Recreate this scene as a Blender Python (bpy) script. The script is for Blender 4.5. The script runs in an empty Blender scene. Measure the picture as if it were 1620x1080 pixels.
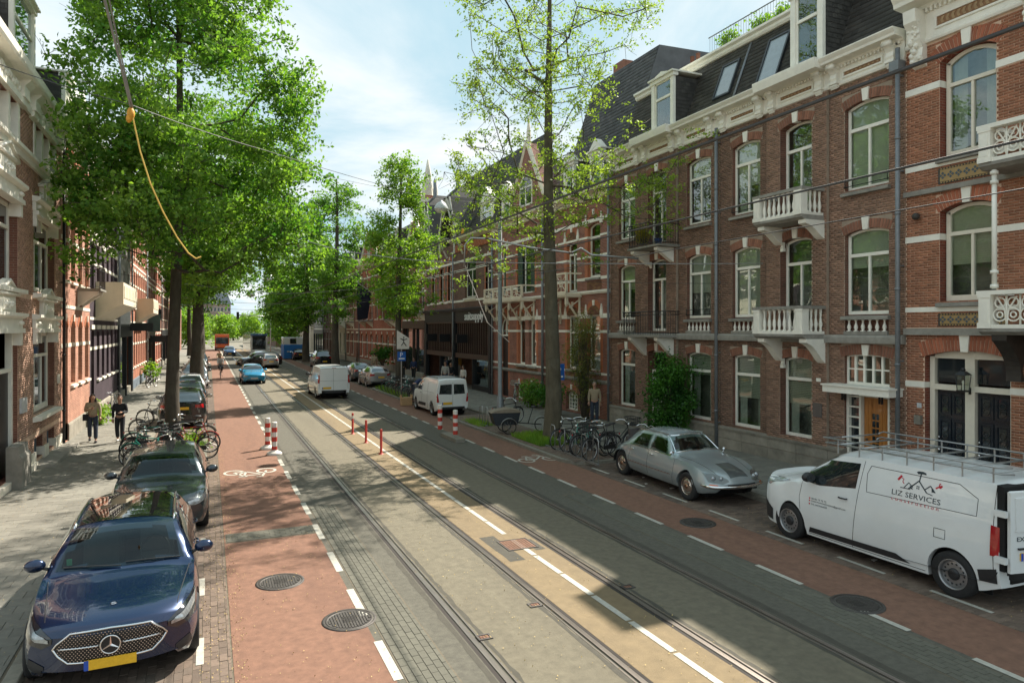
import bpy,math,random
import numpy as np
from mathutils import Vector,Matrix,noise as mnoise
from mathutils.bvhtree import BVHTree
R=math.radians
rnd=random.Random(7)
sc=bpy.context.scene
COL=sc.collection
# ------------------------------------------------------------------ camera
TH=math.atan(480/1090.0)
EYE=4.13
cd=bpy.data.cameras.new('camera');cam=bpy.data.objects.new('camera',cd);COL.objects.link(cam)
cam.location=(0,0,EYE);cam.rotation_euler=(R(90),0,-TH)
cd.lens=36*1090/1620.0;cd.shift_y=-20/1620.0;cd.clip_start=0.05;cd.clip_end=6000
sc.camera=cam
# ------------------------------------------------------------------ sun and sky
SUN_EL=48.5
SUN_DIR=Vector((0.86,0.51,0)).normalized()
ld=bpy.data.lights.new('sun','SUN');ld.energy=3.5;ld.angle=R(0.55);ld.color=(1.0,0.93,0.82)
lo=bpy.data.objects.new('sun',ld);COL.objects.link(lo);lo.location=(60,40,90)
_sv=Vector((SUN_DIR.x*math.cos(R(SUN_EL)),SUN_DIR.y*math.cos(R(SUN_EL)),math.sin(R(SUN_EL))))
lo.rotation_euler=_sv.to_track_quat('Z','Y').to_euler()
wd=bpy.data.worlds.new('World');sc.world=wd;wd.use_nodes=True
nt=wd.node_tree;nt.nodes.clear();N=nt.nodes.new;LK=nt.links.new
out=N('ShaderNodeOutputWorld');bg=N('ShaderNodeBackground');bg.inputs[1].default_value=0.15
sky=N('ShaderNodeTexSky');sky.sky_type='NISHITA';sky.sun_disc=False
sky.sun_elevation=R(SUN_EL);sky.sun_rotation=math.atan2(SUN_DIR.x,SUN_DIR.y)
sky.altitude=0;sky.air_density=1.0;sky.dust_density=0.5;sky.ozone_density=1.2
tc=N('ShaderNodeTexCoord');sep=N('ShaderNodeSeparateXYZ');LK(tc.outputs['Generated'],sep.inputs[0])
mx=N('ShaderNodeMath');mx.operation='MAXIMUM';mx.inputs[1].default_value=0.03;LK(sep.outputs[2],mx.inputs[0])
ad=N('ShaderNodeMath');ad.operation='ADD';ad.inputs[1].default_value=0.12;LK(mx.outputs[0],ad.inputs[0])
dx=N('ShaderNodeMath');dx.operation='DIVIDE';LK(sep.outputs[0],dx.inputs[0]);LK(ad.outputs[0],dx.inputs[1])
dy=N('ShaderNodeMath');dy.operation='DIVIDE';LK(sep.outputs[1],dy.inputs[0]);LK(ad.outputs[0],dy.inputs[1])
cb=N('ShaderNodeCombineXYZ');LK(dx.outputs[0],cb.inputs[0]);LK(dy.outputs[0],cb.inputs[1]);cb.inputs[2].default_value=3.4
nz=N('ShaderNodeTexNoise');nz.inputs['Scale'].default_value=0.75;nz.inputs['Detail'].default_value=9;nz.inputs['Roughness'].default_value=0.58
nz.inputs['Distortion'].default_value=0.35;LK(cb.outputs[0],nz.inputs['Vector'])
cr=N('ShaderNodeValToRGB');cr.color_ramp.elements[0].position=0.36;cr.color_ramp.elements[1].position=0.62
cr.color_ramp.interpolation='EASE';LK(nz.outputs[0],cr.inputs[0])
mf=N('ShaderNodeMath');mf.operation='MULTIPLY';mf.inputs[1].default_value=0.9;LK(cr.outputs[0],mf.inputs[0])
hs=N('ShaderNodeHueSaturation');hs.inputs['Saturation'].default_value=0.62;hs.inputs['Value'].default_value=1.0;hs.inputs['Hue'].default_value=0.487;LK(sky.outputs[0],hs.inputs['Color'])
mixc=N('ShaderNodeMixRGB');mixc.inputs[2].default_value=(2.35,2.42,2.42,1)
LK(mf.outputs[0],mixc.inputs[0]);vmn=N('ShaderNodeVectorMath');vmn.operation='MINIMUM';vmn.inputs[1].default_value=(1.20,1.72,1.98);LK(hs.outputs[0],vmn.inputs[0]);LK(vmn.outputs[0],mixc.inputs[1]);LK(mixc.outputs[0],bg.inputs[0]);LK(bg.outputs[0],out.inputs[0])
sc.view_settings.view_transform='Standard';sc.view_settings.look='None';sc.view_settings.gamma=1
sc.view_settings.use_curve_mapping=False;sc.view_settings.exposure=1.62
# ------------------------------------------------------------------ materials
MATS={}
def srgb(h):
 h=h.lstrip('#');v=[int(h[i:i+2],16)/255 for i in(0,2,4)]
 return tuple(x/12.92 if x<=.04045 else((x+.055)/1.055)**2.4 for x in v)
def mat(name,col,rough=.7,metal=0,var=.12,vscale=6,bump=0,bscale=60,isl=0,coat=0,emit=0,spec=.5,dirt=0,stretch=None,col2=None,ds=None):
 """procedural principled material: colour varied by noise and (isl) per loose piece, optional bump"""
 if name in MATS:return MATS[name]
 if isinstance(col,str):col=srgb(col)
 m=bpy.data.materials.new(name);m.use_nodes=True;t=m.node_tree;n=t.nodes;l=t.links
 b=n['Principled BSDF'];b.inputs['Roughness'].default_value=rough;b.inputs['Metallic'].default_value=metal
 b.inputs['Specular IOR Level'].default_value=spec
 if coat:b.inputs['Coat Weight'].default_value=coat;b.inputs['Coat Roughness'].default_value=.03
 tcx=n.new('ShaderNodeTexCoord');src=tcx.outputs['Object']
 if stretch:
  mp=n.new('ShaderNodeMapping');mp.inputs['Scale'].default_value=stretch;l.new(src,mp.inputs[0]);src=mp.outputs[0]
 a=n.new('ShaderNodeTexNoise');a.inputs['Scale'].default_value=vscale;a.inputs['Detail'].default_value=6;a.inputs['Roughness'].default_value=.65;l.new(src,a.inputs['Vector'])
 mr=n.new('ShaderNodeMapRange');mr.inputs[1].default_value=.3;mr.inputs[2].default_value=.7
 mr.inputs[3].default_value=1-var;mr.inputs[4].default_value=1+var;l.new(a.outputs[0],mr.inputs[0])
 f=mr.outputs[0]
 if isl:
  g=n.new('ShaderNodeNewGeometry');m2=n.new('ShaderNodeMapRange');m2.inputs[3].default_value=1-isl;m2.inputs[4].default_value=1+isl*.8
  l.new(g.outputs['Random Per Island'],m2.inputs[0])
  oi=n.new('ShaderNodeObjectInfo');m4=n.new('ShaderNodeMapRange');m4.inputs[3].default_value=1-isl*.7;m4.inputs[4].default_value=1+isl*.7
  l.new(oi.outputs['Random'],m4.inputs[0])
  m3=n.new('ShaderNodeMath');m3.operation='MULTIPLY';l.new(f,m3.inputs[0]);l.new(m2.outputs[0],m3.inputs[1]);f=m3.outputs[0]
  m5=n.new('ShaderNodeMath');m5.operation='MULTIPLY';l.new(f,m5.inputs[0]);l.new(m4.outputs[0],m5.inputs[1]);f=m5.outputs[0]
 vm=n.new('ShaderNodeVectorMath');vm.operation='SCALE';vm.inputs[0].default_value=col;l.new(f,vm.inputs['Scale'])
 c=vm.outputs[0]
 if dirt or col2:
  d=n.new('ShaderNodeTexNoise');d.inputs['Scale'].default_value=vscale*.17;d.inputs['Detail'].default_value=8;d.inputs['Roughness'].default_value=.7;dv=tcx.outputs['Object']
  if ds:mq=n.new('ShaderNodeMapping');mq.inputs['Scale'].default_value=ds;l.new(dv,mq.inputs[0]);dv=mq.outputs[0]
  l.new(dv,d.inputs['Vector'])
  dr=n.new('ShaderNodeMapRange');dr.inputs[1].default_value=.5;dr.inputs[2].default_value=.72;dr.inputs[4].default_value=dirt or .6;l.new(d.outputs[0],dr.inputs[0])
  mm=n.new('ShaderNodeMixRGB');c2=col2 if col2 else tuple(x*.45 for x in col)
  if isinstance(c2,str):c2=srgb(c2)
  mm.inputs[2].default_value=(*c2,1);l.new(dr.outputs[0],mm.inputs[0]);l.new(c,mm.inputs[1]);c=mm.outputs[0]
 l.new(c,b.inputs['Base Color'])
 if bump:
  bn=n.new('ShaderNodeTexNoise');bn.inputs['Scale'].default_value=bscale;bn.inputs['Detail'].default_value=4;l.new(src,bn.inputs['Vector'])
  bp=n.new('ShaderNodeBump');bp.inputs['Strength'].default_value=bump;bp.inputs['Distance'].default_value=.01
  l.new(bn.outputs[0],bp.inputs['Height']);l.new(bp.outputs[0],b.inputs['Normal'])
 if emit:
  b.inputs['Emission Strength'].default_value=emit;l.new(c,b.inputs['Emission Color'])
 MATS[name]=m;return m
def brickmat(name,c1,c2,mortar,bw=.22,bh=.065,ms=.006):
 """brick courses for walls too far away to tell the bricks apart; u runs along the wall, v is up"""
 if name in MATS:return MATS[name]
 m=bpy.data.materials.new(name);m.use_nodes=True;t=m.node_tree;n=t.nodes;l=t.links;b=n['Principled BSDF']
 b.inputs['Roughness'].default_value=.85
 tcx=n.new('ShaderNodeTexCoord');s=n.new('ShaderNodeSeparateXYZ');l.new(tcx.outputs['Object'],s.inputs[0])
 su=n.new('ShaderNodeMath');su.operation='ADD';l.new(s.outputs[0],su.inputs[0]);l.new(s.outputs[1],su.inputs[1])
 c=n.new('ShaderNodeCombineXYZ');l.new(su.outputs[0],c.inputs[0]);l.new(s.outputs[2],c.inputs[1])
 k=n.new('ShaderNodeTexBrick');l.new(c.outputs[0],k.inputs['Vector']);k.inputs['Scale'].default_value=1
 k.inputs['Brick Width'].default_value=bw;k.inputs['Row Height'].default_value=bh;k.inputs['Mortar Size'].default_value=ms
 k.inputs['Color1'].default_value=(*srgb(c1),1);k.inputs['Color2'].default_value=(*srgb(c2),1);k.inputs['Mortar'].default_value=(*srgb(mortar),1)
 k.inputs['Bias'].default_value=0;k.inputs['Mortar Smooth'].default_value=.2
 a=n.new('ShaderNodeTexNoise');a.inputs['Scale'].default_value=1.3;a.inputs['Detail'].default_value=7;a.inputs['Roughness'].default_value=.7;l.new(tcx.outputs['Object'],a.inputs['Vector'])
 mr=n.new('ShaderNodeMapRange');mr.inputs[1].default_value=.3;mr.inputs[2].default_value=.7;mr.inputs[3].default_value=.68;mr.inputs[4].default_value=1.25;l.new(a.outputs[0],mr.inputs[0])
 vm=n.new('ShaderNodeVectorMath');vm.operation='SCALE';l.new(k.outputs['Color'],vm.inputs[0]);l.new(mr.outputs[0],vm.inputs['Scale']);l.new(vm.outputs[0],b.inputs['Base Color'])
 bp=n.new('ShaderNodeBump');bp.inputs['Strength'].default_value=.5;bp.inputs['Distance'].default_value=.008;bp.invert=True;l.new(k.outputs['Fac'],bp.inputs['Height']);l.new(bp.outputs[0],b.inputs['Normal'])
 MATS[name]=m;return m
def glassmat(name,tint=(.86,.90,.86),ior=1.95,wob=.006,wscale=.9):
 if name in MATS:return MATS[name]
 m=bpy.data.materials.new(name);m.use_nodes=True;t=m.node_tree;n=t.nodes;l=t.links;n.clear()
 o=n.new('ShaderNodeOutputMaterial');mix=n.new('ShaderNodeMixShader');tr=n.new('ShaderNodeBsdfTransparent');tr.inputs[0].default_value=(*tint,1)
 g=n.new('ShaderNodeBsdfGlossy');g.inputs['Roughness'].default_value=.015;g.inputs[0].default_value=(.84,.90,.93,1)
 lw=n.new('ShaderNodeLayerWeight');lw.inputs[0].default_value=.5;pw=n.new('ShaderNodeMath');pw.operation='POWER';pw.inputs[1].default_value=3.5;l.new(lw.outputs['Facing'],pw.inputs[0]);f0=((ior-1)/(ior+1))**2
 fr=n.new('ShaderNodeMath');fr.operation='MULTIPLY_ADD';fr.inputs[1].default_value=1-f0;fr.inputs[2].default_value=f0;l.new(pw.outputs[0],fr.inputs[0])
 tcx=n.new('ShaderNodeTexCoord');a=n.new('ShaderNodeTexNoise');a.inputs['Scale'].default_value=wscale;a.inputs['Detail'].default_value=2;l.new(tcx.outputs['Object'],a.inputs['Vector'])
 bp=n.new('ShaderNodeBump');bp.inputs['Strength'].default_value=1;bp.inputs['Distance'].default_value=wob;l.new(a.outputs[0],bp.inputs['Height'])
 l.new(bp.outputs[0],g.inputs['Normal']);l.new(fr.outputs[0],mix.inputs[0]);l.new(tr.outputs[0],mix.inputs[1]);l.new(g.outputs[0],mix.inputs[2]);l.new(mix.outputs[0],o.inputs[0])
 MATS[name]=m;return m
def leafmat(name,c1,c2,trans=.45):
 if name in MATS:return MATS[name]
 m=bpy.data.materials.new(name);m.use_nodes=True;t=m.node_tree;n=t.nodes;l=t.links;n.clear()
 o=n.new('ShaderNodeOutputMaterial');mix=n.new('ShaderNodeMixShader');mix.inputs[0].default_value=trans
 d=n.new('ShaderNodeBsdfPrincipled');d.inputs['Roughness'].default_value=.55;d.inputs['Specular IOR Level'].default_value=.35;tl=n.new('ShaderNodeBsdfTranslucent')
 g=n.new('ShaderNodeNewGeometry');a=n.new('ShaderNodeTexNoise');a.inputs['Scale'].default_value=.8;a.inputs['Detail'].default_value=3
 tcx=n.new('ShaderNodeTexCoord');l.new(tcx.outputs['Object'],a.inputs['Vector'])
 ad=n.new('ShaderNodeMath');ad.operation='MULTIPLY_ADD';ad.inputs[1].default_value=.55;l.new(g.outputs['Random Per Island'],ad.inputs[0])
 sb=n.new('ShaderNodeMath');sb.operation='MULTIPLY_ADD';sb.inputs[1].default_value=2.2;sb.inputs[2].default_value=-.85;l.new(a.outputs[0],sb.inputs[0]);l.new(sb.outputs[0],ad.inputs[2])
 mc=n.new('ShaderNodeMixRGB');mc.use_clamp=True;mc.inputs[1].default_value=(*srgb(c1),1);mc.inputs[2].default_value=(*srgb(c2),1);l.new(ad.outputs[0],mc.inputs[0])
 l.new(mc.outputs[0],d.inputs['Base Color'])
 v=n.new('ShaderNodeMixRGB');v.blend_type='MULTIPLY';v.inputs[0].default_value=1;v.inputs[2].default_value=(1.15,1.25,.45,1);l.new(mc.outputs[0],v.inputs[1]);l.new(v.outputs[0],tl.inputs[0])
 l.new(d.outputs[0],mix.inputs[1]);l.new(tl.outputs[0],mix.inputs[2]);l.new(mix.outputs[0],o.inputs[0])
 MATS[name]=m;return m
 # ------------------------------------------------------------------ mesh building
class MB:
 """collects geometry for ONE mesh object"""
 def __init__(s):s.v=[];s.f=[];s.m=[];s.k=0;s.sm=[];s.smooth=False
 def add(s,vs,fs):
  b=len(s.v);s.v.extend(tuple(p)for p in vs)
  for q in fs:s.f.append(tuple(b+i for i in q));s.m.append(s.k);s.sm.append(s.smooth)
  return s
 def box(s,x0,x1,y0,y1,z0,z1):
  return s.add([(x0,y0,z0),(x1,y0,z0),(x1,y1,z0),(x0,y1,z0),(x0,y0,z1),(x1,y0,z1),(x1,y1,z1),(x0,y1,z1)],[(0,3,2,1),(4,5,6,7),(0,1,5,4),(1,2,6,5),(2,3,7,6),(3,0,4,7)])
 def bev(s,x0,x1,y0,y1,z0,z1,b=.01):
  """box with its upper edges chamfered"""
  return s.add([(x0,y0,z0),(x1,y0,z0),(x1,y1,z0),(x0,y1,z0),(x0,y0,z1-b),(x1,y0,z1-b),(x1,y1,z1-b),(x0,y1,z1-b),(x0+b,y0+b,z1),(x1-b,y0+b,z1),(x1-b,y1-b,z1),(x0+b,y1-b,z1)],[(0,1,5,4),(1,2,6,5),(2,3,7,6),(3,0,4,7),(4,5,9,8),(5,6,10,9),(6,7,11,10),(7,4,8,11),(8,9,10,11)])
 def prism(s,poly,axis,a,b):
  """extrude a 2D polygon along axis (0,1,2) between a and b"""
  n=len(poly)
  def P(p,t):
   return((t,p[0],p[1]),(p[0],t,p[1]),(p[0],p[1],t))[axis]
  return s.add([P(p,a)for p in poly]+[P(p,b)for p in poly],[tuple(range(n-1,-1,-1)),tuple(range(n,2*n))]+[(i,(i+1)%n,n+(i+1)%n,n+i)for i in range(n)])
 def tube(s,pts,r,n=8,cap=True,closed=False):
  pts=[Vector(p)for p in pts];m=len(pts);rs=r if isinstance(r,(list,tuple))else[r]*m
  vs=[];up=None
  for i,p in enumerate(pts):
   if closed:d=pts[(i+1)%m]-pts[i-1]
   else:d=pts[min(i+1,m-1)]-pts[max(i-1,0)]
   d=d.normalized()if d.length>1e-9 else Vector((0,0,1))
   if up is None:up=Vector((0,0,1))if abs(d.z)<.9 else Vector((1,0,0))
   a=d.cross(up)
   if a.length<1e-6:a=d.cross(Vector((0,1,0)))
   a.normalize();bb=a.cross(d);up=bb
   for k in range(n):
    t=2*math.pi*k/n;vs.append(p+a*math.cos(t)*rs[i]+bb*math.sin(t)*rs[i])
  fs=[]
  for i in range(m if closed else m-1):
   j=(i+1)%m
   for k in range(n):k2=(k+1)%n;fs.append((i*n+k,i*n+k2,j*n+k2,j*n+k))
  if cap and not closed:fs+=[tuple(range(n-1,-1,-1)),tuple((m-1)*n+k for k in range(n))]
  o=s.smooth;s.smooth=n>5;s.add(vs,fs);s.smooth=o;return s
 def lathe(s,prof,c=(0,0,0),n=16,axis='z',a0=0,a1=2*math.pi):
  full=abs(a1-a0-2*math.pi)<1e-6;m=n if full else n+1;vs=[]
  for r_,h in prof:
   for k in range(m):
    t=a0+(a1-a0)*k/n;x=r_*math.cos(t);y=r_*math.sin(t)
    q=(x,y,h)if axis=='z' else((x,h,y)if axis=='y' else(h,x,y))
    vs.append((c[0]+q[0],c[1]+q[1],c[2]+q[2]))
  fs=[]
  for i in range(len(prof)-1):
   for k in range(n):k2=(k+1)%m;fs.append((i*m+k,i*m+k2,(i+1)*m+k2,(i+1)*m+k))
  o=s.smooth;s.smooth=True;s.add(vs,fs);s.smooth=o
  return s
 def ball(s,c,r,nu=10,nv=7):
  rx,ry,rz=r if isinstance(r,(tuple,list))else(r,r,r)
  vs=[];fs=[]
  for i in range(nv+1):
   t=math.pi*i/nv
   for k in range(nu):
    p=2*math.pi*k/nu;vs.append((c[0]+rx*math.sin(t)*math.cos(p),c[1]+ry*math.sin(t)*math.sin(p),c[2]+rz*math.cos(t)))
  for i in range(nv):
   for k in range(nu):k2=(k+1)%nu;fs.append((i*nu+k,(i+1)*nu+k,(i+1)*nu+k2,i*nu+k2))
  o=s.smooth;s.smooth=True;s.add(vs,fs);s.smooth=o
  return s
 def xf(s,M,i0=0):
  for i in range(i0,len(s.v)):s.v[i]=tuple(M@Vector(s.v[i]))
  return s
 def build(s,name,m,parent=None,loc=None,kind=None,label=None):
  me=bpy.data.meshes.new(name);me.from_pydata(s.v,[],s.f)
  ms=m if isinstance(m,(list,tuple))else[m]
  for x in ms:me.materials.append(x)
  if len(ms)>1:me.polygons.foreach_set('material_index',s.m)
  if any(s.sm):me.polygons.foreach_set('use_smooth',s.sm)
  me.update()
  return link(name,me,parent,loc,kind,label)
def link(name,me,parent=None,loc=None,kind=None,label=None):
 o=bpy.data.objects.new(name,me);COL.objects.link(o);o.parent=parent
 if loc:o.location=loc
 if kind:o['kind']=kind
 if label:o['label']=label
 return o
def npmesh(name,V,Fq,m,smooth=False):
 """V (n,3), Fq (k,4) quads"""
 me=bpy.data.meshes.new(name);V=np.asarray(V,np.float32);Fq=np.asarray(Fq,np.int32);k,w=Fq.shape
 me.vertices.add(len(V));me.vertices.foreach_set('co',V.ravel())
 me.loops.add(k*w);me.loops.foreach_set('vertex_index',Fq.ravel())
 me.polygons.add(k);me.polygons.foreach_set('loop_start',np.arange(k,dtype=np.int32)*w)
 try:me.polygons.foreach_set('loop_total',np.full(k,w,np.int32))
 except Exception:pass
 for x in(m if isinstance(m,(list,tuple))else[m]):me.materials.append(x)
 if smooth:me.polygons.foreach_set('use_smooth',np.ones(k,bool))
 me.update(calc_edges=True);me.validate();return me
def tag(o,label,cat,group=None):
 o['label']=label;o['category']=cat
 if group:o['group']=group
 return o
def thing(name,label,cat,loc=(0,0,0),rz=0,group=None):
 o=bpy.data.objects.new(name,None);COL.objects.link(o);o.location=loc;o.rotation_euler=(0,0,rz);o.empty_display_size=.3
 return tag(o,label,cat,group)
def copy_tree(o,parent=None,swap=None,skip=()):
 c=o.copy();COL.objects.link(c);c.parent=parent
 if swap and o.type=='MESH' and o.data.materials and o.data.materials[0]in swap:
  key=(o.data.name,swap[o.data.materials[0]].name)
  if key not in SWAPPED:
   d=o.data.copy();d.materials[0]=swap[o.data.materials[0]];SWAPPED[key]=d
  c.data=SWAPPED[key]
 for ch in list(KIDS(o)):
  if ch.name.split('.')[0]not in skip:copy_tree(ch,c,swap,skip)
 return c
SWAPPED={}
def KIDS(o):return o.children
def text_mb(s,size,depth=.004,font_scale=(1,1),bold=0):
 """text as an extruded mesh in local XZ (facing -Y), left aligned at x=0"""
 cu=bpy.data.curves.new('txt','FONT');cu.body=s;cu.size=size;cu.extrude=depth;cu.resolution_u=2;cu.offset=bold
 o=bpy.data.objects.new('txt',cu);COL.objects.link(o)
 dg=bpy.context.evaluated_depsgraph_get();me=bpy.data.meshes.new_from_object(o.evaluated_get(dg))
 mb=MB();mb.add([(v.co.x*font_scale[0],-v.co.z,v.co.y*font_scale[1])for v in me.vertices],[tuple(p.vertices)for p in me.polygons])
 bpy.data.objects.remove(o);bpy.data.curves.remove(cu);bpy.data.meshes.remove(me);return mb
white=mat('white_paint',(.84,.81,.71),.45,var=.07,vscale=3,bump=.1,bscale=25,dirt=.25)
cream=mat('cream_paint',(.76,.68,.53),.5,var=.06,vscale=3,dirt=.2)
stone_w=mat('white_stone',(.74,.69,.58),.8,var=.12,vscale=5,bump=.3,bscale=30,dirt=.3)
stone_g=mat('grey_stone',(.27,.255,.22),.85,var=.2,vscale=5,bump=.4,bscale=40,isl=.12,dirt=.4)
black=mat('black_paint',(.012,.012,.013),.4,var=.1)
dark_room=mat('dark_interior',(.30,.28,.24),.9,var=.4,vscale=2)
zinc=mat('zinc',(.20,.215,.225),.5,metal=.3,var=.15,vscale=9)
iron=mat('cast_iron',(.07,.062,.055),.6,metal=.4,var=.3,vscale=14,bump=.3,bscale=80)
steel=mat('galvanised_steel',(.38,.38,.37),.4,metal=.8,var=.15)
chrome=mat('chrome',(.75,.75,.75),.08,metal=1,var=.02)
rubber=mat('tyre_rubber',(.016,.016,.016),.8,var=.2,vscale=20,bump=.2)
plasticb=mat('black_plastic',(.022,.022,.023),.5,var=.1)
glass=glassmat('window_glass')
glass_dark=mat('dark_glass',(.02,.025,.028),.04,var=.3,vscale=1.5,spec=1.0)
# ------------------------------------------------------------------ ground, road, pavements
def sheet(name,m,x0,x1,y0,y1,z,parent=None,kind='structure',step=None):
 mb=MB();nx=1;ny=1
 mb.add([(x0,y0,z),(x1,y0,z),(x1,y1,z),(x0,y1,z)],[(0,1,2,3)])
 return mb.build(name,m,parent,kind=kind if parent is None else None)
red_asph=mat('red_asphalt',(.185,.094,.060),.9,var=.24,vscale=7,bump=.5,bscale=220,dirt=.75,col2=(.12,.06,.04),ds=(1,.12,1))
grey_asph=mat('grey_asphalt',(.098,.091,.070),.92,var=.25,vscale=10,bump=.6,bscale=240,dirt=.7,col2=(.085,.075,.055),ds=(1,.1,1))
beige_asph=mat('beige_asphalt',(.140,.122,.084),.92,var=.22,vscale=7,bump=.5,bscale=240,dirt=.7,col2=(.10,.085,.058),ds=(1,.07,1))
sand_asph=mat('sandy_asphalt',(.188,.138,.075),.92,var=.15,vscale=5,bump=.5,bscale=240,dirt=.7,col2=(.13,.10,.062),ds=(1,.06,1))
joint=mat('joint_sand',(.12,.10,.07),.95,var=.3,vscale=20)
ground_m=mat('ground_earth',(.14,.13,.10),.95,var=.2,vscale=.4)
paint=mat('road_paint',(.42,.40,.34),.8,var=.18,vscale=16,bump=.2,bscale=90,dirt=.75,col2=(.33,.31,.26))
tile_m=mat('paving_tile',(.17,.162,.135),.88,var=.15,vscale=7,bump=.3,bscale=120,isl=.16,dirt=.3)
klink_m=mat('clay_paver',(.14,.10,.074),.88,var=.2,vscale=12,bump=.3,bscale=120,isl=.3,dirt=.5,col2=(.13,.125,.105))
klink_g=mat('grey_paver',(.105,.10,.076),.9,var=.15,vscale=12,bump=.3,bscale=120,isl=.13)
kerb_m=mat('kerb_stone',(.21,.195,.155),.85,var=.2,vscale=8,bump=.4,bscale=60,isl=.12,dirt=.4)
rail_m=mat('rail_steel',(.30,.26,.23),.32,metal=.8,var=.25,vscale=9,stretch=(1,.1,1))
rust=mat('rail_groove',(.03,.024,.02),.9)
sheet('ground',ground_m,-2500,2500,-1500,4000,-.10)
Y0,Y1=-14,150
road=MB();road.box(.28,10.15,Y0,Y1,-.3,-.012);road=road.build('road_base',grey_asph,kind='structure')
sheet('bike_lane',red_asph,.28,2.02,Y0,Y1,0)
sheet('bike_lane',red_asph,8.80,10.15,Y0,Y1,0)
sheet('road',grey_asph,2.02,3.12,Y0,Y1,-.001);sheet('road',grey_asph,7.46,8.80,Y0,Y1,-.001)
sheet('tram_track_bed',beige_asph,3.32,4.56,Y0,Y1,-.001);sheet('tram_track_bed',beige_asph,6.07,7.31,Y0,Y1,-.001)
sheet('tram_track_bed',sand_asph,4.76,5.87,Y0,Y1,-.001)
# grooved rails: head, groove, lip
for x,sg in((3.22,1),(4.66,-1),(5.97,1),(7.41,-1)):
 mb=MB();mb.box(x-.035,x+.035,Y0,Y1,-.06,.006)
 g=x+sg*.055;mb.k=1;mb.box(min(x+sg*.035,x+sg*.075),max(x+sg*.035,x+sg*.075),Y0,Y1,-.06,-.022)
 mb.k=0;mb.box(min(x+sg*.075,x+sg*.098),max(x+sg*.075,x+sg*.098),Y0,Y1,-.06,.003)
 mb.k=2;mb.box(x-.10,x-.035 if sg>0 else x-.098,Y0,Y1,-.06,-.004);mb.box(x+.098 if sg>0 else x+.035,x+.10,Y0,Y1,-.06,-.004)
 mb.build('tram_rail',[rail_m,rust,rust],kind='structure')
 # pavement bodies
for nm,xs in(('pavement',(-4.9,-2.2)),):
 mb=MB();mb.box(-5.3,-2.17,Y0,77,-.2,.088);pavL=mb.build('pavement',joint,kind='structure')
mb=MB();mb.box(-2.0,.28,Y0,77,-.2,-.006);parkL=mb.build('parking_strip',joint,kind='structure')
mb=MB();mb.box(12.27,16.6,Y0,77,-.2,.088);pavR=mb.build('pavement',joint,kind='structure')
mb=MB();mb.box(10.15,12.10,Y0,77,-.2,-.006);parkR=mb.build('parking_strip',joint,kind='structure')
rk=random.Random(3)
def lay(parent,m,x0,x1,y0,y1,z,wx,wy,name,gap=.006,hgt=.02,single=0,sortkey=None,bond='x',zvar=.003,clip=None):
 """lay pavers; the nearest `single` ones are objects of their own, the rest one stuff mesh"""
 cells=[];ny=int(round((y1-y0)/wy));nx=int(math.ceil((x1-x0)/wx))
 for j in range(ny):
  for i in range(-1,nx+1):
   off=(.5*wx if(j%2 and bond=='x')else 0);xa=x0+i*wx+off;xb=xa+wx;xa=max(xa,x0);xb=min(xb,x1)
   if xb-xa<.03:continue
   ya=y0+j*wy;yb=ya+wy
   if bond=='y' and i%2:ya+=wy/2;yb+=wy/2
   if clip and not clip((xa+xb)/2,(ya+yb)/2):continue
   cells.append((xa,xb,ya,yb))
 if sortkey:cells.sort(key=sortkey)
 bulk=MB();cache={}
 for q,(xa,xb,ya,yb)in enumerate(cells):
  dz=rk.uniform(-zvar,zvar)
  if q<single:
   w=round(xb-xa,3);d=round(yb-ya,3)
   if(w,d)not in cache:
    t=MB();t.bev(gap/2,w-gap/2,gap/2,d-gap/2,-hgt,0,.003);o=t.build(name,m,parent,loc=(xa,ya,z+dz));cache[(w,d)]=o.data
   else:link(name,cache[(w,d)],parent,(xa,ya,z+dz))
  else:
   zt=z+dz;bulk.add([(xa+gap/2,ya+gap/2,zt),(xb-gap/2,ya+gap/2,zt),(xb-gap/2,yb-gap/2,zt),(xa+gap/2,yb-gap/2,zt),(xa+gap/2,ya+gap/2,zt-hgt),(xb-gap/2,ya+gap/2,zt-hgt),(xb-gap/2,yb-gap/2,zt-hgt),(xa+gap/2,yb-gap/2,zt-hgt)],[(0,1,2,3),(4,5,1,0),(5,6,2,1),(6,7,3,2),(7,4,0,3)])
 if bulk.v:bulk.build(name,m,parent,kind='stuff')
lay(pavL,tile_m,-4.65,-2.2,7.0,75,.10,.30,.30,'paving_tile',single=300,sortkey=lambda c:abs(c[2]-9)if c[2]>=9 else 99-c[2])
lay(parkL,klink_m,-1.98,.26,7.0,60,0,.1,.2,'clay_paver',single=300,bond='y',sortkey=lambda c:(c[0]<-.12)*100+abs(c[2]-8.2))
lay(pavR,tile_m,12.29,16.05,4.0,62,.10,.30,.30,'paving_tile',single=300,sortkey=lambda c:abs(c[2]-13))
lay(parkR,klink_m,10.17,12.08,3.0,46,0,.2,.1,'clay_paver',single=300,sortkey=lambda c:(c[0]>10.7)*50+abs(c[2]-9),clip=lambda x,y:not(18.3<y<30.2 and x>10.2))
rs=MB();rs.box(2.12,2.72,6.0,16.5,-.05,.0015);rs=rs.build('paver_strip',joint,kind='structure')
lay(rs,klink_g,2.14,2.70,6.05,16.4,.009,.1,.2,'grey_paver',single=300,bond='y',zvar=.0015,hgt=.008,sortkey=lambda c:c[2])
rs=MB();rs.box(8.05,8.70,3.0,15.2,-.05,.0015);rs=rs.build('paver_strip',joint,kind='structure')
lay(rs,klink_g,8.07,8.68,3.05,15.1,.009,.1,.2,'grey_paver',single=300,bond='y',zvar=.0015,hgt=.008,sortkey=lambda c:abs(c[2]-9))
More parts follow.
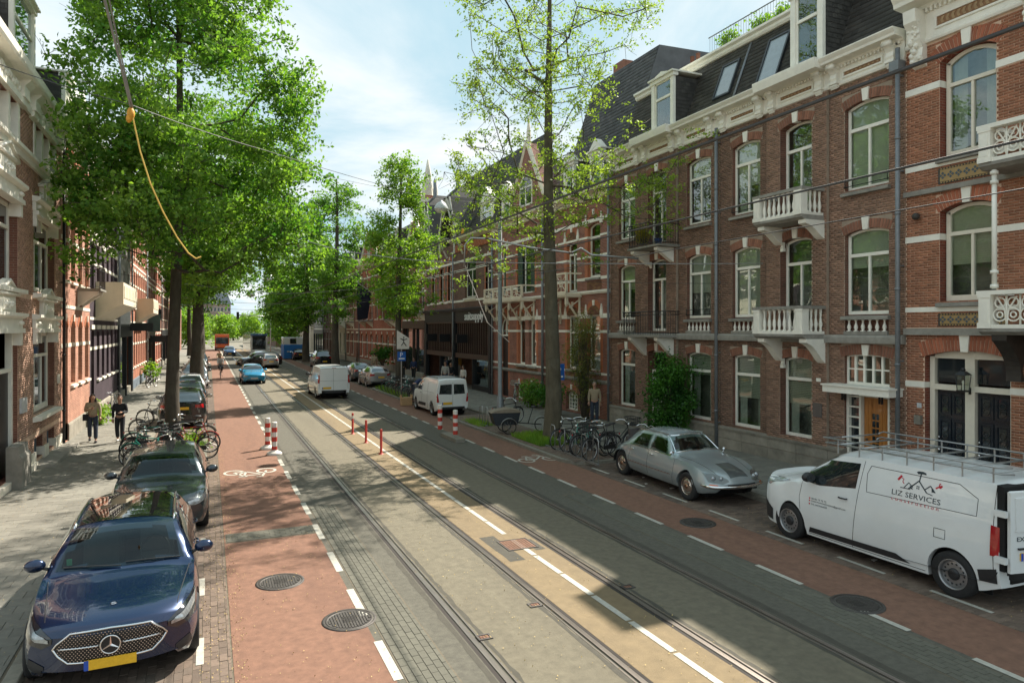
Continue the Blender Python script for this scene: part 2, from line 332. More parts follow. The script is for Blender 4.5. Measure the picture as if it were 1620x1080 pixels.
rs=MB();rs.box(.30,2.0,14.35,15.0,-.05,.0025);rs=rs.build('paver_strip',joint,kind='structure')
lay(rs,klink_g,.32,1.98,14.4,14.95,.010,.2,.11,'grey_paver',single=300,zvar=.0015,hgt=.008)
# kerbs
for x0,x1,par in((-2.17,-2.0,pavL),(12.10,12.27,pavR)):
 y=Y0;first=None
 while y<75:
  if first is None:t=MB();t.bev(x0,x1,.004,.996,-.1,.102,.012);first=t.build('kerb_stone',kerb_m,par,loc=(0,y,0))
  else:link('kerb_stone',first.data,par,(0,y,0))
  y+=1.0
  # raised kerb islands in the parking lanes (bike racks and trees stand on them)
def island(x0,x1,y0,y1,road_side,label=None):
 """rounded corner towards the road"""
 r=.9;poly=[]
 if road_side>0:
  poly=[(x0,y0),(x1-r,y0)]+[(x1-r+r*math.sin(a*math.pi/16),y0+r-r*math.cos(a*math.pi/16))for a in range(1,9)]+[(x1-r+r*math.cos(a*math.pi/16),y1-r+r*math.sin(a*math.pi/16))for a in range(0,9)]+[(x0,y1)]
 else:
  poly=[(x1,y1),(x0+r,y1)]+[(x0+r-r*math.sin(a*math.pi/16),y1-r+r*math.cos(a*math.pi/16))for a in range(1,9)]+[(x0+r-r*math.cos(a*math.pi/16),y0+r-r*math.sin(a*math.pi/16))for a in range(0,9)]+[(x1,y0)]
 m=MB();m.prism(poly,2,-.1,.094);isl=m.build('kerb_island',kerb_m,kind='structure')
 mx,my=(x0+x1)/2,(y0+y1)/2
 def shr(p,k):return(mx+(p[0]-mx)*(1-k/(x1-x0)*2),my+(p[1]-my)*(1-k/(y1-y0)*2))
 m=MB();m.prism([shr(p,.16)for p in poly],2,.0,.098);m.build('island_paving',joint,isl)
 lay(isl,klink_m,x0+.2,x1-.2,y0+.2,y1-.2,.106,.2,.1,'clay_paver',zvar=.002,hgt=.01)
island(-2.02,-.05,21.2,30.6,1);island(-2.02,-.15,47.6,52.2,1);island(-2.02,-.15,70,76,1)
island(10.0,12.12,18.2,30.4,-1);island(10.15,12.12,37.0,47.5,-1);island(10.15,12.12,64,72,-1);island(10.15,12.12,85,92,-1)
# markings
def dashes(x,w,y0,y1,ln,per,z=.005,gapj=0):
 y=y0
 while y<y1:
  e=MB();e.add([(x-w/2,y,z),(x+w/2,y,z),(x+w/2,y+ln,z),(x-w/2,y+ln,z)],[(0,1,2,3)])
  e.build('road_marking',paint,kind='structure');y+=per
dashes(2.05,.115,4.0,80,1.1,1.98);dashes(8.78,.10,2.7,80,1.0,1.87)
dashes(5.45,.10,-1,11.4,.98,1.03);dashes(5.45,.10,12.75,90,.98,1.03)
dashes(10.44,.08,4.6,17,.95,1.75);dashes(-.10,.09,6.9,20,.8,2.4)
sheet('road_marking',paint,2.0,2.12,80,140,.005);sheet('road_marking',paint,8.8,8.9,80,140,.005)
def bike_symbol(cx,cy,s=1.0,flip=1):
 mb=MB();z=.0055
 def ring(x,y,r,w=.07,n=20):
  vs=[];
  for k in range(n):t=2*math.pi*k/n;vs+=[((x+(r)*math.cos(t)),(y+r*math.sin(t)),z),((x+(r-w)*math.cos(t)),(y+(r-w)*math.sin(t)),z)]
  mb.add(vs,[(2*k,2*((k+1)%n),2*((k+1)%n)+1,2*k+1)for k in range(n)])
 def seg(a,b,w=.06):
  a=Vector((*a,z));b=Vector((*b,z));d=(b-a).normalized();p=Vector((-d.y,d.x,0))*w/2
  mb.add([a-p,a+p,b+p,b-p],[(0,1,2,3)])
  # lies across the lane: wheels left and right, y is up
 ring(-.42,0,.27);ring(.42,0,.27)
 seg((-.42,.0),(-.1,-.0));seg((-.1,0),(.28,.38));seg((-.2,.42),(.28,.38));seg((-.2,.5),(-.1,0));seg((.42,0),(.26,.62));seg((-.42,0),(-.2,.42));seg((.12,.62),(.26,.62));seg((-.32,.5),(-.1,.5))
 for i,v in enumerate(mb.v):mb.v[i]=(cx+v[0]*s*1.0,cy+flip*v[1]*s*1.25,v[2])
 return mb.build('bike_lane_symbol',paint,kind='structure')
pm=mat('tar_patch',(.06,.054,.040),.9,var=.2,bump=.4,bscale=200);rq=random.Random(12)
for x0,x1,y0,y1 in((2.75,3.1,7,40),(3.34,3.40,6,60),(4.48,4.55,5,60),(6.09,6.15,5,60),(7.24,7.30,5,60),(7.5,7.62,3,50),(4.9,5.2,11.2,12.9),(5.6,5.8,11.6,12.3)):
# worn edges along the rails: irregular strips
 t=MB();y=y0;pa=None
 while y<y1:
  a=(x0+rq.uniform(-.012,.012),y,.0006);b=(x1+rq.uniform(-.02,.02)if x1-x0<.2 else x1,y,.0006)
  if x0==2.75:a=(3.02+rq.uniform(-.02,.02),y,.0006);b=(3.10,y,.0006)
  if pa:t.add([pa[0],pa[1],b,a],[(0,1,2,3)])
  pa=(a,b);y+=.22
 t.build('asphalt_seam',pm,kind='structure')
bike_symbol(1.1,21.3,1.05,-1);bike_symbol(9.55,19.6,1.0,1)
# manhole covers
def manhole(x,y,r,label):
 t=thing('manhole_cover',label,'manhole cover',(x,y,.0),0)
 m=MB();m.lathe([(r,-.02),(r,.010),(r*.93,.012),(r*.90,.012)],n=40);m.lathe([(r*.88,.004),(r*.86,.012),(r*.80,.012),(r*.78,.004)],n=40);m.build('rim',iron,t)
 m=MB();m.lathe([(r*.91,.004),(.001,.004)],n=40);m.build('plate',iron,t)
 m=MB()
 for i in range(-7,8):
  xx=i*r*.105;h=math.sqrt(max(0,(r*.75)**2-xx*xx))
  if abs(i)<=2:
   for a,b in((-h,-r*.26),(r*.26,h)):m.box(xx-r*.032,xx+r*.032,a,b,.004,.013)
   for j in range(-3,4):m.box(xx-r*.035,xx+r*.035,j*r*.07-r*.02,j*r*.07+r*.02,.004,.013)
  else:m.box(xx-r*.032,xx+r*.032,-h,h,.004,.013)
 m.build('ribs',iron,t,kind='stuff')
manhole(1.07,11.83,.38,'round ribbed manhole cover in the sunlit left bike lane')
manhole(1.83,9.89,.38,'round rusty manhole cover overlapping the dashed line of the left bike lane')
manhole(9.53,11.83,.38,'round manhole cover in the red bike lane beside the silver car')
manhole(8.92,7.38,.38,'large round manhole cover on the edge of the right bike lane beside the white van')
def drain(x,y,w,d,label,nm='access_cover'):
 t=thing(nm,label,'drain cover',(x,y,0));m=MB();m.box(-w/2,w/2,-d/2,-d/2+.03,-.02,.012);m.box(-w/2,w/2,d/2-.03,d/2,-.02,.012);m.box(-w/2,-w/2+.03,-d/2+.03,d/2-.03,-.02,.012);m.box(w/2-.03,w/2,-d/2+.03,d/2-.03,-.02,.012);m.build('frame',iron,t)
 m=MB();m.box(-w/2+.03,w/2-.03,-d/2+.03,d/2-.03,-.02,.003)
 nx=max(2,int(w/.06));ny=max(2,int(d/.06))
 for i in range(nx):
  for j in range(ny):
   xa=-w/2+.04+i*(w-.08)/nx;ya=-d/2+.04+j*(d-.08)/ny;m.box(xa,xa+(w-.08)/nx*.7,ya,ya+(d-.08)/ny*.7,.003,.012)
 m.build('plate',mat('rusty_iron',(.22,.12,.08),.75,metal=.3,var=.3,vscale=12),t)
drain(5.42,12.05,.62,.62,'square rusty grated cover on the centre line between the tram tracks')
drain(4.47,9.3,.2,.16,'small iron rail box beside the second tram rail');drain(6.14,9.35,.2,.16,'small iron rail box inside the right tram track')
drain(3.38,8.6,.2,.16,'small iron rail box beside the nearest tram rail')
# crossing, rails of the plaza and far ground
for xa,xb in((-5.3,-2.17),(12.27,16.6)):m=MB();m.box(xa,xb,90,150,-.2,.088);m.build('pavement',tile_m,kind='structure')
sheet('road',grey_asph,-60,.28,77,90,-.004);sheet('road',grey_asph,10.15,60,77,90,-.004)
sheet('bike_lane',red_asph,-1.9,.28,90,150,-.003)
sheet('plaza',mat('plaza_paving',(.17,.155,.12),.9,var=.2,vscale=.6),-30,60,150,420,-.003)
# ------------------------------------------------------------------ houses
XR,XL=16.1,-4.65
class House:
 """facade frame: Y along the street (world), Z up, o = metres proud of the facade towards the street"""
 def __init__(s,name,label,side,Ya,Yb,cat='house',group=None,X=None):
  s.sd=side;s.Ya,s.Yb=Ya,Yb;s.X=X if X is not None else(XR if side=='R' else XL);s.sg=1 if side=='R' else-1
  s.root=thing(name,label,cat,(s.X,Ya,0),R(90 if side=='R' else-90),group)
 def a(s,Y):return(Y-s.Ya)*s.sg
 def box(s,m,Y0,Y1,Z0,Z1,o0,o1):
  x0,x1=sorted((s.a(Y0),s.a(Y1)));return m.box(x0,x1,o0,o1,Z0,Z1)
 def bx(s,name,mt,Y0,Y1,Z0,Z1,o0,o1,parent=None,kind=None):
  m=MB();s.box(m,Y0,Y1,Z0,Z1,o0,o1);return m.build(name,mt,parent or s.root,kind=kind)
 def prism_yz(s,m,poly,o0,o1):
  return m.prism([(s.a(y),z)for y,z in poly],1,o0,o1)
 def prism_oz(s,m,poly,Y0,Y1):
  return m.prism(poly,0,s.a(Y0),s.a(Y1))
 def tube(s,m,pts,r,n=8):return m.tube([(s.a(y),o,z)for y,z,o in pts],r,n)
def arc(ya,yb,zs,rise,n=10):
 """points of a segmental arch from ya to yb springing at zs"""
 w=(yb-ya)/2;c=(ya+yb)/2
 if rise<1e-4:return[(ya,zs),(yb,zs)]
 Rr=(w*w+rise*rise)/(2*rise);t=math.asin(min(1,w/Rr))
 if rise>w:t=math.pi-t
 return[(c+Rr*math.sin(-t+2*t*i/n),zs+rise-Rr+Rr*math.cos(-t+2*t*i/n))for i in range(n+1)]
def wall(h,name,mt,Y0,Y1,Z0,Z1,ops,o=0,rev=.26,brick=None,bands=(),rmat=None,bw=.22,bh=.0625,arch_mat=None):
 """wall with openings (ya, yb, z0, ztop, rise); reveals; optional real bricks"""
 ys=sorted({Y0,Y1,*[v for q in ops for v in q[:2]if Y0<v<Y1]});zs=sorted({Z0,Z1,*[v for q in ops for v in(q[2],q[3])if Z0<v<Z1]})
 m=MB()
 inop=lambda y,z:any(q[0]<y<q[1]and q[2]<z<q[3]for q in ops)
 for i in range(len(ys)-1):
  j=0
  while j<len(zs)-1:
   y=(ys[i]+ys[i+1])/2
   if inop(y,(zs[j]+zs[j+1])/2):j+=1;continue
   k=j
   while k+1<len(zs)-1 and not inop(y,(zs[k+1]+zs[k+2])/2):k+=1
   m.add([(h.a(ys[i]),o,zs[j]),(h.a(ys[i+1]),o,zs[j]),(h.a(ys[i+1]),o,zs[k+1]),(h.a(ys[i]),o,zs[k+1])],[(0,1,2,3)]);j=k+1
 m.k=1
 for ya,yb,za,zb,ri in ops:
  pts=arc(ya,yb,zb-ri,ri);m.k=1
  for(p,q)in[((ya,za),(ya,zb-ri)),((yb,za),(yb,zb-ri)),((ya,za),(yb,za))]+list(zip(pts[:-1],pts[1:])):
   m.add([(h.a(p[0]),o,p[1]),(h.a(q[0]),o,q[1]),(h.a(q[0]),o-rev,q[1]),(h.a(p[0]),o-rev,p[1])],[(0,1,2,3)])
  m.k=0
  if ri>1e-4:
   for p,q in zip(pts[:-1],pts[1:]):
    m.add([(h.a(p[0]),o,p[1]),(h.a(q[0]),o,q[1]),(h.a(q[0]),o,zb),(h.a(p[0]),o,zb)],[(0,1,2,3)])
    # ends of a projecting wall
 for y in(Y0,Y1):m.add([(h.a(y),o,Z0),(h.a(y),o,Z1),(h.a(y),-.35,Z1),(h.a(y),-.35,Z0)],[(0,1,2,3)])
 w=m.build(name,[mt,rmat or mt],h.root)
 if brick:
  V=[];Fc=[];rb=random.Random(int(Y0*100));z=Z0+.003;row=0
  while z+bh<=Z1+.001:
   zc=z+bh/2
   iv=[(Y0,Y1)]
   cuts=[(q[0]-.006,q[1]+.006)for q in ops if q[2]<zc<q[3]-q[4]]
   for q in ops:
    if q[4]>0 and q[3]-q[4]<=zc<q[3]+.26:
     cuts.append((q[0]-.1,q[1]+.1))
   if not any(b0<zc<b1 for b0,b1 in bands):
    for c0,c1 in cuts:
     nv=[]
     for u0,u1 in iv:
      if c1<=u0 or c0>=u1:nv.append((u0,u1));continue
      if c0>u0:nv.append((u0,c0))
      if c1<u1:nv.append((c1,u1))
     iv=nv
    for u0,u1 in iv:
     y=math.floor(u0/bw)*bw+(bw/2 if row%2 else 0)-bw
     while y<u1:
      ya=max(y,u0)+.004;yb=min(y+bw,u1)-.006
      if yb-ya>.03:
       oo=o+.005+rb.uniform(-.0015,.0025);b=len(V);x0,x1=h.a(ya),h.a(yb);za,zb=z+.004,z+bh-.005
       V+=[(x0,oo,za),(x1,oo,za),(x1,oo,zb),(x0,oo,zb),(x0,o-.002,za),(x1,o-.002,za),(x1,o-.002,zb),(x0,o-.002,zb)]
       Fc+=[(b,b+1,b+2,b+3),(b+4,b+5,b+1,b),(b+5,b+6,b+2,b+1),(b+6,b+7,b+3,b+2),(b+7,b+4,b,b+3)]
      y+=bw
   z+=bh;row+=1
  link('brick',npmesh('brick',V,Fc,brick),w,kind='stuff')
 return w
def arch_ring(h,mt,ya,yb,zs,rise,th=.26,o0=-.02,o1=.012,n=None,key=None,keym=None,parent=None,keyh=.34,keyw=.2,gap=.10):
 """voussoir bricks over an opening, with an optional keystone"""
 w=(yb-ya)/2+.0;c=(ya+yb)/2;rise=max(rise,.03);Rr=(w*w+rise*rise)/(2*rise);t=math.asin(min(1,w/Rr))
 if rise>w:t=math.pi-t
 zc=zs+rise-Rr;t2=t*1.06;n=n or max(8,int(2*t2*(Rr+th/2)/.085));m=MB()
 for i in range(n):
  a0=-t2+2*t2*(i+gap)/n;a1=-t2+2*t2*(i+1-gap)/n
  poly=[(c+Rr*math.sin(a0),zc+Rr*math.cos(a0)),(c+Rr*math.sin(a1),zc+Rr*math.cos(a1)),(c+(Rr+th)*math.sin(a1),zc+(Rr+th)*math.cos(a1)),(c+(Rr+th)*math.sin(a0),zc+(Rr+th)*math.cos(a0))]
  h.prism_yz(m,poly,o0,o1+rnd.uniform(-.002,.002))
 r=m.build('arch_bricks',mt,parent or h.root,kind='stuff')
 if keym:
  zt=zc+Rr;m=MB();h.prism_yz(m,[(c-keyw*.38,zt-.03),(c+keyw*.38,zt-.03),(c+keyw*.55,zt+keyh),(c-keyw*.55,zt+keyh)],-.05,o1+.04)
  m.build('keystone',keym,parent or h.root)
 return r
def window(h,ya,yb,z0,z1,rise=0,transom=.66,mull=1,fm=None,sill=None,o=-.16,blind=None,curtain=False,gm=None,fr=.07,name='window',top_mull=0,rail=False,lower=None,room=True,dep=.06,sillm=None,silld=.12):
 fm=fm or white;gm=gm or glass
 m=MB();zs=z1-rise;a0,a1=ya+.005,yb-.005
 h.box(m,a0,a0+fr,z0,zs,o-dep,o);h.box(m,a1-fr,a1,z0,zs,o-dep,o);h.box(m,a0+fr,a1-fr,z0,z0+fr*1.3,o-dep,o+.012)
 # curved head
 P=arc(a0,a1,zs,rise,8)if rise else[(a0,zs),(a1,zs)];Q=arc(a0+fr,a1-fr,zs-fr*(1 if not rise else .6),max(rise-.02,0),8)if rise else[(a0+fr,z1-fr),(a1-fr,z1-fr)]
 for i in range(len(P)-1):h.prism_yz(m,[Q[i],Q[i+1],P[i+1],P[i]],o-dep,o)
 if not rise:pass
 zt=z0+(z1-z0)*transom
 if transom<1:h.box(m,a0+fr,a1-fr,zt-.045,zt+.045,o-dep,o+.02)
 ztop=zt-.045 if transom<1 else z1-fr
 mh=.03
 for k in range(mull):
  y=a0+(a1-a0)*(k+1)/(mull+1);h.box(m,y-mh,y+mh,z0+fr,ztop,o-dep,o+.008)
 for k in range(top_mull):
  y=a0+(a1-a0)*(k+1)/(top_mull+1);h.box(m,y-.018,y+.018,zt,z1-fr,o-dep,o-.004)
 if lower:
  for q in lower:zz=z0+(z1-z0)*q;h.box(m,a0+fr,a1-fr,zz-.018,zz+.018,o-dep,o-.004)
 w=m.build(name,fm,h.root)
 # panes
 def pane(y0,y1,za,zb,curved=False):
  m=MB()
  if curved and rise:
   pts=arc(y0,y1,zb-rise,rise-.01,8);h.prism_yz(m,[(y0,za),(y1,za)]+pts[::-1],o-dep*.6,o-dep*.45)
  else:h.box(m,y0,y1,za,zb,o-dep*.6,o-dep*.45)
  m.build('pane',gm,w)
 ys=[a0+fr*.8]+[a0+(a1-a0)*(k+1)/(mull+1)for k in range(mull)]+[a1-fr*.8]
 if transom<1:
  for q,r_ in zip(ys[:-1],ys[1:]):pane(q,r_,z0+fr,zt)
  pane(a0+fr*.8,a1-fr*.8,zt,z1-fr*.5,True)
 else:
  for q,r_ in zip(ys[:-1],ys[1:]):pane(q,r_,z0+fr,z1-fr*.5)
 if room:
  m=MB();h.box(m,ya-.5,yb+.5,z0-.3,z1+.3,o-.62,o-.58);
  m.build('room',dark_room,w)
 if blind:
  zb=z0+(z1-z0)*(1-blind[0]);m=MB();nn=max(3,int((z1-fr-zb)/.05))
  for k in range(nn):
   za=zb+(z1-fr*.6-zb)*k/nn;x0,x1=h.a(a0+fr*.7),h.a(a1-fr*.7)
   m.add([(x0,o-.13,za),(x1,o-.13,za),(x1,o-.10,za+.046),(x0,o-.10,za+.046),(x0,o-.135,za),(x1,o-.135,za),(x1,o-.105,za+.046),(x0,o-.105,za+.046)],[(0,1,2,3),(7,6,5,4),(3,2,6,7),(0,4,5,1)])
  m.build('blind',blind[1],w)
 if curtain:
  m=MB()
  for s0,s1 in((a0+fr,a0+fr+(a1-a0)*.24),(a1-fr-(a1-a0)*.24,a1-fr)):
   n=10;pts=[(s0+(s1-s0)*k/n,o-.18+.025*math.sin(k*2.1))for k in range(n+1)]
   for p,q in zip(pts[:-1],pts[1:]):m.add([(h.a(p[0]),p[1],z0+.05),(h.a(q[0]),q[1],z0+.05),(h.a(q[0]),q[1],z1-.1),(h.a(p[0]),p[1],z1-.1)],[(0,1,2,3)])
  m.build('curtain',mat('curtain_cloth',(.42,.42,.38),.9,var=.08),w)
 if sill is not None:
  m=MB();h.prism_oz(m,[(-.26,z0-.02),(silld,z0-.055),(silld,z0-.14),(silld-.03,z0-.15),(-.02,z0-.15)],ya-.06,yb+.06);m.build('sill',sillm or stone_g,w)
 if rail:
  m=MB()
  for zz in rail:h.tube(m,[(ya-.02,zz,.03),(yb+.02,zz,.03)],.012,6)
  for y in(ya+.02,yb-.02):h.tube(m,[(y,rail[0]-.03,.03),(y,rail[-1]+.03,.03)],.012,6);h.tube(m,[(y,rail[0],.03),(y,rail[0],-.1)],.01,6)
  m.build('guard_rail',black,w)
 return w
def body(h,depth=9,ztop=None,mt=None,Z0=0):
 """the house behind its front wall"""
 m=MB();h.box(m,h.Ya+.01,h.Yb-.01,Z0,ztop,-1.25,-depth);m.build('house_body',mt or brickmat('brick_plain','6b3b2b','5d3428','6f6355'),h.root)
 m=MB()
 for y in(h.Ya+.012,h.Yb-.012):m.add([(h.a(y),-.3,Z0),(h.a(y),-1.25,Z0),(h.a(y),-1.25,ztop),(h.a(y),-.3,ztop)],[(0,1,2,3)])
 m.add([(h.a(h.Ya),-.2,ztop),(h.a(h.Yb),-.2,ztop),(h.a(h.Yb),-1.3,ztop),(h.a(h.Ya),-1.3,ztop)],[(0,1,2,3)])
 m.build('side_wall',mt or MATS['brick_plain'],h.root)
def cornice(h,Y0,Y1,z0,zt,depth,m,panels=(),consoles=(),panel_m=None,dentil=True):
 """moulded cornice: architrave, frieze, dentils, gutter"""
 H_=zt-z0
 q=MB();h.prism_oz(q,[(-.1,z0),(.07,z0),(.09,z0+.05),(.09,z0+.09),(.05,z0+.12),(.05,zt-.36*H_),(.11,zt-.33*H_),(.14,zt-.27*H_),(depth*.82,zt-.24*H_),(depth*.85,zt-.16*H_),(depth*.93,zt-.1*H_),(depth,zt-.04*H_),(depth,zt),(-.3,zt)],Y0,Y1)
 c=q.build('cornice',m,h.root)
 if dentil:
  q=MB();y=Y0+.08
  while y<Y1-.1:h.box(q,y,y+.055,zt-.42*H_,zt-.335*H_,.05,.13);y+=.115
  q.build('dentils',m,c,kind='stuff')
 for(a,b)in panels:
  za,zb=z0+.2*H_,z0+.46*H_
  q=MB();f=.05
  h.box(q,a,b,zb-f,zb,.045,.085);h.box(q,a,b,za,za+f,.045,.085);h.box(q,a,a+f,za+f,zb-f,.045,.085);h.box(q,b-f,b,za+f,zb-f,.045,.085);q.build('panel_frame',m,c)
  q=MB();h.box(q,a+f,b-f,za+f,zb-f,.04,.056);pn=q.build('terracotta_panel',mat('terracotta',(.27,.15,.075),.8,var=.2,vscale=20),c)
  q=MB();k=a+f+.05
  while k<b-f-.09:h.prism_yz(q,[(k,za+f+.03),(k+.035,(za+zb)/2),(k,zb-f-.03),(k+.07,zb-f-.03),(k+.1,(za+zb)/2),(k+.07,za+f+.03)],.056,.072);k+=.13
  q.build('panel_ornament',mat('terracotta_light',(.36,.24,.13),.8,var=.2),c,kind='stuff')
 for y in consoles:
  q=MB();w=.11
  h.prism_oz(q,[(.05,z0-.02),(.12,z0-.08),(.17,z0),(.14,z0+.1),(.19,z0+.25*H_),(.16,z0+.4*H_),(.22,z0+.5*H_),(.33,z0+.6*H_),(.33,zt-.26*H_),(.05,zt-.26*H_)],y-w,y+w)
  for zz in(z0+.05,z0+.55*H_):h.box(q,y-w-.025,y+w+.025,zz,zz+.07,.05,.2)
  h.tube(q,[(y-w-.02,zt-.36*H_,.27),(y+w+.02,zt-.36*H_,.27)],.07,10);h.tube(q,[(y-w-.02,z0+.08,.14),(y+w+.02,z0+.08,.14)],.05,10)
  q.build('console',m,c)
 return c
def balusters(h,Y0,Y1,z0,z1,o,n,parent,m=None,first=None):
 """turned balusters, each a part"""
 H_=z1-z0;q=MB();q.lathe([(.04,0),(.045,.06*H_),(.03,.12*H_),(.055,.3*H_),(.05,.42*H_),(.026,.62*H_),(.022,.8*H_),(.04,.88*H_),(.045,H_)],n=8);q.box(-.05,.05,-.05,.05,0,.05*H_);q.box(-.05,.05,-.05,.05,.95*H_,H_)
 me=None
 for i in range(n):
  y=Y0+(Y1-Y0)*(i+.5)/n
  if me is None:ob=q.build('baluster',m or white,parent,loc=(h.a(y),o,z0));me=ob.data
  else:link('baluster',me,parent,(h.a(y),o,z0))
def stone_balcony(h,Y0,Y1,z0,hgt,out,m=None,cons=(),posts=True,conh=.8,style='baluster',side_n=3,front_n=7,conm=None):
 m=m or white;t=MB();h.prism_oz(t,[(0,z0-.02),(out-.12,z0-.02),(out-.04,z0+.03),(out,z0+.05),(out,z0+.12),(0,z0+.12)],Y0,Y1);b=t.build('balcony',stone_g,h.root)
 zr=z0+hgt
 t=MB();h.box(t,Y0-.03,Y1+.03,zr-.09,zr,out-.2,out+.03);h.box(t,Y0-.03,Y0+.16,zr-.09,zr,0,out-.2);h.box(t,Y1-.16,Y1+.03,zr-.09,zr,0,out-.2)
 t.build('rail',stone_g if style=='baluster' else m,b)
 t=MB();h.box(t,Y0+.02,Y1-.02,z0+.12,z0+.2,out-.18,out);h.box(t,Y0+.02,Y0+.14,z0+.12,z0+.2,0,out-.18);h.box(t,Y1-.14,Y1-.02,z0+.12,z0+.2,0,out-.18);t.build('plinth',m,b)
 for y in(Y0+.01,Y1-.25):
  t=MB();h.box(t,y,y+.24,z0+.12,zr-.09,out-.23,out+.015);h.box(t,y+.05,y+.19,z0+.25,zr-.22,out+.015,out+.03);h.box(t,y-.02,y+.26,z0+.12,z0+.24,out-.25,out+.035);h.box(t,y-.015,y+.255,zr-.15,zr-.09,out-.24,out+.03);t.build('pedestal',m,b)
 if style=='baluster':
  balusters(h,Y0+.27,Y1-.27,z0+.2,zr-.09,out-.09,front_n,b,m)
  q=MB();H_=zr-z0-.29;q.lathe([(.04,0),(.03,.12*H_),(.055,.3*H_),(.026,.62*H_),(.045,H_)],n=8)
  for y in(Y0+.08,Y1-.08):
   for k in range(side_n):q.build('baluster',m,b,loc=(h.a(y),.1+(out-.4)*(k+.5)/side_n,z0+.2))
 else:
  t=MB();zc=(z0+.2+zr-.09)/2;hh=(zr-.29-z0)/2
  def ring(cy,cz,r,oo):
   h.tube(t,[(cy+r*math.cos(a*math.pi/8),cz+r*math.sin(a*math.pi/8),oo)for a in range(17)],.016,5)
  ya,yb=Y0+.25,Y1-.25;n=max(1,int((yb-ya)/(hh*1.5)))
  for i in range(n):
   c=ya+(yb-ya)*(i+.5)/n;wv=(yb-ya)/n/2
   for sx in(-1,1):
    ring(c+sx*wv*.48,zc+hh*.45,hh*.33,out-.1);ring(c+sx*wv*.5,zc-hh*.35,hh*.42,out-.1);ring(c+sx*wv*.5,zc-hh*.35,hh*.18,out-.1)
    h.tube(t,[(c,zc-hh,out-.1),(c+sx*wv*.15,zc,out-.1),(c+sx*wv*.75,zc+hh*.85,out-.1)],.018,5)
   h.tube(t,[(c,zc-hh,out-.1),(c,zc+hh,out-.1)],.022,6);h.tube(t,[(c-wv,zc-hh,out-.1),(c-wv,zc+hh,out-.1)],.02,6)
  t.build('scroll_panel',m,b)
 for y in cons:
  t=MB();w=.13
  pts=[(0,z0-.02),(out-.12,z0-.02),(out-.12,z0-.12)]
  for k in range(9):
   a=k/8;pts.append(((out-.16)*(1-a)**.8*(1-.12*math.sin(a*math.pi))+.06*a,z0-.14-(conh-.2)*(a**1.35)))
  pts+=[(.1,z0-conh),(0,z0-conh-.05)]
  h.prism_oz(t,pts,y-w,y+w);h.box(t,y-w-.03,y+w+.03,z0-conh-.12,z0-conh-.02,0,.1)
  t.build('bracket',conm or m,b)
 return b
def iron_balcony(h,Y0,Y1,z0,hgt,out,cons=(),conh=.8,step=.1,conm=None):
 t=MB();h.prism_oz(t,[(0,z0),(out,z0+.02),(out,z0+.1),(0,z0+.1)],Y0,Y1);b=t.build('balcony',stone_g,h.root)
 t=MB();zr=z0+hgt
 for zz in(zr,z0+.17,zr-.12):
  h.tube(t,[(Y0+.03,zz,.0),(Y0+.03,zz,out-.04),(Y1-.03,zz,out-.04),(Y1-.03,zz,.0)],.014 if zz!=zr else .02,6)
 t.build('top_rail',black,b)
 y=Y0+.03;me=None
 t=MB();t.tube([(0,0,0),(0,0,hgt-.1)],.009,5)
 while y<Y1:
  if me is None:me=t.build('bar',black,b,loc=(h.a(y),out-.04,z0+.1)).data
  else:link('bar',me,b,(h.a(y),out-.04,z0+.1))
  y+=step
 for yy in(Y0+.03,Y1-.03):
  k=.08
  while k<out-.08:link('bar',me,b,(h.a(yy),k,z0+.1));k+=step
 for y in cons:
  t=MB();w=.11;pts=[(0,z0),(out-.1,z0),(out-.1,z0-.1)]
  for k in range(9):a=k/8;pts.append(((out-.12)*(1-a)**.8+.05*a,z0-.12-(conh-.15)*a**1.35))
  pts+=[(0,z0-conh-.05)];h.prism_oz(t,pts,y-w,y+w);t.build('bracket',conm or white,b)
 return b
def slates(h,parent,m,Y0,Y1,p0,p1,w=.2,rowh=.16,holes=(),kindname='slate'):
 """shingles on a slope from (o,z)=p0 to p1; one stuff part"""
 L=math.hypot(p1[0]-p0[0],p1[1]-p0[1]);du,dv=(p1[0]-p0[0])/L,(p1[1]-p0[1])/L;n=int(L/rowh);V=[];Fc=[];rb=random.Random(5)
 nx,nz=-dv,du
 if nx<0:nx,nz=-nx,-nz
 for j in range(n+1):
  s0=j*rowh;s1=min(L,s0+rowh*1.25)
  if s1-s0<.03:continue
  y=Y0-(w/2 if j%2 else 0)
  while y<Y1:
   ya,yb=max(y,Y0)+.003,min(y+w,Y1)-.003;y+=w
   if yb-ya<.02:continue
   zm=p0[1]+dv*(s0+rowh/2)
   if any(a<(ya+yb)/2<b and c<zm<d for a,b,c,d in holes):continue
   e0=.02+rb.uniform(0,.006);e1=.004;b=len(V)
   for s_,e in((s0,e0),(s1,e1)):
    for yy in(ya,yb):V.append((h.a(yy),p0[0]+du*s_+nx*e,p0[1]+dv*s_+nz*e))
   for yy in(ya,yb):V.append((h.a(yy),p0[0]+du*s0,p0[1]+dv*s0))
   Fc+=[(b,b+1,b+3,b+2),(b+4,b+5,b+1,b)]
 return link(kindname,npmesh(kindname,V,Fc,m),parent,kind='stuff')
def downpipe(h,y,z1,o=.1,r=.055,z0=.1,m=None):
 t=MB();h.tube(t,[(y,z0,o),(y,z1,o)],r,10)
 for z in np.arange(z0+1.2,z1,1.9):h.tube(t,[(y,z,o),(y,z+.06,o)],r+.012,10)
 for z in np.arange(z0+.8,z1,2.4):h.box(t,y-.03,y+.03,z,z+.04,0,o)
 return t.build('downpipe',m or zinc,h.root)
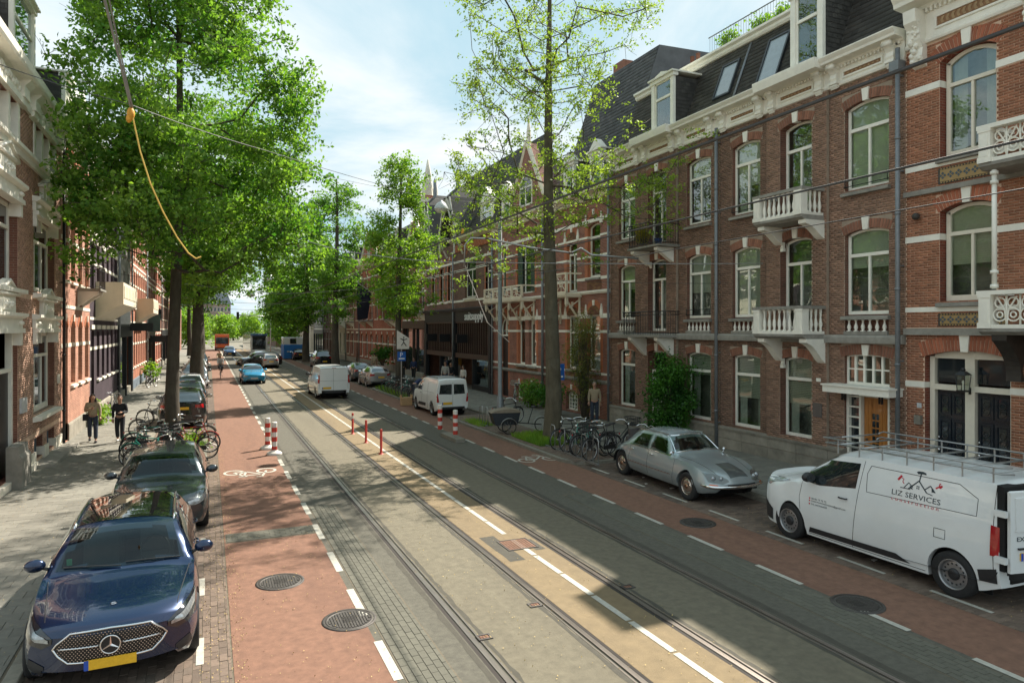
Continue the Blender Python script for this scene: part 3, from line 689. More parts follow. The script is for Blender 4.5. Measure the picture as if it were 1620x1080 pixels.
 # ------------------------------------------------------------------ the near houses on the right
bm_brown=mat('brown_brick',(.235,.135,.09),.85,var=.2,vscale=1.2,isl=.3,bump=.25,bscale=90,dirt=.7,col2=(.13,.075,.052))
bm_red=mat('red_brick',(.40,.165,.088),.85,var=.14,vscale=1.2,isl=.25,bump=.25,bscale=90,dirt=.6,col2=(.24,.10,.06))
bm_arch=mat('arch_brick',(.27,.12,.075),.85,var=.15,isl=.25)
bm_archr=mat('arch_brick_red',(.38,.125,.065),.85,var=.15,isl=.2)
mortar=mat('mortar',(.33,.26,.195),.95,var=.2,vscale=3);mortar_l=mat('light_mortar',(.62,.43,.31),.95,var=.2,vscale=3)
rev_b=brickmat('brick_reveal','74483a','603e30','7c6c5c');brickmat('brick_plain','6b3b2b','5d3428','6f6355')
slate_m=mat('roof_slate',(.055,.052,.046),.75,var=.3,vscale=1.5,isl=.3,col2=(.05,.055,.03),dirt=.5)
slate_b=mat('blue_slate',(.085,.09,.095),.6,var=.3,vscale=1.5,isl=.3)
blind_g=mat('green_blind',(.72,.73,.65),.8,var=.06);blind_w=mat('cream_blind',(.74,.71,.60),.8,var=.06)
plinth_m=mat('plinth_stone',(.26,.235,.19),.9,var=.25,vscale=3,bump=.5,bscale=30,isl=.15,dirt=.5)
GW=glass
def plinth(h,Y0,Y1,z1,ops=(),blocks=1.0,m=None,o=.05):
 """base of dressed stone blocks"""
 w=None;y=Y0;k=0
 while y<Y1-.05:
  yb=min(y+blocks,Y1)
  for za,zb in((.09,z1*.52),(z1*.52,z1-.12)):
   cuts=[(y,yb)]
   for a,b in ops:
    nc=[]
    for u,v in cuts:
     if b<=u or a>=v:nc.append((u,v));continue
     if a>u:nc.append((u,a))
     if b<v:nc.append((b,v))
    cuts=nc
   for u,v in cuts:
    if v-u>.08:h.bx('plinth_block',m or plinth_m,u+.006,v-.006,za+.006,zb-.006,-.2,o+rnd.uniform(-.004,.004))
  y=yb;k+=1
 cuts=[(Y0,Y1)]
 for a,b in ops:
  nc=[]
  for u,v in cuts:
   if b<=u or a>=v:nc.append((u,v));continue
   if a>u:nc.append((u,a))
   if b<v:nc.append((b,v))
  cuts=nc
 for u,v in cuts:
  t=MB();h.prism_oz(t,[(-.2,z1-.12),(o+.02,z1-.12),(o+.03,z1-.05),(-.02,z1),(-.2,z1)],u,v);t.build('plinth_cap',m or plinth_m,h.root)
def dormer(h,Y0,Y1,z0,z1,back_o,front_o=0.0,cheek=None,flat=True,gable=0):
 """window dormer standing on the cornice"""
 t=MB();f=.18
 h.box(t,Y0,Y0+f,z0,z1-.2,front_o-.12,front_o);h.box(t,Y1-f,Y1,z0,z1-.2,front_o-.12,front_o);h.box(t,Y0+f,Y1-f,z0,z0+.14,front_o-.12,front_o)
 h.box(t,Y0-.06,Y1+.06,z1-.2,z1-.06,front_o-.2,front_o+.04)
 if gable:h.prism_yz(t,[(Y0-.08,z1-.06),(Y1+.08,z1-.06),((Y0+Y1)/2,z1+gable)],front_o-.3,front_o+.05)
 d=t.build('dormer',white,h.root)
 t=MB();h.box(t,Y0-.1,Y1+.1,z1-.06,z1,back_o,front_o+.12);t.build('dormer_roof',white,d)
 t=MB();h.box(t,Y0+.02,Y1-.02,z0,z1-.2,back_o,front_o-.125);t.build('cheek',cheek or slate_m,d)
 # slate courses on the cheeks
 V=[];Fc=[];rb=random.Random(2)
 for yy,sg in((Y0,-1),(Y1,1)):
  z=z0;r_=0
  while z<z1-.25:
   o_=back_o+(.1 if r_%2 else 0)
   while o_<front_o-.16:
    b=len(V);e=.012+rb.uniform(0,.004);a=h.a(yy+sg*e);a2=h.a(yy+sg*.001);o2=min(o_+.2,front_o-.13)
    V+=[(a,o_+.004,z),(a,o2-.004,z),(a2,o2-.004,z+.17),(a2,o_+.004,z+.17)];Fc.append((b,b+1,b+2,b+3));o_+=.2
   z+=.145;r_+=1
 link('cheek_slate',npmesh('cheek_slate',V,Fc,cheek or slate_m),d,kind='stuff')
 w=window(h,Y0+f,Y1-f,z0+.14,z1-.2,0,.66,0,o=front_o-.05,fr=.06,room=False,name='dormer_window')
 t=MB();h.box(t,Y0+f,Y1-f,z0+.14,z1-.2,front_o-.6,front_o-.55);t.build('room',dark_room,w)
 return d
def skylight(h,yc,w,s0,s1,p0,p1):
 L=math.hypot(p1[0]-p0[0],p1[1]-p0[1]);du,dv=(p1[0]-p0[0])/L,(p1[1]-p0[1])/L;nx,nz=dv,-du
 def quadbox(m,a,b,sa,sb,e0,e1):
  vs=[]
  for e in(e0,e1):
   for(y,s_)in((a,sa),(b,sa),(b,sb),(a,sb)):vs.append((h.a(y),p0[0]+du*s_+nx*e,p0[1]+dv*s_+nz*e))
  m.add(vs,[(0,3,2,1),(4,5,6,7),(0,1,5,4),(1,2,6,5),(2,3,7,6),(3,0,4,7)])
 if nx<0:nx,nz=-nx,-nz
 m=MB();f=.07;a,b=yc-w/2,yc+w/2
 quadbox(m,a,a+f,s0,s1,0,.1);quadbox(m,b-f,b,s0,s1,0,.1);quadbox(m,a+f,b-f,s0,s0+f,0,.1);quadbox(m,a+f,b-f,s1-f,s1,0,.1)
 fr=m.build('skylight',mat('skylight_frame',(.03,.035,.04),.5),h.root)
 m=MB();quadbox(m,a+f,b-f,s0+f,s1-f,.03,.06);m.build('pane',mat('skylight_glass',(.25,.30,.32),.03,spec=1,var=.1),fr)
def french(h,ya,yb,z0,z1,rise=.14,**k):
 return window(h,ya,yb,z0,z1,rise,.72,1,fr=.075,name='balcony_door',**k)
TRM=(-.45,11.70);TRT=(-1.45,14.25)
def townhouse(h,bays,risalit,entry,mirror):
 """bays: three openings (near to far)"""
 Ya,Yb=h.Ya,h.Yb;ops_m=[];ops_r=[]
 zg,zm,zt=(.90,3.30),(4.52,6.82),(7.90,10.27)
 body(h,9,11.6)
 ra,rb_=risalit
 allops=[]
 for i,(a,b,kind)in enumerate(bays):
  if kind=='balc':allops+=[(a,b,.90 if entry!=i else .12,3.3,.10),(a,b,4.12 if mirror==0 else 4.05,6.85,.12),(a,b,7.45,10.30,.12)]
  elif entry==i:allops+=[(a-.02,b+.02,.12,3.45,.06),(a,b,3.975,zm[1],.12),(a,b,*zt,.12)]
  else:allops+=[(a,b,*zg,.10),(a,b,3.975,zm[1],.12),(a,b,*zt,.12)]
 bands=[(3.74,3.97)]
 segs=[(Ya,ra,0),(ra,rb_,.10),(rb_,Yb,0)]
 for s0,s1,o in segs:
  if s1-s0<.05:continue
  op=[q for q in allops if s0-.01<(q[0]+q[1])/2<s1+.01]
  wall(h,'wall',mortar,s0,s1,.1,10.88,op,o,.26+o,bm_brown,bands,rev_b)
 t=MB();h.prism_oz(t,[(-.05,3.74),(.16,3.74),(.17,3.80),(.17,3.90),(.13,3.96),(-.05,3.97)],Ya,Yb);t.build('string_course',stone_g,h.root)
 plinth(h,Ya,Yb,.84,[(a-.0,b+.0)for i,(a,b,k)in enumerate(bays)if entry==i],1.15,o=.12)
 return allops
 # B2a : near brown brick house
hA=House('townhouse','brown brick townhouse with white balustraded balconies and a varnished wooden front door','R',11.9,18.84,group='terraced houses on the right of the street')
baysA=[(12.38,13.72,'win'),(14.78,15.98,'balc'),(16.92,18.2,'win')]
townhouse(hA,baysA,(14.25,16.55),0,0)
hB=House('townhouse','brown brick townhouse with black iron balconies and a climbing shrub by its door','R',18.84,25.88,group='terraced houses on the right of the street')
baysB=[(19.28,20.6,'win'),(21.72,22.92,'balc'),(23.96,25.2,'win')]
townhouse(hB,baysB,(21.1,23.4),1,1)
for h,bays,ent,ris in((hA,baysA,0,(14.25,16.55)),(hB,baysB,1,(21.1,23.4))):
 for i,(a,b,kind)in enumerate(bays):
  oo=.10 if kind=='balc' else 0;ex=dict(o=-.16+0)
  for lvl,(z0,z1,rise)in enumerate(((.90,3.30,.10),(4.52,6.82,.12),(7.90,10.27,.12))):
   bl=(rnd.choice([.3,.45,.6,.8]),rnd.choice([blind_g,blind_w]))if rnd.random()<.75 else None  # extra blinds added at random to lighten panes that came out near black
   if lvl==1 and h is hA:bl=(.45 if i==0 else 1.0,blind_g)  # part-drawn blind is real; the full one stands in for a pale reflection
   if lvl==2 and i==0 and h is hA:bl=(.97,blind_g)
   if lvl==2 and i==2:bl=(.6,blind_g)
   if lvl==0 and h is hB and i==0:bl=(.34,blind_g)
   if kind=='balc' and lvl>0:
    z0b=4.12 if lvl==1 else 7.45;french(h,a,b,z0b if not(h is hB and lvl==1)else 4.05,z1+.03,.12,o=-.14,curtain=False)
    arch_ring(h,bm_arch,a,b,z1+.03-.12,.12,.25,o0=.05,o1=.112,key=1,keym=white,keyh=.30)
   elif lvl==0 and i==ent:continue
   else:
    window(h,a,b,z0,z1,rise,.70 if lvl else .72,1 if lvl else 0,o=-.13,sill=True if lvl!=0 else None,blind=bl,curtain=(lvl==0 or i==2),rail=([z0+.12,z0+.3]if(lvl==2 and i!=1 and h is hA)or(lvl==1 and h is hB and i==0)else None))
    arch_ring(h,bm_arch,a,b,z1-rise,rise,.25,o0=oo-.05,o1=oo+.012,keym=white,keyh=.30)
   if lvl==1 and kind=='win':
    t=MB();h.box(t,a,b,3.97,4.06,-.18,.06);p_=t.build('balustrade_base',stone_g,h.root);balusters(h,a+.02,b-.02,4.06,4.40,-.01,6,p_,white)
    h.bx('recess',rev_b,a,b,3.97,4.52,-.24,-.13)
 cons=[h.Ya+.33,ris[0]-.28,ris[0]+.25,ris[1]-.25,ris[1]+.28,h.Yb-.3]
 pan=[(h.Ya+.6,ris[0]-.5),(ris[0]+.5,ris[1]-.5),(ris[1]+.55,h.Yb-.6)]
 cornice(h,h.Ya,h.Yb,10.88,11.68,.50,white,pan,cons)
 cb_=MB();h.prism_oz(cb_,[(0,11.42),(.60,11.44),(.64,11.66),(.64,11.72),(0,11.72)],ris[0]-.05,ris[1]+.05);cb_.build('cornice_break',white,h.root)
 # mansard, attic ledge
 t=MB();h.prism_oz(t,[(-.3,11.6),TRM,TRT,(-9,14.25),(-9,11.6)],h.Ya,h.Yb);rf=t.build('roof',slate_m,h.root)
 dz=(14.5,15.7)if h is hA else(21.45,22.85)
 slates(h,rf,slate_m,h.Ya,h.Yb,TRM,TRT,.24,.17,holes=[(dz[0]-.05,dz[1]+.05,11,15)])
 t=MB();h.prism_oz(t,[TRT,(-1.35,14.25),(-1.3,14.32),(-1.3,14.40),(-1.2,14.46),(-1.2,14.54),(-1.7,14.54),(-1.7,14.25)],h.Ya,h.Yb);t.build('attic_cornice',white,rf)
 dormer(h,dz[0],dz[1],11.68,13.95 if h is hB else 14.25,-1.6,-.02,gable=.0 if h is hA else .16)
 t=MB()
 for y in((h.Ya+3.6+3.4)if h is hA else h.Ya+.1,):h.tube(t,[(y-.1,11.75,-.42),(y-.1,14.2,-1.4)],.03,6)
 t.build('lightning_rod',zinc,h.root)
skylight(hB,19.55,.9,.75,2.15,TRM,TRT);skylight(hA,17.3,.95,.55,2.3,TRM,TRT)
downpipe(hA,18.80,11.0,.17,.06);downpipe(hA,11.98,11.2,.2,.06)
t=MB();hA.box(t,11.86,12.12,10.62,10.86,.08,.34);t.build('rainwater_head',zinc,hA.root)
downpipe(hB,25.82,10.9,.14,.055)
stone_balcony(hA,14.30,16.20,3.86,.92,.95,white,cons=(14.42,16.02),front_n=7)
stone_balcony(hA,14.34,16.20,7.22,.90,.95,white,cons=(14.45,16.02),conh=.62,front_n=7)
iron_balcony(hB,21.0,23.5,3.80,.98,.95,cons=(21.35,23.1),step=.11)
iron_balcony(hB,21.0,23.1,7.18,.98,.95,cons=(21.35,22.9),conh=.6,step=.11)
# entrance of the near brown house
t=MB();hA.box(t,11.98,14.02,2.40,2.58,-.1,.52);hA.box(t,11.95,14.05,2.58,2.62,-.1,.56);t.build('door_canopy',white,hA.root)
w_=window(hA,12.36,13.74,2.62,3.45,.06,1.0,4,o=-.1,fr=.05,lower=[.5],name='fanlight',sill=None)
arch_ring(hA,bm_arch,12.3,13.8,3.36,.08,.28,keym=white,keyh=.26)
t=MB();hA.box(t,12.36,12.46,.12,2.4,-.28,-.06);hA.box(t,13.28,13.34,.12,2.4,-.24,-.08);hA.box(t,13.66,13.74,.12,2.4,-.28,-.08);hA.box(t,12.46,13.28,2.3,2.4,-.28,-.08)
for k in range(8):hA.box(t,13.34,13.66,.3+k*.28,.34+k*.28,-.22,-.1)
de=t.build('door_frame',white,hA.root)
t=MB();hA.box(t,13.34,13.66,.12,2.4,-.2,-.18);t.build('side_pane',glass_dark,de)
wood=mat('varnished_wood',(.42,.17,.04),.35,var=.25,vscale=4,stretch=(6,6,.5),coat=.3)
t=MB();hA.box(t,12.47,13.27,.14,2.29,-.26,-.2);dr=t.build('front_door',wood,hA.root)
t=MB();n_=7
for k in range(n_):
 a=12.5+.74*k/n_
 if not 2<k<5:hA.box(t,a+.004,a+.74/n_-.004,.2,2.24,-.2,-.188)
t.build('boards',wood,dr)
t=MB()
for k in range(7):
 for yy in(12.81,12.925):hA.box(t,yy,yy+.09,.5+k*.2,.66+k*.2,-.2,-.192)
t.build('door_glass',glass_dark,dr)
t=MB();t.lathe([(.001,.03),(.03,.025),(.035,.01),(.02,0)],n=10,axis='y',c=(hA.a(13.17),-.18,1.15));t.build('handle',iron,dr)
for yy in(13.78,12.62):
 t=MB();hA.box(t,yy,yy+.03,2.16,2.34,.0,.05);hA.box(t,yy-.08,yy-.05,2.16,2.34,.0,.05);hA.box(t,yy-.05,yy,2.23,2.27,.0,.05);t.build('house_number',black,hA.root)
t=MB();hA.box(t,14.4,14.72,1.6,2.0,.1,.125);t.build('name_plaque',mat('plaque',(.12,.10,.09),.5),hA.root)
t=MB();hA.box(t,14.45,14.6,2.62,2.72,.1,.12);t.build('number_plate',white,hA.root)
h_=hB
t=MB();h_.box(t,22.05,22.16,.12,2.4,-.5,-.1);h_.box(t,22.8,22.9,.12,2.4,-.5,-.1);h_.box(t,22.05,22.9,2.4,2.52,-.5,-.1);h_.box(t,21.72,22.92,3.2,3.3,-.3,-.15);t.build('door_frame',white,h_.root)
t=MB();h_.box(t,21.74,22.92,.1,3.28,-.56,-.5);t.build('front_door',black,h_.root)
t=MB();h_.box(t,22.1,22.9,2.52,3.2,-.45,-.43);t.build('fanlight',glass_dark,h_.root)
arch_ring(h_,bm_arch,21.72,22.92,3.2,.10,.25,o0=.05,o1=.112,keym=white,keyh=.28)
h_.bx('door_step',stone_g,21.5,23.1,.09,.24,-.3,.4)
# roof terrace railing and plants
t=MB();Yr0,Yr1=14.6,21.2
rt=thing('terrace_railing','thin grey railing of the roof terrace above the brown brick townhouses','railing',(XR+1.5,0,14.54))
t=MB();t.tube([(0,Yr0+1.2,0.75),(0,Yr1,.75)],.022,6);t.tube([(0,Yr0+1.2,.08),(0,Yr1,.08)],.015,6);t.build('rail',zinc,rt)
t=MB()
y=Yr0+1.2
while y<Yr1:t.tube([(0,y,0),(0,y,.75)],.008,4);y+=.13
t.build('bars',zinc,rt,kind='stuff')
# chimney stacks
for h,y in((hA,15.4),(hB,24.6)):
 t=MB();h.box(t,y,y+.8,14.2,15.9,-4.2,-3.6);h.box(t,y-.06,y+.86,15.8,15.95,-4.26,-3.54)
 for k in range(2):t.lathe([(.11,15.95),(.09,16.35),(.11,16.4)],c=(h.a(y+.2+k*.4),-3.9,0),n=10)
 t.build('chimney',bm_arch,h.root)
 # B1 : red brick house with white bands
hC=House('townhouse','bright red brick townhouse with white stone bands and dark double front doors','R',3.0,11.9,group='terraced houses on the right of the street')
body(hC,9,12.4)
opsC=[(9.72,11.02,8.22,10.72,.2),(9.72,11.02,4.78,7.10,.16),(9.42,11.40,.12,3.62,.16),(5.0,8.6,8.0,10.7,.3),(5.0,8.6,4.7,7.1,.3),(4.6,8.4,1.1,3.4,.2)]
bandsC=[(9.94,10.10),(8.03,8.16),(6.27,6.42),(4.54,4.66),(2.69,2.83),(3.98,4.14),(7.42,7.54)]
wall(hC,'wall',mortar_l,3.0,11.9,.1,11.1,opsC,0,.30,bm_red,bandsC,brickmat('red_reveal','8a4430','74382a','8a7260'))
for i,(z0,z1)in enumerate(bandsC):
 m_=white if i<5 else stone_g
 cuts=[(3.0,11.9)]
 for q in opsC:
  if q[2]<(z0+z1)/2<q[3]:
   nc=[]
   for u,v in cuts:
    if q[1]<=u or q[0]>=v:nc.append((u,v));continue
    if q[0]>u:nc.append((u,q[0]))
    if q[1]<v:nc.append((q[1],v))
   cuts=nc
 for u,v in cuts:hC.bx('stone_band',m_,u-.006,v+.006,z0,z1,-.25 if i<5 else 0,.02 if i<5 else .10)
cw=mat('ivory_paint',(.76,.70,.57),.45,var=.05,dirt=.15)
window(hC,9.74,11.0,8.24,10.70,.2,.70,1,fm=cw,o=-.2,fr=.10,sill=True,dep=.08,curtain=True)
window(hC,9.74,11.0,4.80,7.08,.16,.70,1,fm=cw,o=-.2,fr=.10,sill=True,blind=(.62,blind_w),dep=.08)
for a,b,z0,z1,ri in opsC[3:]:window(hC,a,b,z0,z1,ri,.7,2,fm=cw,o=-.2,fr=.10,sill=True)
arch_ring(hC,bm_archr,9.72,11.02,10.52,.2,.36,keym=white,keyh=.40,keyw=.22)
arch_ring(hC,bm_archr,9.72,11.02,6.94,.16,.34,keym=white,keyh=.36,keyw=.22)
arch_ring(hC,bm_archr,9.42,11.40,3.46,.16,.36,keym=white,keyh=.38,keyw=.22)
arch_ring(hC,bm_archr,5.0,8.6,10.4,.3,.36,keym=white);arch_ring(hC,bm_archr,5.0,8.6,6.8,.3,.36,keym=white);arch_ring(hC,bm_archr,4.6,8.4,3.2,.2,.36,keym=white)
# ornamental tile friezes under the windows
tile_d=mat('frieze_tile',(.05,.045,.04),.4);tile_y=mat('frieze_yellow',(.36,.24,.10),.5);tile_b=mat('frieze_blue',(.07,.10,.12),.4)
for z0,z1 in((7.60,7.98),(4.20,4.50)):
 t=MB();hC.box(t,9.5,11.05,z0,z1,-.02,.02);fz=t.build('tile_frieze',tile_d,hC.root)
 t=MB();hC.box(t,9.5,11.0,z0+.05,z1-.05,.02,.028);t.build('frieze_ground',tile_y,fz)
 t=MB();k=0;y=9.6
 while y<10.95:
  c=(z0+z1)/2;r_=.075
  for dy_,dz_ in((-.05,0),(.05,0),(0,.05),(0,-.05)):hC.prism_yz(t,[(y+dy_-.035,c+dz_),(y+dy_,c+dz_+.035),(y+dy_+.035,c+dz_),(y+dy_,c+dz_-.035)],.028,.036)
  y+=.19
 t.build('frieze_diamonds',tile_b,fz,kind='stuff')
 t=MB();y=9.55
 while y<11.0:hC.box(t,y,y+.035,z1-.04,z1-.012,.02,.032);hC.box(t,y,y+.035,z0+.012,z0+.04,.02,.032);y+=.07
 t.build('frieze_border',tile_y,fz,kind='stuff')
cornice(hC,3.0,11.86,11.1,12.35,.62,white,[(9.2,11.1),(6.6,8.6),(4.0,6.2)],[],None)
for y in(11.5,8.9,6.4):
 t=MB();hC.prism_oz(t,[(.0,10.55),(.12,10.60),(.2,10.8),(.16,11.0),(.26,11.2),(.3,11.45),(.42,11.6),(.45,11.9),(.0,11.9)],y-.16,y+.16)
 rr=random.Random(4)
 for k in range(26):zz=10.62+k*.045;t.ball((hC.a(y+rr.uniform(-.13,.13)),.10+.22*(zz-10.55)/1.2+rr.uniform(0,.05),zz),rr.uniform(.04,.075),7,5)
 t.build('carved_console',white,hC.root)
t=MB();hC.prism_oz(t,[(-.3,12.3),(-.4,12.4),(-1.4,14.8),(-9,14.8),(-9,12.3)],3.0,11.9);rf=t.build('roof',slate_m,hC.root);slates(hC,rf,slate_m,3.0,11.9,(-.4,12.4),(-1.4,14.8),.24,.17)
dormer(hC,7.6,9.0,12.35,14.6,-1.4,-.02);dormer(hC,4.4,5.8,12.35,14.6,-1.4,-.02)
t=MB()
for k in range(9):
 hC.box(t,11.72-.0,11.95,12.35+k*.22,12.55+k*.22,-.1-k*.1,.12-k*.1)
t.build('roof_scroll',white,hC.root)
# bay balcony with cast scrolls
for z0 in(7.54,4.02):
 stone_balcony(hC,5.3,9.5,z0,.92,.98,white,style='scroll')
t=MB();hC.tube(t,[(9.25,4.98,.85),(9.25,7.5,.85)],.05,10)
for z in(5.0,5.3,7.2,7.4):hC.tube(t,[(9.25,z,.85),(9.25,z+.07,.85)],.08,10)
t.build('balcony_column',white,hC.root)
iron_b=mat('dark_bracket',(.035,.028,.022),.6,var=.3)
for y in(9.15,6.0):
 t=MB();pts=[(0,4.0),(.86,4.0),(.86,3.88)]
 for k in range(9):a=k/8;pts.append((.8-.45*a+.02-(.16*math.sin(a*math.pi)),3.86-.85*a))
 pts+=[(.34,3.0),(.2,3.0)]
 for k in range(7):a=k/6;pts.append((.2+.02*a-.2*a*a*0+.1*math.sin(a*math.pi),3.0+.45*a))
 pts+=[(0,3.7)]
 hC.prism_oz(t,pts,y-.15,y+.15);t.build('bracket',iron_b,hC.root)
 # double entrance
dd=mat('dark_blue_door',(.010,.016,.024),.25,var=.1,coat=.4)
t=MB();zd=2.66
for a,b in((9.44,9.52),(10.30,10.52),(11.26,11.38)):hC.box(t,a,b,.12,3.46 if a!=10.30 else 3.6,-.3,-.16)
hC.box(t,9.52,10.30,zd,zd+.13,-.3,-.15);hC.box(t,10.52,11.26,zd,zd+.13,-.3,-.15);hC.box(t,9.52,11.26,3.42,3.6,-.3,-.17)
en=t.build('door_frame',cw,hC.root)
for a,b in((9.54,10.28),(10.54,11.24)):
 t=MB();hC.box(t,a,b,2.84,3.40,-.26,-.24);t.build('fanlight',glass_dark,en)
 t=MB();hC.box(t,a,b,.12,zd-.01,-.32,-.26);d_=t.build('front_door',dd,hC.root)
 c=(a+b)/2
 for u,v in((a+.03,c-.02),(c+.02,b-.03)):
  for z0,z1 in((.2,.62),(.7,1.95),(2.05,2.58)):
   t=MB();f=.05;hC.box(t,u,u+f,z0,z1,-.26,-.235);hC.box(t,v-f,v,z0,z1,-.26,-.235);hC.box(t,u+f,v-f,z0,z0+f,-.26,-.235);hC.box(t,u+f,v-f,z1-f,z1,-.26,-.235);t.build('door_panel',dd,d_)
   if z0>.5:
    t=MB();hC.box(t,u+.08,v-.08,z0+.08,z1-.08,-.26,-.252);t.build('door_glass',glass_dark,d_)
    t=MB();cy=(u+v)/2;zz=z0+.14
    while zz<z1-.1:
     hC.tube(t,[(cy+.07*math.cos(q*math.pi/5),zz+.07*math.sin(q*math.pi/5)+.02,-.245)for q in range(11)],.008,4);zz+=.17
    t.build('grille',iron,d_)
 t=MB();hC.box(t,c-.16,c+.16,.42,.5,-.245,-.228);t.build('letter_slot',mat('brass',(.45,.30,.10),.3,metal=.9),d_)
 t=MB();t.ball((hC.a(b-.06),-.2,1.2),.035);t.ball((hC.a(b-.06),-.2,1.5),.025);t.build('handle',chrome,d_)
hC.bx('door_step',stone_g,9.3,11.5,.09,.14,-.3,.35)
# wall lantern
ln=thing('wall_lantern','black glazed lantern on the post between the dark double doors','lantern',(XR+.16,10.41,2.70),R(90))
t=MB();t.box(-.03,.03,-.06,.0,-.10,.06);t.box(-.02,.02,0,.16,-.04,-.01);t.build('bracket',black,ln)
t=MB()
for sx in(-1,1):
 for sy in(-1,1):t.tube([(sx*.085,.24+sy*.085,0),(sx*.11,.24+sy*.11,.36)],.010,5)
t.box(-.1,.1,.14,.34,-.02,.01);t.add([(-.13,.11,.36),(.13,.11,.36),(.13,.37,.36),(-.13,.37,.36),(-.05,.19,.45),(.05,.19,.45),(.05,.29,.45),(-.05,.29,.45)],[(0,1,5,4),(1,2,6,5),(2,3,7,6),(3,0,4,7),(4,5,6,7),(0,3,2,1)]);t.lathe([(.04,.45),(.06,.48),(.02,.53)],c=(0,.24,0),n=8);t.build('cage',black,ln)
t=MB();t.box(-.09,.09,.15,.33,.01,.355);t.build('glass',glass,ln)
t=MB();t.lathe([(.02,0.01),(.02,.16),(.03,.2),(.001,.25)],c=(0,.24,0),n=8);t.build('bulb',white,ln)
t=MB();hC.box(t,11.45,11.62,1.78,2.0,0,.1);t.build('intercom',mat('intercom',(.3,.29,.25),.4,metal=.5),hC.root)
t=MB();hC.box(t,11.48,11.6,2.18,2.3,0,.012);t.build('number_plate',mat('enamel',(.5,.52,.52),.3),hC.root)
t=MB();t.ball((hC.a(11.55),.12,6.9),.09);hC.tube(t,[(11.55,6.9,0),(11.55,6.9,.12)],.03,6);t.build('wire_anchor',iron,hC.root)
plinth(hC,3.0,11.85,.75,[(9.42,11.40)],1.1)
# ------------------------------------------------------------------ the rest of both street fronts
bk_red=brickmat('brick_dark_red','935a48','7f4b3c','a89788');bk_or=brickmat('brick_orange','a8644a','945540','a08a74')
bk_br=brickmat('brick_brown','755244','64463a','86786a');bk_pur=brickmat('brick_purple','3a2a33','31242c','4a3f46')
bk_pink=brickmat('brick_rose','b07a64','9c6855','b8a490');bk_light=mat('pale_plaster',(.42,.38,.29),.85,var=.15,vscale=2,dirt=.3);bk_grey=mat('grey_plaster',(.25,.245,.22),.85,var=.15,vscale=2,dirt=.3)
bk_brt=brickmat('brick_bright_red','a85c44','96503c','ac927c')
acc=mat('accent_brick',(.42,.14,.065),.8,var=.15,vscale=8)
def split(Y0,Y1,cuts):
 iv=[(Y0,Y1)]
 for a,b in cuts:
  nc=[]
  for u,v in iv:
   if b<=u or a>=v:nc.append((u,v));continue
   if a>u:nc.append((u,a))
   if b<v:nc.append((b,v))
  iv=nc
 return[q for q in iv if q[1]-q[0]>.03]
def bands_on(h,bands,ops,Y0,Y1,m,o=.02):
 for z0,z1 in bands:
  for u,v in split(Y0,Y1,[(q[0],q[1])for q in ops if q[2]<(z0+z1)/2<q[3]]):h.bx('stone_band',m,u-.006,v+.006,z0,z1,-.235,o)
  # B3: red and brown house with corner stones, gothic wooden balconies
hD=House('townhouse','red and brown banded brick house with carved wooden balconies left of the big sparse tree','R',25.88,39.45,group='terraced houses on the right of the street')
body(hD,9,10.4)
U=[(26.72,27.85,6.5,8.95,.15),(28.85,29.9,5.92,8.3,.12),(33.5,35.85,6.1,8.8,.0),(37.4,38.2,6.1,8.8,.0)]
Gd=[(26.7,27.85,2.2,4.78,.0),(28.7,29.85,2.2,4.78,.0),(33.3,34.25,2.15,4.65,.0),(34.75,35.7,2.15,4.65,.0),(37.1,38.4,.12,4.75,.5)]
Bs=[(26.8,27.9,.2,1.12,.15),(28.8,29.95,.2,1.12,.15),(33.4,34.3,.2,1.0,.12),(35.05,35.95,.2,1.0,.12)]
wall(hD,'wall',bk_red,25.88,39.45,.1,10.2,U+Gd+Bs,0,.24)
bands_on(hD,[(4.62,4.82),(3.95,4.07),(2.06,2.16),(8.3,8.4),(6.36,6.50),(9.0,9.16),(7.4,7.5)],U+Gd+Bs,25.9,39.43,white)
for z in(5.72,1.66):
 t=MB();hD.prism_oz(t,[(-.02,z),(.06,z),(.12,z+.08),(.12,z+.15),(-.02,z+.18)],25.88,39.45);t.build('string_course',white if z>3 else stone_g,hD.root)
gg=mat('dark_green_paint',(.03,.055,.045),.4)
window(hD,26.72,27.85,6.5,8.95,.15,.75,0,sill=True);window(hD,28.85,29.9,5.92,8.3,.12,.76,1)
window(hD,33.5,35.85,6.1,8.8,0,1,2);window(hD,37.4,38.2,6.1,8.8,0,1,0)
for a,b in((33.55,34.1),(35.2,35.8),(37.45,37.8)):hD.bx('shutter',gg,a,b,6.2,8.7,-.1,-.04)
for a,b in((26.7,27.85),(28.7,29.85)):window(hD,a,b,2.2,4.78,0,.68,0,sill=True,blind=(1,blind_w),silld=.08)
for a,b in((33.3,34.25),(34.75,35.7)):window(hD,a,b,2.15,4.65,0,1,0,sill=True)
window(hD,37.1,38.4,3.7,4.75,.5,1,1);hD.bx('front_door',black,37.15,38.35,.12,3.68,-.3,-.22)
for a,b,z0,z1,ri in Bs:window(hD,a,b,z0,z1,ri,1,3 if a<31 else 0,lower=[.2,.4,.6,.8]if a<31 else None,fr=.06,room=False);arch_ring(hD,acc,a-.05,b+.05,z1-ri,ri+.12,.22,keym=white,keyh=.2,keyw=.14,n=12)
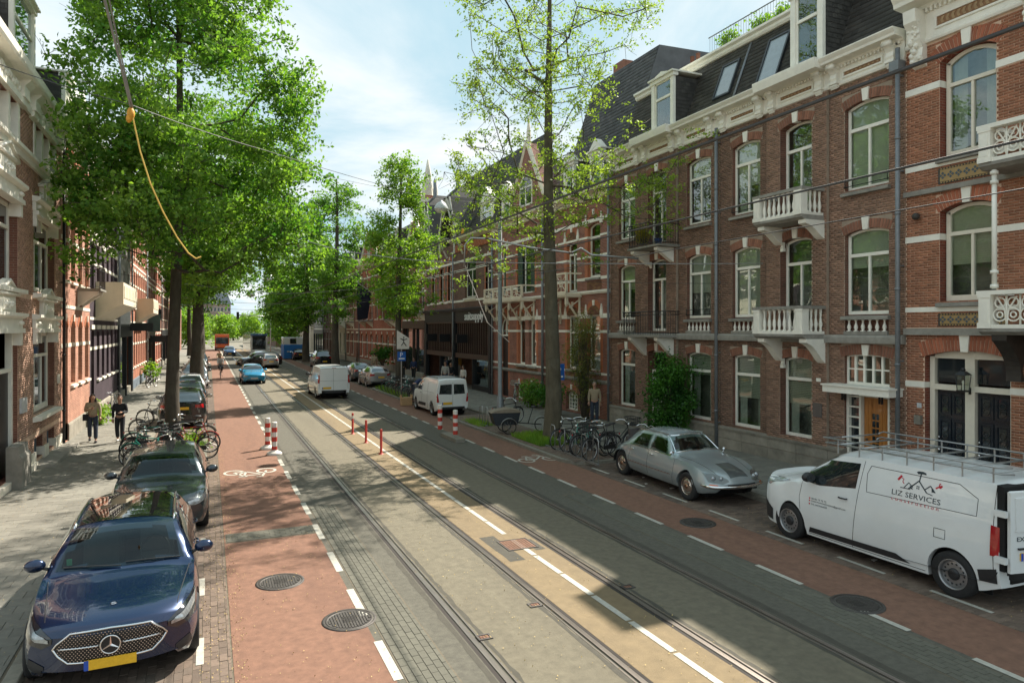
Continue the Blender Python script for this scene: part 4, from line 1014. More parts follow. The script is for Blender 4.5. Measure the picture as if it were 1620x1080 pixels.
for a,b,z1 in((26.7,27.85,4.85),(28.7,29.85,4.85),(33.3,34.25,4.75),(34.75,35.7,4.75),(37.1,38.4,4.75),(26.72,27.85,9.0),(28.85,29.9,8.45),(37.3,38.2,8.9)):
 arch_ring(hD,acc,a,b,z1-.05,.42,.24,keym=white,keyh=.22,keyw=.16,n=13)
 t=MB();hD.prism_yz(t,arc(a,b,z1-.05,.42,8),0.0,.012);t.build('tympanum',brickmat('brick_lozenge','8d6a44','6a4030','54402f'),hD.root)
 for y in(a-.12,b+.12):
  t=MB();hD.box(t,y-.1,y+.1,z1-.12,z1+.12,0,.06);hD.prism_yz(t,[(y-.07,z1+.12),(y+.07,z1+.12),(y,z1+.42)],0,.06);t.build('carved_stop',white,hD.root)
for a,b,z0,z1 in((26.5,26.7,2.2,4.6),(27.85,28.05,2.2,4.6),(28.5,28.7,2.2,4.6),(29.85,30.05,2.2,4.6),(33.1,33.3,2.2,4.6),(35.7,35.9,2.2,4.6),(36.9,37.1,.6,4.6),(38.4,38.6,.6,4.6),(27.85,28.1,6.5,8.9),(29.9,30.15,5.9,8.3),(33.3,33.5,6.1,8.8),(35.85,36.05,6.1,8.8),(37.2,37.4,6.1,8.8),(38.2,38.4,6.1,8.8)):
 hD.bx('accent_pier',acc,a-.005,b+.005,z0,z1,-.2,.006)
for y0,y1,z0,z1 in((26.6,27.9,5.9,6.3),(28.4,30.0,1.85,2.06),(33.1,36.0,1.85,2.06)):hD.bx('lozenge_panel',MATS['brick_lozenge'],y0,y1,z0,z1,-.02,.004)
downpipe(hD,32.3,10.0,.14,.07);downpipe(hD,39.3,10.0,.14,.06)
def timber_balcony(h,Y0,Y1,z0,hgt,out,X=True):
 t=MB();h.prism_oz(t,[(0,z0-.1),(out,z0-.1),(out+.05,z0),(out+.05,z0+.08),(0,z0+.08)],Y0,Y1);b=t.build('balcony',cream,h.root)
 t=MB();f=.05
 h.box(t,Y0,Y1,z0+hgt-.08,z0+hgt,out-.1,out);h.box(t,Y0,Y1,z0+.1,z0+.17,out-.08,out-.02)
 n=max(2,int((Y1-Y0)/1.25))
 for k in range(n+1):y=Y0+(Y1-Y0-.1)*k/n;h.box(t,y,y+.1,z0+.08,z0+hgt-.08,out-.11,out)
 h.box(t,Y0,Y0+.07,z0+hgt-.08,z0+hgt,0,out-.1);h.box(t,Y1-.07,Y1,z0+hgt-.08,z0+hgt,0,out-.1)
 t.build('posts',cream,b)
 t=MB()
 for k in range(n):
  a=Y0+(Y1-Y0-.1)*k/n+.1;e=Y0+(Y1-Y0-.1)*(k+1)/n;zc=z0+.12+(hgt-.2)/2;hh=(hgt-.3)/2;c=(a+e)/2;w=(e-a)/2
  for s1 in(-1,1):
   for s2 in(-1,1):h.tube(t,[(c+s1*.12,zc+s2*.12,out-.05),(c+s1*w,zc+s2*hh,out-.05)],.02,4)
   h.tube(t,[(c+s1*w,zc,out-.05),(c+s1*.15,zc,out-.05)],.018,4)
  h.tube(t,[(c+.15*math.cos(q*math.pi/5),zc+.15*math.sin(q*math.pi/5),out-.05)for q in range(11)],.022,5)
  h.tube(t,[(c,zc-hh,out-.05),(c,zc+hh,out-.05)],.016,4)
 t.build('lattice',cream,b)
 m_=max(2,int((Y1-Y0)/1.6)+1)
 for k in range(m_):
  y=Y0+.15+(Y1-Y0-.3)*k/(m_-1);t=MB()
  t.tube([(h.a(y),.04,z0-1.35),(h.a(y),.04,z0-.1)],.06,6);t.tube([(h.a(y),.05,z0-1.2)]+[(h.a(y),.05+(out-.15)*math.sin(q*math.pi/12),z0-.2-1.0*(1-math.sin(q*math.pi/12))*.9-.9*(1-q/6)*.1)for q in range(1,7)],.05,6)
  t.tube([(h.a(y),.1,z0-.25),(h.a(y),out*.7,z0-.95+.35)],.035,5);h.box(t,y-.06,y+.06,z0-.45,z0-.1,out-.18,out-.05);t.ball((h.a(y),out-.11,z0-.5),.06,6,5);t.build('bracket',cream,b)
timber_balcony(hD,33.4,38.9,5.72,.78,.85);timber_balcony(hD,28.4,30.6,5.72,1.05,.85)
t=MB();hD.prism_oz(t,[(-.1,10.0),(.1,10.05),(.16,10.25),(.42,10.35),(.45,10.5),(-.3,10.5)],25.88,39.45);t.build('cornice',cream,hD.root)
t=MB();hD.prism_oz(t,[(-.3,10.4),(-.4,10.5),(-2.6,17.0),(-9,17.2),(-9,10.4)],25.88,31.6);rf=t.build('roof',slate_b,hD.root);slates(hD,rf,slate_b,25.88,31.6,(-.4,10.5),(-2.6,17.0),.3,.2)
t=MB();hD.prism_oz(t,[(-.3,10.4),(-.4,10.5),(-1.9,13.6),(-9,13.9),(-9,10.4)],31.6,39.45);rf=t.build('roof',slate_b,hD.root);slates(hD,rf,slate_b,31.6,39.45,(-.4,10.5),(-1.9,13.6),.3,.2)
t=MB();hD.prism_yz(t,[(32.4,10.4),(36.6,10.4),(36.6,11.2),(34.5,14.4),(32.4,11.2)],-.6,.04);t.build('stepped_gable',bk_red,hD.root)
t=MB()
for q in(-1,1):hD.tube(t,[(34.5+q*2.15,11.15,.0),(34.5,14.5,.0)],.13,5);t.lathe([(.13,10.6),(.13,11.9),(.02,12.6)],c=(hD.a(34.5+q*2.15),-.1,0),n=6)
t.lathe([(.14,14.2),(.12,15.0),(.02,15.9)],c=(hD.a(34.5),-.1,0),n=6);t.build('gable_coping',cream,hD.root)
window(hD,33.7,35.3,10.9,12.6,.5,.6,1,o=.09,room=False,gm=glass_dark,name='gable_window')
for a,b,g_ in((27.0,28.1,.5),(29.6,30.7,.5),(37.4,38.7,.6)):dormer(hD,a,b,10.5,12.4,-1.4,-.25,slate_b,gable=g_)
t=MB();hD.box(t,31.0,32.0,13,18.4,-4.6,-4.0);t.build('chimney',bm_arch,hD.root)
# B4: shop with black front and two half-hipped timber gables
hE=House('shop_house','brown brick house with white open timber gables above the black clothes shop','R',39.45,53.7,group='terraced houses on the right of the street')
body(hE,9,10.4)
U=[(42.45,44.6,6.25,8.75,0),(39.75,40.7,6.25,8.3,0),(47.4,48.2,6.2,8.65,0),(49.2,50.0,6.2,8.6,0),(51.25,52.1,6.2,8.7,0)]
wall(hE,'wall',bk_br,39.45,53.7,5.55,10.2,U,0,.24)
bands_on(hE,[(5.98,6.12),(8.1,8.25),(8.75,8.9)],U,39.5,53.65,white)
for a,b,z0,z1,ri in U:window(hE,a,b,z0,z1,0,.75,1 if b-a>1.5 else 0,room=False,gm=glass_dark,sill=True,sillm=white)
for a,b,z0,z1,ri in U:
 arch_ring(hE,acc,a,b,z1,.5 if b-a<1 else .7,.22,n=11,keym=white,keyh=.2,keyw=.14);
 if b-a<1.3:
  for y in(a-.1,b+.1):hE.bx('accent_pier',acc,y-.1,y+.1,6.1,8.6,-.1,.006)
t=MB();y=39.6
while y<46.3:
 hE.prism_yz(t,[(y,10.0),(y+.45,10.0),(y+.45,9.5),(y+.3,9.5),(y+.225,9.75),(y+.15,9.5),(y,9.5)],0,.1);y+=.5
t.build('corbel_frieze',acc,hE.root)
t=MB();hE.prism_oz(t,[(-.1,10.1),(.15,10.15),(.45,10.3),(.5,10.5),(-.3,10.5)],39.45,47.0);t.build('gutter',cream,hE.root)
shopb=mat('shop_black',(.010,.011,.013),.5,var=.2);shopbr=mat('shop_bronze',(.060,.036,.026),.45,metal=.2,var=.2)
t=MB()
hE.box(t,39.6,53.6,4.62,5.35,-.1,.16);hE.prism_oz(t,[(0,5.35),(.3,5.35),(.34,5.5),(0,5.58)],39.5,53.7)
for a,b in((39.5,39.85),(46.2,46.85),(53.2,53.7)):hE.box(t,a,b,.1,4.62,-.1,.18)
sf=t.build('shopfront',shopb,hE.root)
for a,b in((39.85,46.2),(46.85,53.2)):
 hE.bx('upper_glass',glass_dark,a,b,2.5,4.6,-.3,-.28,sf)
 hE.bx('bronze_lintel',shopbr,a,b,2.12,2.45,-.2,.14,sf)
 hE.bx('bronze_rail',shopbr,a,b,4.52,4.61,-.15,.12,sf)
 n=15;first=None
 for k in range(n):
  y=a+.15+(b-a-.3)*(k+.5)/n
  if first is None:t=MB();t.box(-.045,.045,-.1,.08,2.45,4.52);first=t.build('fin',shopbr,sf,loc=(hE.a(y),0,0))
  else:link('fin',first.data,sf,(hE.a(y),0,0))
hE.bx('back_wall',mat('shop_inside',(.10,.08,.06),.8,var=.5,vscale=1.2),39.6,53.5,.1,4.6,-3.2,-3.1,sf)
hE.bx('shop_floor',mat('shop_floor',(.12,.10,.08),.5),39.6,53.5,.05,.12,-3.1,.1,sf)
for a,b in((40.0,42.9),(46.95,49.9)):hE.bx('display_window',glass,a,b,.45,2.1,-.12,-.1,sf);hE.bx('display_sill',shopb,a,b,.1,.45,-.2,.05,sf)
hE.bx('entrance_wall',shopb,42.9,43.1,.1,2.15,-2.0,.05,sf);hE.bx('entrance_wall',shopb,49.9,50.1,.1,2.15,-2.0,.05,sf)
for y in(50.4,47.3,43.6):
 t=MB();hE.box(t,y,y+.12,3.2,3.75,.16,.95);t.build('blade_sign',black,hE.root)
tx=text_mb('suitsupply',.80,.02,(1.05,1.0),.004);xw=max(v[0]for v in tx.v)
k_=3.55/xw
for i,v in enumerate(tx.v):tx.v[i]=(-v[0]*k_,-v[1],v[2])
tx.xf(Matrix.Translation((hE.a(44.15),.19,4.72)))
for i,v in enumerate(tx.v):pass
so=tx.build('shop_name',mat('sign_white',(.8,.8,.78),.5),hE.root)
tw=mat('timber_white',(.60,.57,.49),.6,var=.1)
def half_hip(h,yc,w,z0,zt,ridge_o):
 """gable roof with clipped peak and open timber truss in front"""
 t=MB();a,b=yc-w/2,yc+w/2;zc=zt-.9;yl,yr=yc-w*.17,yc+w*.17;f=.75
 pts=lambda o:[(h.a(a-.3),o,z0+.2),(h.a(yl),o,zc),(h.a(yr),o,zc),(h.a(b+.3),o,z0+.2)]
 A=pts(f);B=pts(ridge_o);P=(h.a(yc),f-.9,zt);Q=(h.a(yc),ridge_o,zt)
 t.add(A+B+[P,Q],[(0,1,5,4),(2,3,7,6),(1,8,9,5),(8,2,6,9),(1,2,8)])
 r=t.build('gable_roof',slate_m,h.root)
 t=MB();h.prism_yz(t,[(a+.1,z0),(b-.1,z0),(b-.1,z0+.8),(yr,zc-.2),(yl,zc-.2),(a+.1,z0+.8)],-.3,-.1);t.build('gable_wall',bk_br,h.root)
 window(h,yc-.7,yc+.7,z0+.1,z0+2.0,0,.7,1,o=-.02,room=False,gm=glass_dark,name='gable_window')
 t=MB();o=f-.08;r_=.075
 for pa,pb in(((a-.2,z0+.15),(yl,zc-.05)),((b+.2,z0+.15),(yr,zc-.05)),((yc,zc-.1),(yc,z0+2.1)),((yl-.15,zc-.9),(yr+.15,zc-.9)),((a+.35,z0+1.5),(yc,z0+2.9)),((b-.35,z0+1.5),(yc,z0+2.9)),((yl-.3,zc-1.6),(yc,zc-.3)),((yr+.3,zc-1.6),(yc,zc-.3)),((a,z0+.9),(a+.1,z0-1.2)),((b,z0+.9),(b-.1,z0-1.2))):
  h.tube(t,[(*pa,o),(*pb,o)],r_,5)
 for y in(a,b):h.tube(t,[(y,z0+.2,o),(y,z0+.2,-.1)],r_,5);h.tube(t,[(y,z0-1.2,.05),(y,z0-.1,o)],r_,5)
 t.build('timber_truss',tw,h.root)
 t=MB();t.lathe([(.16,zc+.4),(.13,zt+1.1),(.05,zt+1.3)],c=(h.a(yc),f-.9,0),n=6);t.build('finial',zinc,h.root)
 return r
t=MB();hE.prism_oz(t,[(-.3,10.3),(.1,10.5),(-3.6,16.6),(-7,10.3)],39.45,53.7);rf=t.build('roof',slate_m,hE.root);slates(hE,rf,slate_m,39.45,53.7,(.1,10.5),(-3.6,16.6),.3,.24,holes=[(44.6,48.3,10,14),(50.0,53.6,9,15)])
half_hip(hE,46.5,3.4,10.5,14.3,-3.2);half_hip(hE,51.9,3.4,9.6,14.6,-3.2)
dormer(hE,40.3,42.4,10.5,12.4,-1.5,-.3,slate_m,gable=.9)
downpipe(hE,46.4,9.6,.25,.06)
def genhouse(side,Ya,Yb,label,wm,floors,n,roof='mansard',zt=11.0,bandm=None,plm=None,cor=None,accent=None,shop=None,arch=0,balc=None,group=None,name='townhouse',mansard_h=2.4,wide=None,room=False,doors=None,X=None,wgm=None,cdepth=.45):
 """a town house front: floors = [(sill, head)], n bays; windows are real openings"""
 h=House(name,label,side,Ya,Yb,group=group or('terraced houses on the right of the street' if side=='R' else 'terraced houses on the left of the street'),X=X)
 body(h,9,zt-.3);ops=[];bayw=(Yb-Ya)/n;w=wide or min(1.15,bayw*.55)
 wins=[]
 for f,(z0,z1)in enumerate(floors):
  if f==0 and shop:continue
  for k in range(n):
   c=Ya+bayw*(k+.5);dz=z0
   if f==0 and doors and k in doors:dz=.12
   ops.append((c-w/2,c+w/2,dz,z1,arch));wins.append((f,k,c))
 wall(h,'wall',wm,Ya,Yb,.1 if not shop else floors[0][1]+.35,zt-.5,ops,0,.24)
 for(f,k,c),q in zip(wins,ops):
  if f==0 and doors and k in doors:
   h.bx('front_door',rnd.choice([black,gg,mat('door_brown',(.09,.04,.02),.4)]),q[0]+.08,q[1]-.08,.12,2.45,-.26,-.2);window(h,q[0],q[1],2.5,q[3],arch,1,0,room=False,gm=glass_dark,name='fanlight')
  else:window(h,*q[:4],arch,.72,1 if w>.9 else 0,room=room,gm=wgm or glass_dark,sill=True,sillm=bandm or stone_g,silld=.1)
  if accent:arch_ring(h,accent,q[0],q[1],q[3]-arch,max(arch,.05),.22,n=9,keym=bandm,keyh=.22,keyw=.16)
  elif bandm:h.bx('lintel',bandm,q[0]-.12,q[1]+.12,q[3]+.01,q[3]+.2,-.05,.05)
 if bandm:
  bz=[]
  for z0,z1 in floors:bz+=[(z1+.42,z1+.54),((z0+z1)/2+.2,(z0+z1)/2+.34)]
  bands_on(h,[b for b in bz if b[1]<zt-.5 and(not shop or b[0]>floors[0][1]+.35)],ops,Ya+.01,Yb-.01,bandm)
 if shop:
  z1=floors[0][1];t=MB();h.box(t,Ya+.1,Yb-.1,z1-.25,z1+.4,-.1,.14)
  for y in(Ya+.1,(Ya+Yb)/2-.12,Yb-.34):h.box(t,y,y+.24,.1,z1-.25,-.1,.12)
  s_=t.build('shopfront',shop,h.root);h.bx('display_window',glass_dark,Ya+.3,Yb-.3,.5,z1-.3,-.2,-.16,s_);h.bx('display_sill',plinth_m,Ya+.3,Yb-.3,.1,.5,-.2,.05,s_)
 else:
  t=MB()
  for u,v in split(Ya,Yb,[(Ya+bayw*(k+.5)-w/2,Ya+bayw*(k+.5)+w/2)for k in(doors or[])]):h.prism_oz(t,[(-.1,.1),(.05,.1),(.05,.65),(.02,.72),(-.1,.72)],u,v)
  t.build('plinth',plm or plinth_m,h.root)
 cm=cor or cream
 t=MB();h.prism_oz(t,[(-.1,zt-.55),(.06,zt-.55),(.08,zt-.3),(cdepth*.8,zt-.22),(cdepth,zt-.05),(cdepth,zt),(-.3,zt)],Ya,Yb);c_=t.build('cornice',cm,h.root)
 t=MB();y=Ya+.2
 while y<Yb-.2:h.box(t,y,y+.12,zt-.42,zt-.2,.04,cdepth*.6);y+=.5
 t.build('modillions',cm,c_,kind='stuff')
 if roof=='mansard':
  t=MB();zt2=zt+mansard_h;h.prism_oz(t,[(-.3,zt-.1),(-.35,zt),(-1.3,zt2),(-9,zt2),(-9,zt-.1)],Ya,Yb);t.build('roof',slate_m,h.root)
  for k in range(max(1,n//2)):c=Ya+(Yb-Ya)*(k+.5)/max(1,n//2);dormer(h,c-.65,c+.65,zt,zt+1.9,-1.2,-.02,gable=.5 if rnd.random()<.5 else 0)
 elif roof=='gable':
  t=MB();h.prism_yz(t,[(Ya,zt-.3),(Yb,zt-.3),((Ya+Yb)/2+.6,zt+3.4),((Ya+Yb)/2-.6,zt+3.4)],-.4,-.02);t.build('gable',wm,h.root)
  t=MB();t.add([(h.a(Ya),-.3,zt-.3),(h.a((Ya+Yb)/2),-.3,zt+3.4),(h.a((Ya+Yb)/2),-9,zt+3.4),(h.a(Ya),-9,zt-.3),(h.a(Yb),-.3,zt-.3),(h.a(Yb),-9,zt-.3)],[(0,1,2,3),(1,4,5,2),(2,5,3)]);t.build('roof',slate_m,h.root)
  window(h,(Ya+Yb)/2-.5,(Ya+Yb)/2+.5,zt+.3,zt+2.0,0,.7,1,o=.05,room=False,gm=glass_dark,name='gable_window')
  t=MB()
  for sgn in(-1,1):h.tube(t,[((Ya+Yb)/2+sgn*.6,zt+3.4,0),((Ya+Yb)/2+sgn*(Yb-Ya)/2,zt-.3,0)],.14,5)
  t.build('gable_coping',bandm or cream,h.root)
 if balc:
  for(f,ks,kind)in balc:
   y0=Ya+bayw*(ks[0]+.5)-w/2-.35;y1=Ya+bayw*(ks[-1]+.5)+w/2+.35;z=floors[f][0]-.3
   if kind=='iron':iron_balcony(h,y0,y1,z,.95,.8,cons=(y0+.3,y1-.3),conh=.6,step=.16,conm=cm)
   elif kind=='box':
    t=MB();h.prism_oz(t,[(0,z-.7),(.25,z-.55),(.7,z-.25),(1.1,z-.05),(1.1,z+.95),(1.0,z+.95),(1.0,z+.1),(0,z+.1)],y0,y1);bb=t.build('balcony',cm,h.root)
    t=MB();h.box(t,y0,y0+.1,z+.1,z+.95,0,1.0);h.box(t,y1-.1,y1,z+.1,z+.95,0,1.0);k=y0+.2
    while k<y1-.5:h.box(t,k,k+.5,z+.25,z+.8,1.1,1.13);k+=.7
    t.build('balcony_panels',cm,bb)
   else:stone_balcony(h,y0,y1,z,.95,.85,cm,cons=(y0+.25,y1-.25),conh=.6,front_n=5)
 if rnd.random()<.7:downpipe(h,Yb-.12,zt-.6,.12,.05)
 t=MB();y=Ya+(Yb-Ya)*rnd.uniform(.2,.7);h.box(t,y,y+.8,zt+1,zt+3.6,-4,-3.4);t.build('chimney',bm_arch,h.root)
 return h
F3=[(1.1,3.6),(5.2,7.6),(8.6,10.4)]
genhouse('R',53.7,61.0,'brown brick house with a bronze slatted shopfront next to the black clothes shop',bk_red,[(1.0,4.4),(5.7,8.2)],3,'gable',10.0,white,shop=shopbr,arch=.2,accent=acc,balc=[(1,[0,0],'iron')])
genhouse('R',61.0,70.5,'orange brick house with round arches and iron balconies',bk_brt,F3,4,'mansard',11.6,white,arch=.3,accent=acc,balc=[(1,[1],'iron'),(2,[1],'iron')],doors=[3])
genhouse('R',70.5,80.5,'orange brick house with black balconies beneath the hanging banner',bk_brt,F3,4,'gable',11.4,white,arch=.25,accent=acc,balc=[(1,[1,2],'iron'),(2,[1,2],'iron')],doors=[0])
genhouse('R',80.5,89,'brown brick house beyond the orange ones on the right',bk_red,F3,3,'mansard',12.2,cream,arch=.2,balc=[(1,[1],'stone')],doors=[0])
genhouse('R',89,97.5,'pale plastered house with a wooden oriel on the right',bk_light,F3,3,'mansard',11.0,None,cor=white,balc=[(1,[0,1],'box')],doors=[2])
genhouse('R',97.5,108,'dark brick house on the right before the crossing',bk_br,F3,4,'mansard',12.4,stone_g,doors=[1])
genhouse('R',108,118,'white corner house with shops on the right',bk_grey,F3,4,'mansard',10.6,white,shop=shopb)
# slender brick turret with stone spire on the skyline
tu=thing('turret','slender brick and stone turret rising above the shop roofs','turret',(XR+.7,55.6,10))
t=MB();t.box(-.55,.55,-.55,.55,0,5.2);t.build('shaft',bk_brt,tu)
t=MB();t.box(-.7,.7,-.7,.7,4.6,4.9);t.lathe([(.5,4.9),(.36,5.9),(.42,6.0),(.26,6.7),(.32,6.8),(.08,8.2),(.02,8.3)],n=6);t.build('spire',stone_w,tu)
for k in range(4):
 t=MB();sx=(-1 if k%2 else 1);sy=(-1 if k>1 else 1);t.lathe([(.16,4.0),(.14,5.6),(.02,6.4)],c=(sx*.55,sy*.55,0),n=5);t.build('pinnacle',stone_w,tu)
 # ---------------------------------------------------------------- left side
hL=House('townhouse','rose brick house with white pediments over wide windows, nearest on the left','L',14.0,27.95,group='terraced houses on the left of the street')
bm_rose=mat('rose_brick',(.46,.28,.20),.85,var=.12,vscale=1.2,isl=.22,bump=.25,bscale=90,dirt=.2,col2=(.26,.15,.115))
body(hL,9,10.8)
wn=[(23.9,26.85),(19.1,22.05),(14.6,17.4)]
ops=[]
for i,(a,b)in enumerate(wn):
 ops+=[(a,b,1.62 if i!=1 else .3,4.04,0),(a,b,5.22,7.45,0),(a,b,8.98,10.1,0)]
 if i!=1:ops+=[(a+.05,a+1.17,.3,.92,0),(b-1.17,b-.05,.3,.92,0)]
for a,b in[(23.5,27.6)]:pass
wall(hL,'wall',mortar_l,14.0,27.9,.1,10.3,ops,0,.26,bm_rose,[(8.72,8.96),(4.95,5.1),(.1,.5),(1.0,1.1)],brickmat('rose_reveal','7e5040','6e4436','8a7565'))
hL.bx('base_course',stone_w,14.0,23.9,.1,.28,-.1,.12);
for a,b in split(14.0,27.9,[(q[0],q[1])for q in ops if q[2]<.6]):hL.bx('base_stone',stone_w,a-.006,b+.006,.1,.55,-.2,.06)
hL.bx('light_well_kerb',stone_g,23.7,27.9,.09,.2,.0,.55)
for i,(a,b)in enumerate(wn):
 for lvl,(z0,z1)in enumerate(((1.62,4.04),(5.22,7.45),(8.98,10.1))):
  if lvl==0 and i==1:
   t=MB();hL.box(t,a,a+.12,.3,4.04,-.25,-.1);hL.box(t,b-.12,b,.3,4.04,-.25,-.1);hL.box(t,a+.12,b-.12,3.0,3.1,-.25,-.1);hL.box(t,a+1.2,a+1.35,.3,4.04,-.25,-.12);df=t.build('door_frame',white,hL.root)
   hL.bx('front_door',black,a+1.35,b-.12,.3,3.0,-.25,-.18);hL.bx('side_window',glass_dark,a+.12,a+1.2,.9,3.0,-.22,-.2)
  else:window(hL,a,b,z0,z1,0,.70,2,fr=.13,o=-.18,sill=None,gm=glass_dark,room=False,dep=.08)
  if lvl<2:
   t=MB();hL.prism_oz(t,[(-.2,z0-.03),(.22,z0-.06),(.22,z0-.16),(.0,z0-.2)],a-.12,b+.12);
   if not(lvl==0 and i==1):t.build('window_sill',white,hL.root)
   zp=z1;c=(a+b)/2
   t=MB();hL.box(t,a-.12,b+.12,zp-.02,zp+.10,-.1,.16);hL.box(t,a-.16,b+.16,zp+.10,zp+.36,0,.09);hL.prism_oz(t,[(0,zp+.36),(.12,zp+.36),(.22,zp+.42),(.22,zp+.5),(0,zp+.52)],a-.2,b+.2)
   hL.box(t,c-.75,c+.75,zp+.5,zp+.92,0,.12);hL.box(t,c-.5,c+.5,zp+.56,zp+.84,.12,.15)
   hL.prism_yz(t,[(c-.95,zp+.92),(c+.95,zp+.92),(c+.95,zp+1.0),(c,zp+1.34),(c-.95,zp+1.0)],0,.14)
   t.build('pediment',white,hL.root)
   t=MB();hL.tube(t,[(c-.85,zp+1.0,.16),(c,zp+1.3,.16),(c+.85,zp+1.0,.16)],.045,6);hL.tube(t,[(c-.9,zp+.96,.16),(c+.9,zp+.96,.16)],.04,6)
   for k in range(10):t.ball((hL.a(c-.4+.09*k),.15,zp+.70+.05*math.sin(k*1.7)),.045,6,4)
   for y in(a+.15,b-.15):hL.tube(t,[(y-.1,zp+.24,.12),(y+.1,zp+.24,.12)],.06,8)
   t.build('pediment_carving',white,hL.root)
   for y in(a-.02,b+.02,c):
    t=MB();hL.box(t,y-.09,y+.09,zp-.35,zp,-.2,.10 if y!=c else-.08);t.build('capital',white,hL.root)
for a,b in((14.6,17.4),(23.9,26.85)):
 for u,v in((a+.05,a+1.17),(b-1.17,b-.05)):
  window(hL,u,v,.3,.92,0,1,3,room=False,gm=glass_dark,fr=.05,name='basement_window',fm=mat('grey_blue_paint',(.13,.17,.2),.5))
t=MB();hL.prism_oz(t,[(-.05,8.7),(.08,8.72),(.12,8.84),(.2,8.88),(.2,8.98),(-.05,9.0)],14.0,27.95);t.build('string_course',white,hL.root)
t=MB();hL.prism_oz(t,[(-.1,10.15),(.08,10.15),(.1,10.35),(.06,10.4),(.06,10.68),(.15,10.74),(.38,10.78),(.42,10.84),(.44,11.02),(-.3,11.05)],14.0,27.95);co=t.build('cornice',white,hL.root)
for y in(22.3,23.6,27.2,18.7,17.6):
 t=MB();hL.prism_oz(t,[(.0,10.1),(.13,10.15),(.16,10.35),(.18,10.6),(.32,10.74),(.32,10.77),(0,10.77)],y-.3,y+.3);hL.box(t,y-.34,y+.34,10.3,10.40,0,.19);t.build('console',white,co)
for a,b in wn:
 t=MB();hL.box(t,a-.1,b+.1,10.12,10.3,-.2,.14);
 for k in range(16):y=a+.2+k*(b-a-.4)/15;t.ball((hL.a(y),.08,10.5+.06*math.sin(k*1.5)),(.09,.05,.1),6,5)
 for y in(a,a+(b-a)/3,a+2*(b-a)/3,b):hL.box(t,y-.1,y+.1,9.0,10.12,-.2,.04)
 t.build('carved_frieze',white,co)
t=MB();hL.prism_oz(t,[(-.3,11.0),(-.4,11.05),(-1.0,13.0),(-9,13.2),(-9,11.0)],14.0,27.95);t.build('roof',slate_m,hL.root)
for a in(18.4,22.6):dormer(hL,a,a+2.6,11.05,13.9,-2.0,-.2)
downpipe(hL,27.88,11.0,.1,.045,m=black)
t=MB();hL.box(t,22.25,22.8,1.85,2.25,0,.07);t.build('house_number',mat('enamel',(.5,.52,.52),.3),hL.root)
t=MB();hL.box(t,27.25,27.5,2.3,2.6,0,.05);t.build('number_plate',stone_w,hL.root)
t=MB();hL.prism_oz(t,[(0,.1),(.34,.1),(.34,.85),(.28,.95),(.26,1.15),(0,1.15)],20.9,21.9);t.build('entrance_pier',stone_g,hL.root)
h2=genhouse('L',27.95,34.2,'rose and white banded brick house with round-arched windows left of the walking women',bk_pink,[(2.1,4.44),(5.9,8.2),(9.0,10.6)],4,'mansard',11.4,stone_w,arch=.25,accent=acc,doors=[0],balc=[(1,[2],'iron')],wide=.95,cor=white)
h3=genhouse('L',34.2,44.0,'dark purple brick house with white bands and a long balcony',bk_pur,[(1.9,4.1),(5.6,7.9),(8.8,10.4)],6,'mansard',11.2,stone_w,arch=.12,balc=[(1,[1,2,3,4],'box')],wide=.85,doors=[0])
h4=genhouse('L',44.0,51.0,'house with a black shopfront between the purple and the red banded houses on the left',bk_grey,[(1.0,3.9),(5.4,7.6),(8.6,10.2)],3,'mansard',11.0,None,shop=shopb,cor=white)
h5=genhouse('L',51.0,63.0,'red and white banded house with a cream box balcony and blue-grey base',bk_or,[(1.6,4.1),(5.6,8.0),(9.0,10.6)],7,'mansard',11.8,stone_w,arch=.1,balc=[(1,[2,3,4],'box')],wide=.8,plm=mat('blue_grey_plinth',(.12,.15,.18),.7,var=.2))
h6=genhouse('L',63.0,72.0,'tall red brick house beyond the cream balcony on the left',bk_red,F3,4,'gable',12.4,stone_w,arch=.15,shop=shopbr,balc=[(1,[1,2],'iron')])
genhouse('L',72.0,82.0,'red brick house with white window heads far down the left side',bk_brt,F3,4,'mansard',12.0,stone_w,doors=[0])
genhouse('L',82,94,'brown house with a dark shop far down the left side',bk_br,F3,5,'mansard',12.6,cream,shop=shopb)
genhouse('L',94,106,'rose brick house far down the left side',bk_pink,F3,5,'gable',12.0,white,doors=[2])
genhouse('L',106,118,'red corner house at the far end of the left side',bk_red,F3,5,'mansard',13.0,white,shop=shopb)
def sideblade(y,z0,z1,w,label,m,side='L'):
 x=XL if side=='L' else XR;s_=1 if side=='L' else-1
 t=thing('blade_sign',label,'shop sign',(x,y,z0));q=MB();q.box(*sorted((s_*.12,s_*(.12+w))),-.06,.06,0,z1-z0);q.build('sign_box',m,t)
 q=MB();q.tube([(0,0,(z1-z0)*.8),(s_*.14,0,(z1-z0)*.8)],.02,5);q.tube([(0,0,(z1-z0)*.2),(s_*.14,0,(z1-z0)*.2)],.02,5);q.build('arm',black,t)
 return t
sideblade(49.3,4.0,4.5,1.3,'dark horizontal shop sign under the cream balcony on the left',black)
sideblade(66.0,3.0,3.55,1.2,'dark shop sign with white lettering further down the left front',black)
sideblade(44.3,4.4,5.7,.5,'white upright shop sign at the edge of the purple house',mat('sign_pale',(.55,.56,.55),.5))
sideblade(63.6,3.9,5.3,.9,'dark green upright shop sign beyond the cream balcony',mat('sign_green',(.02,.06,.06),.5))
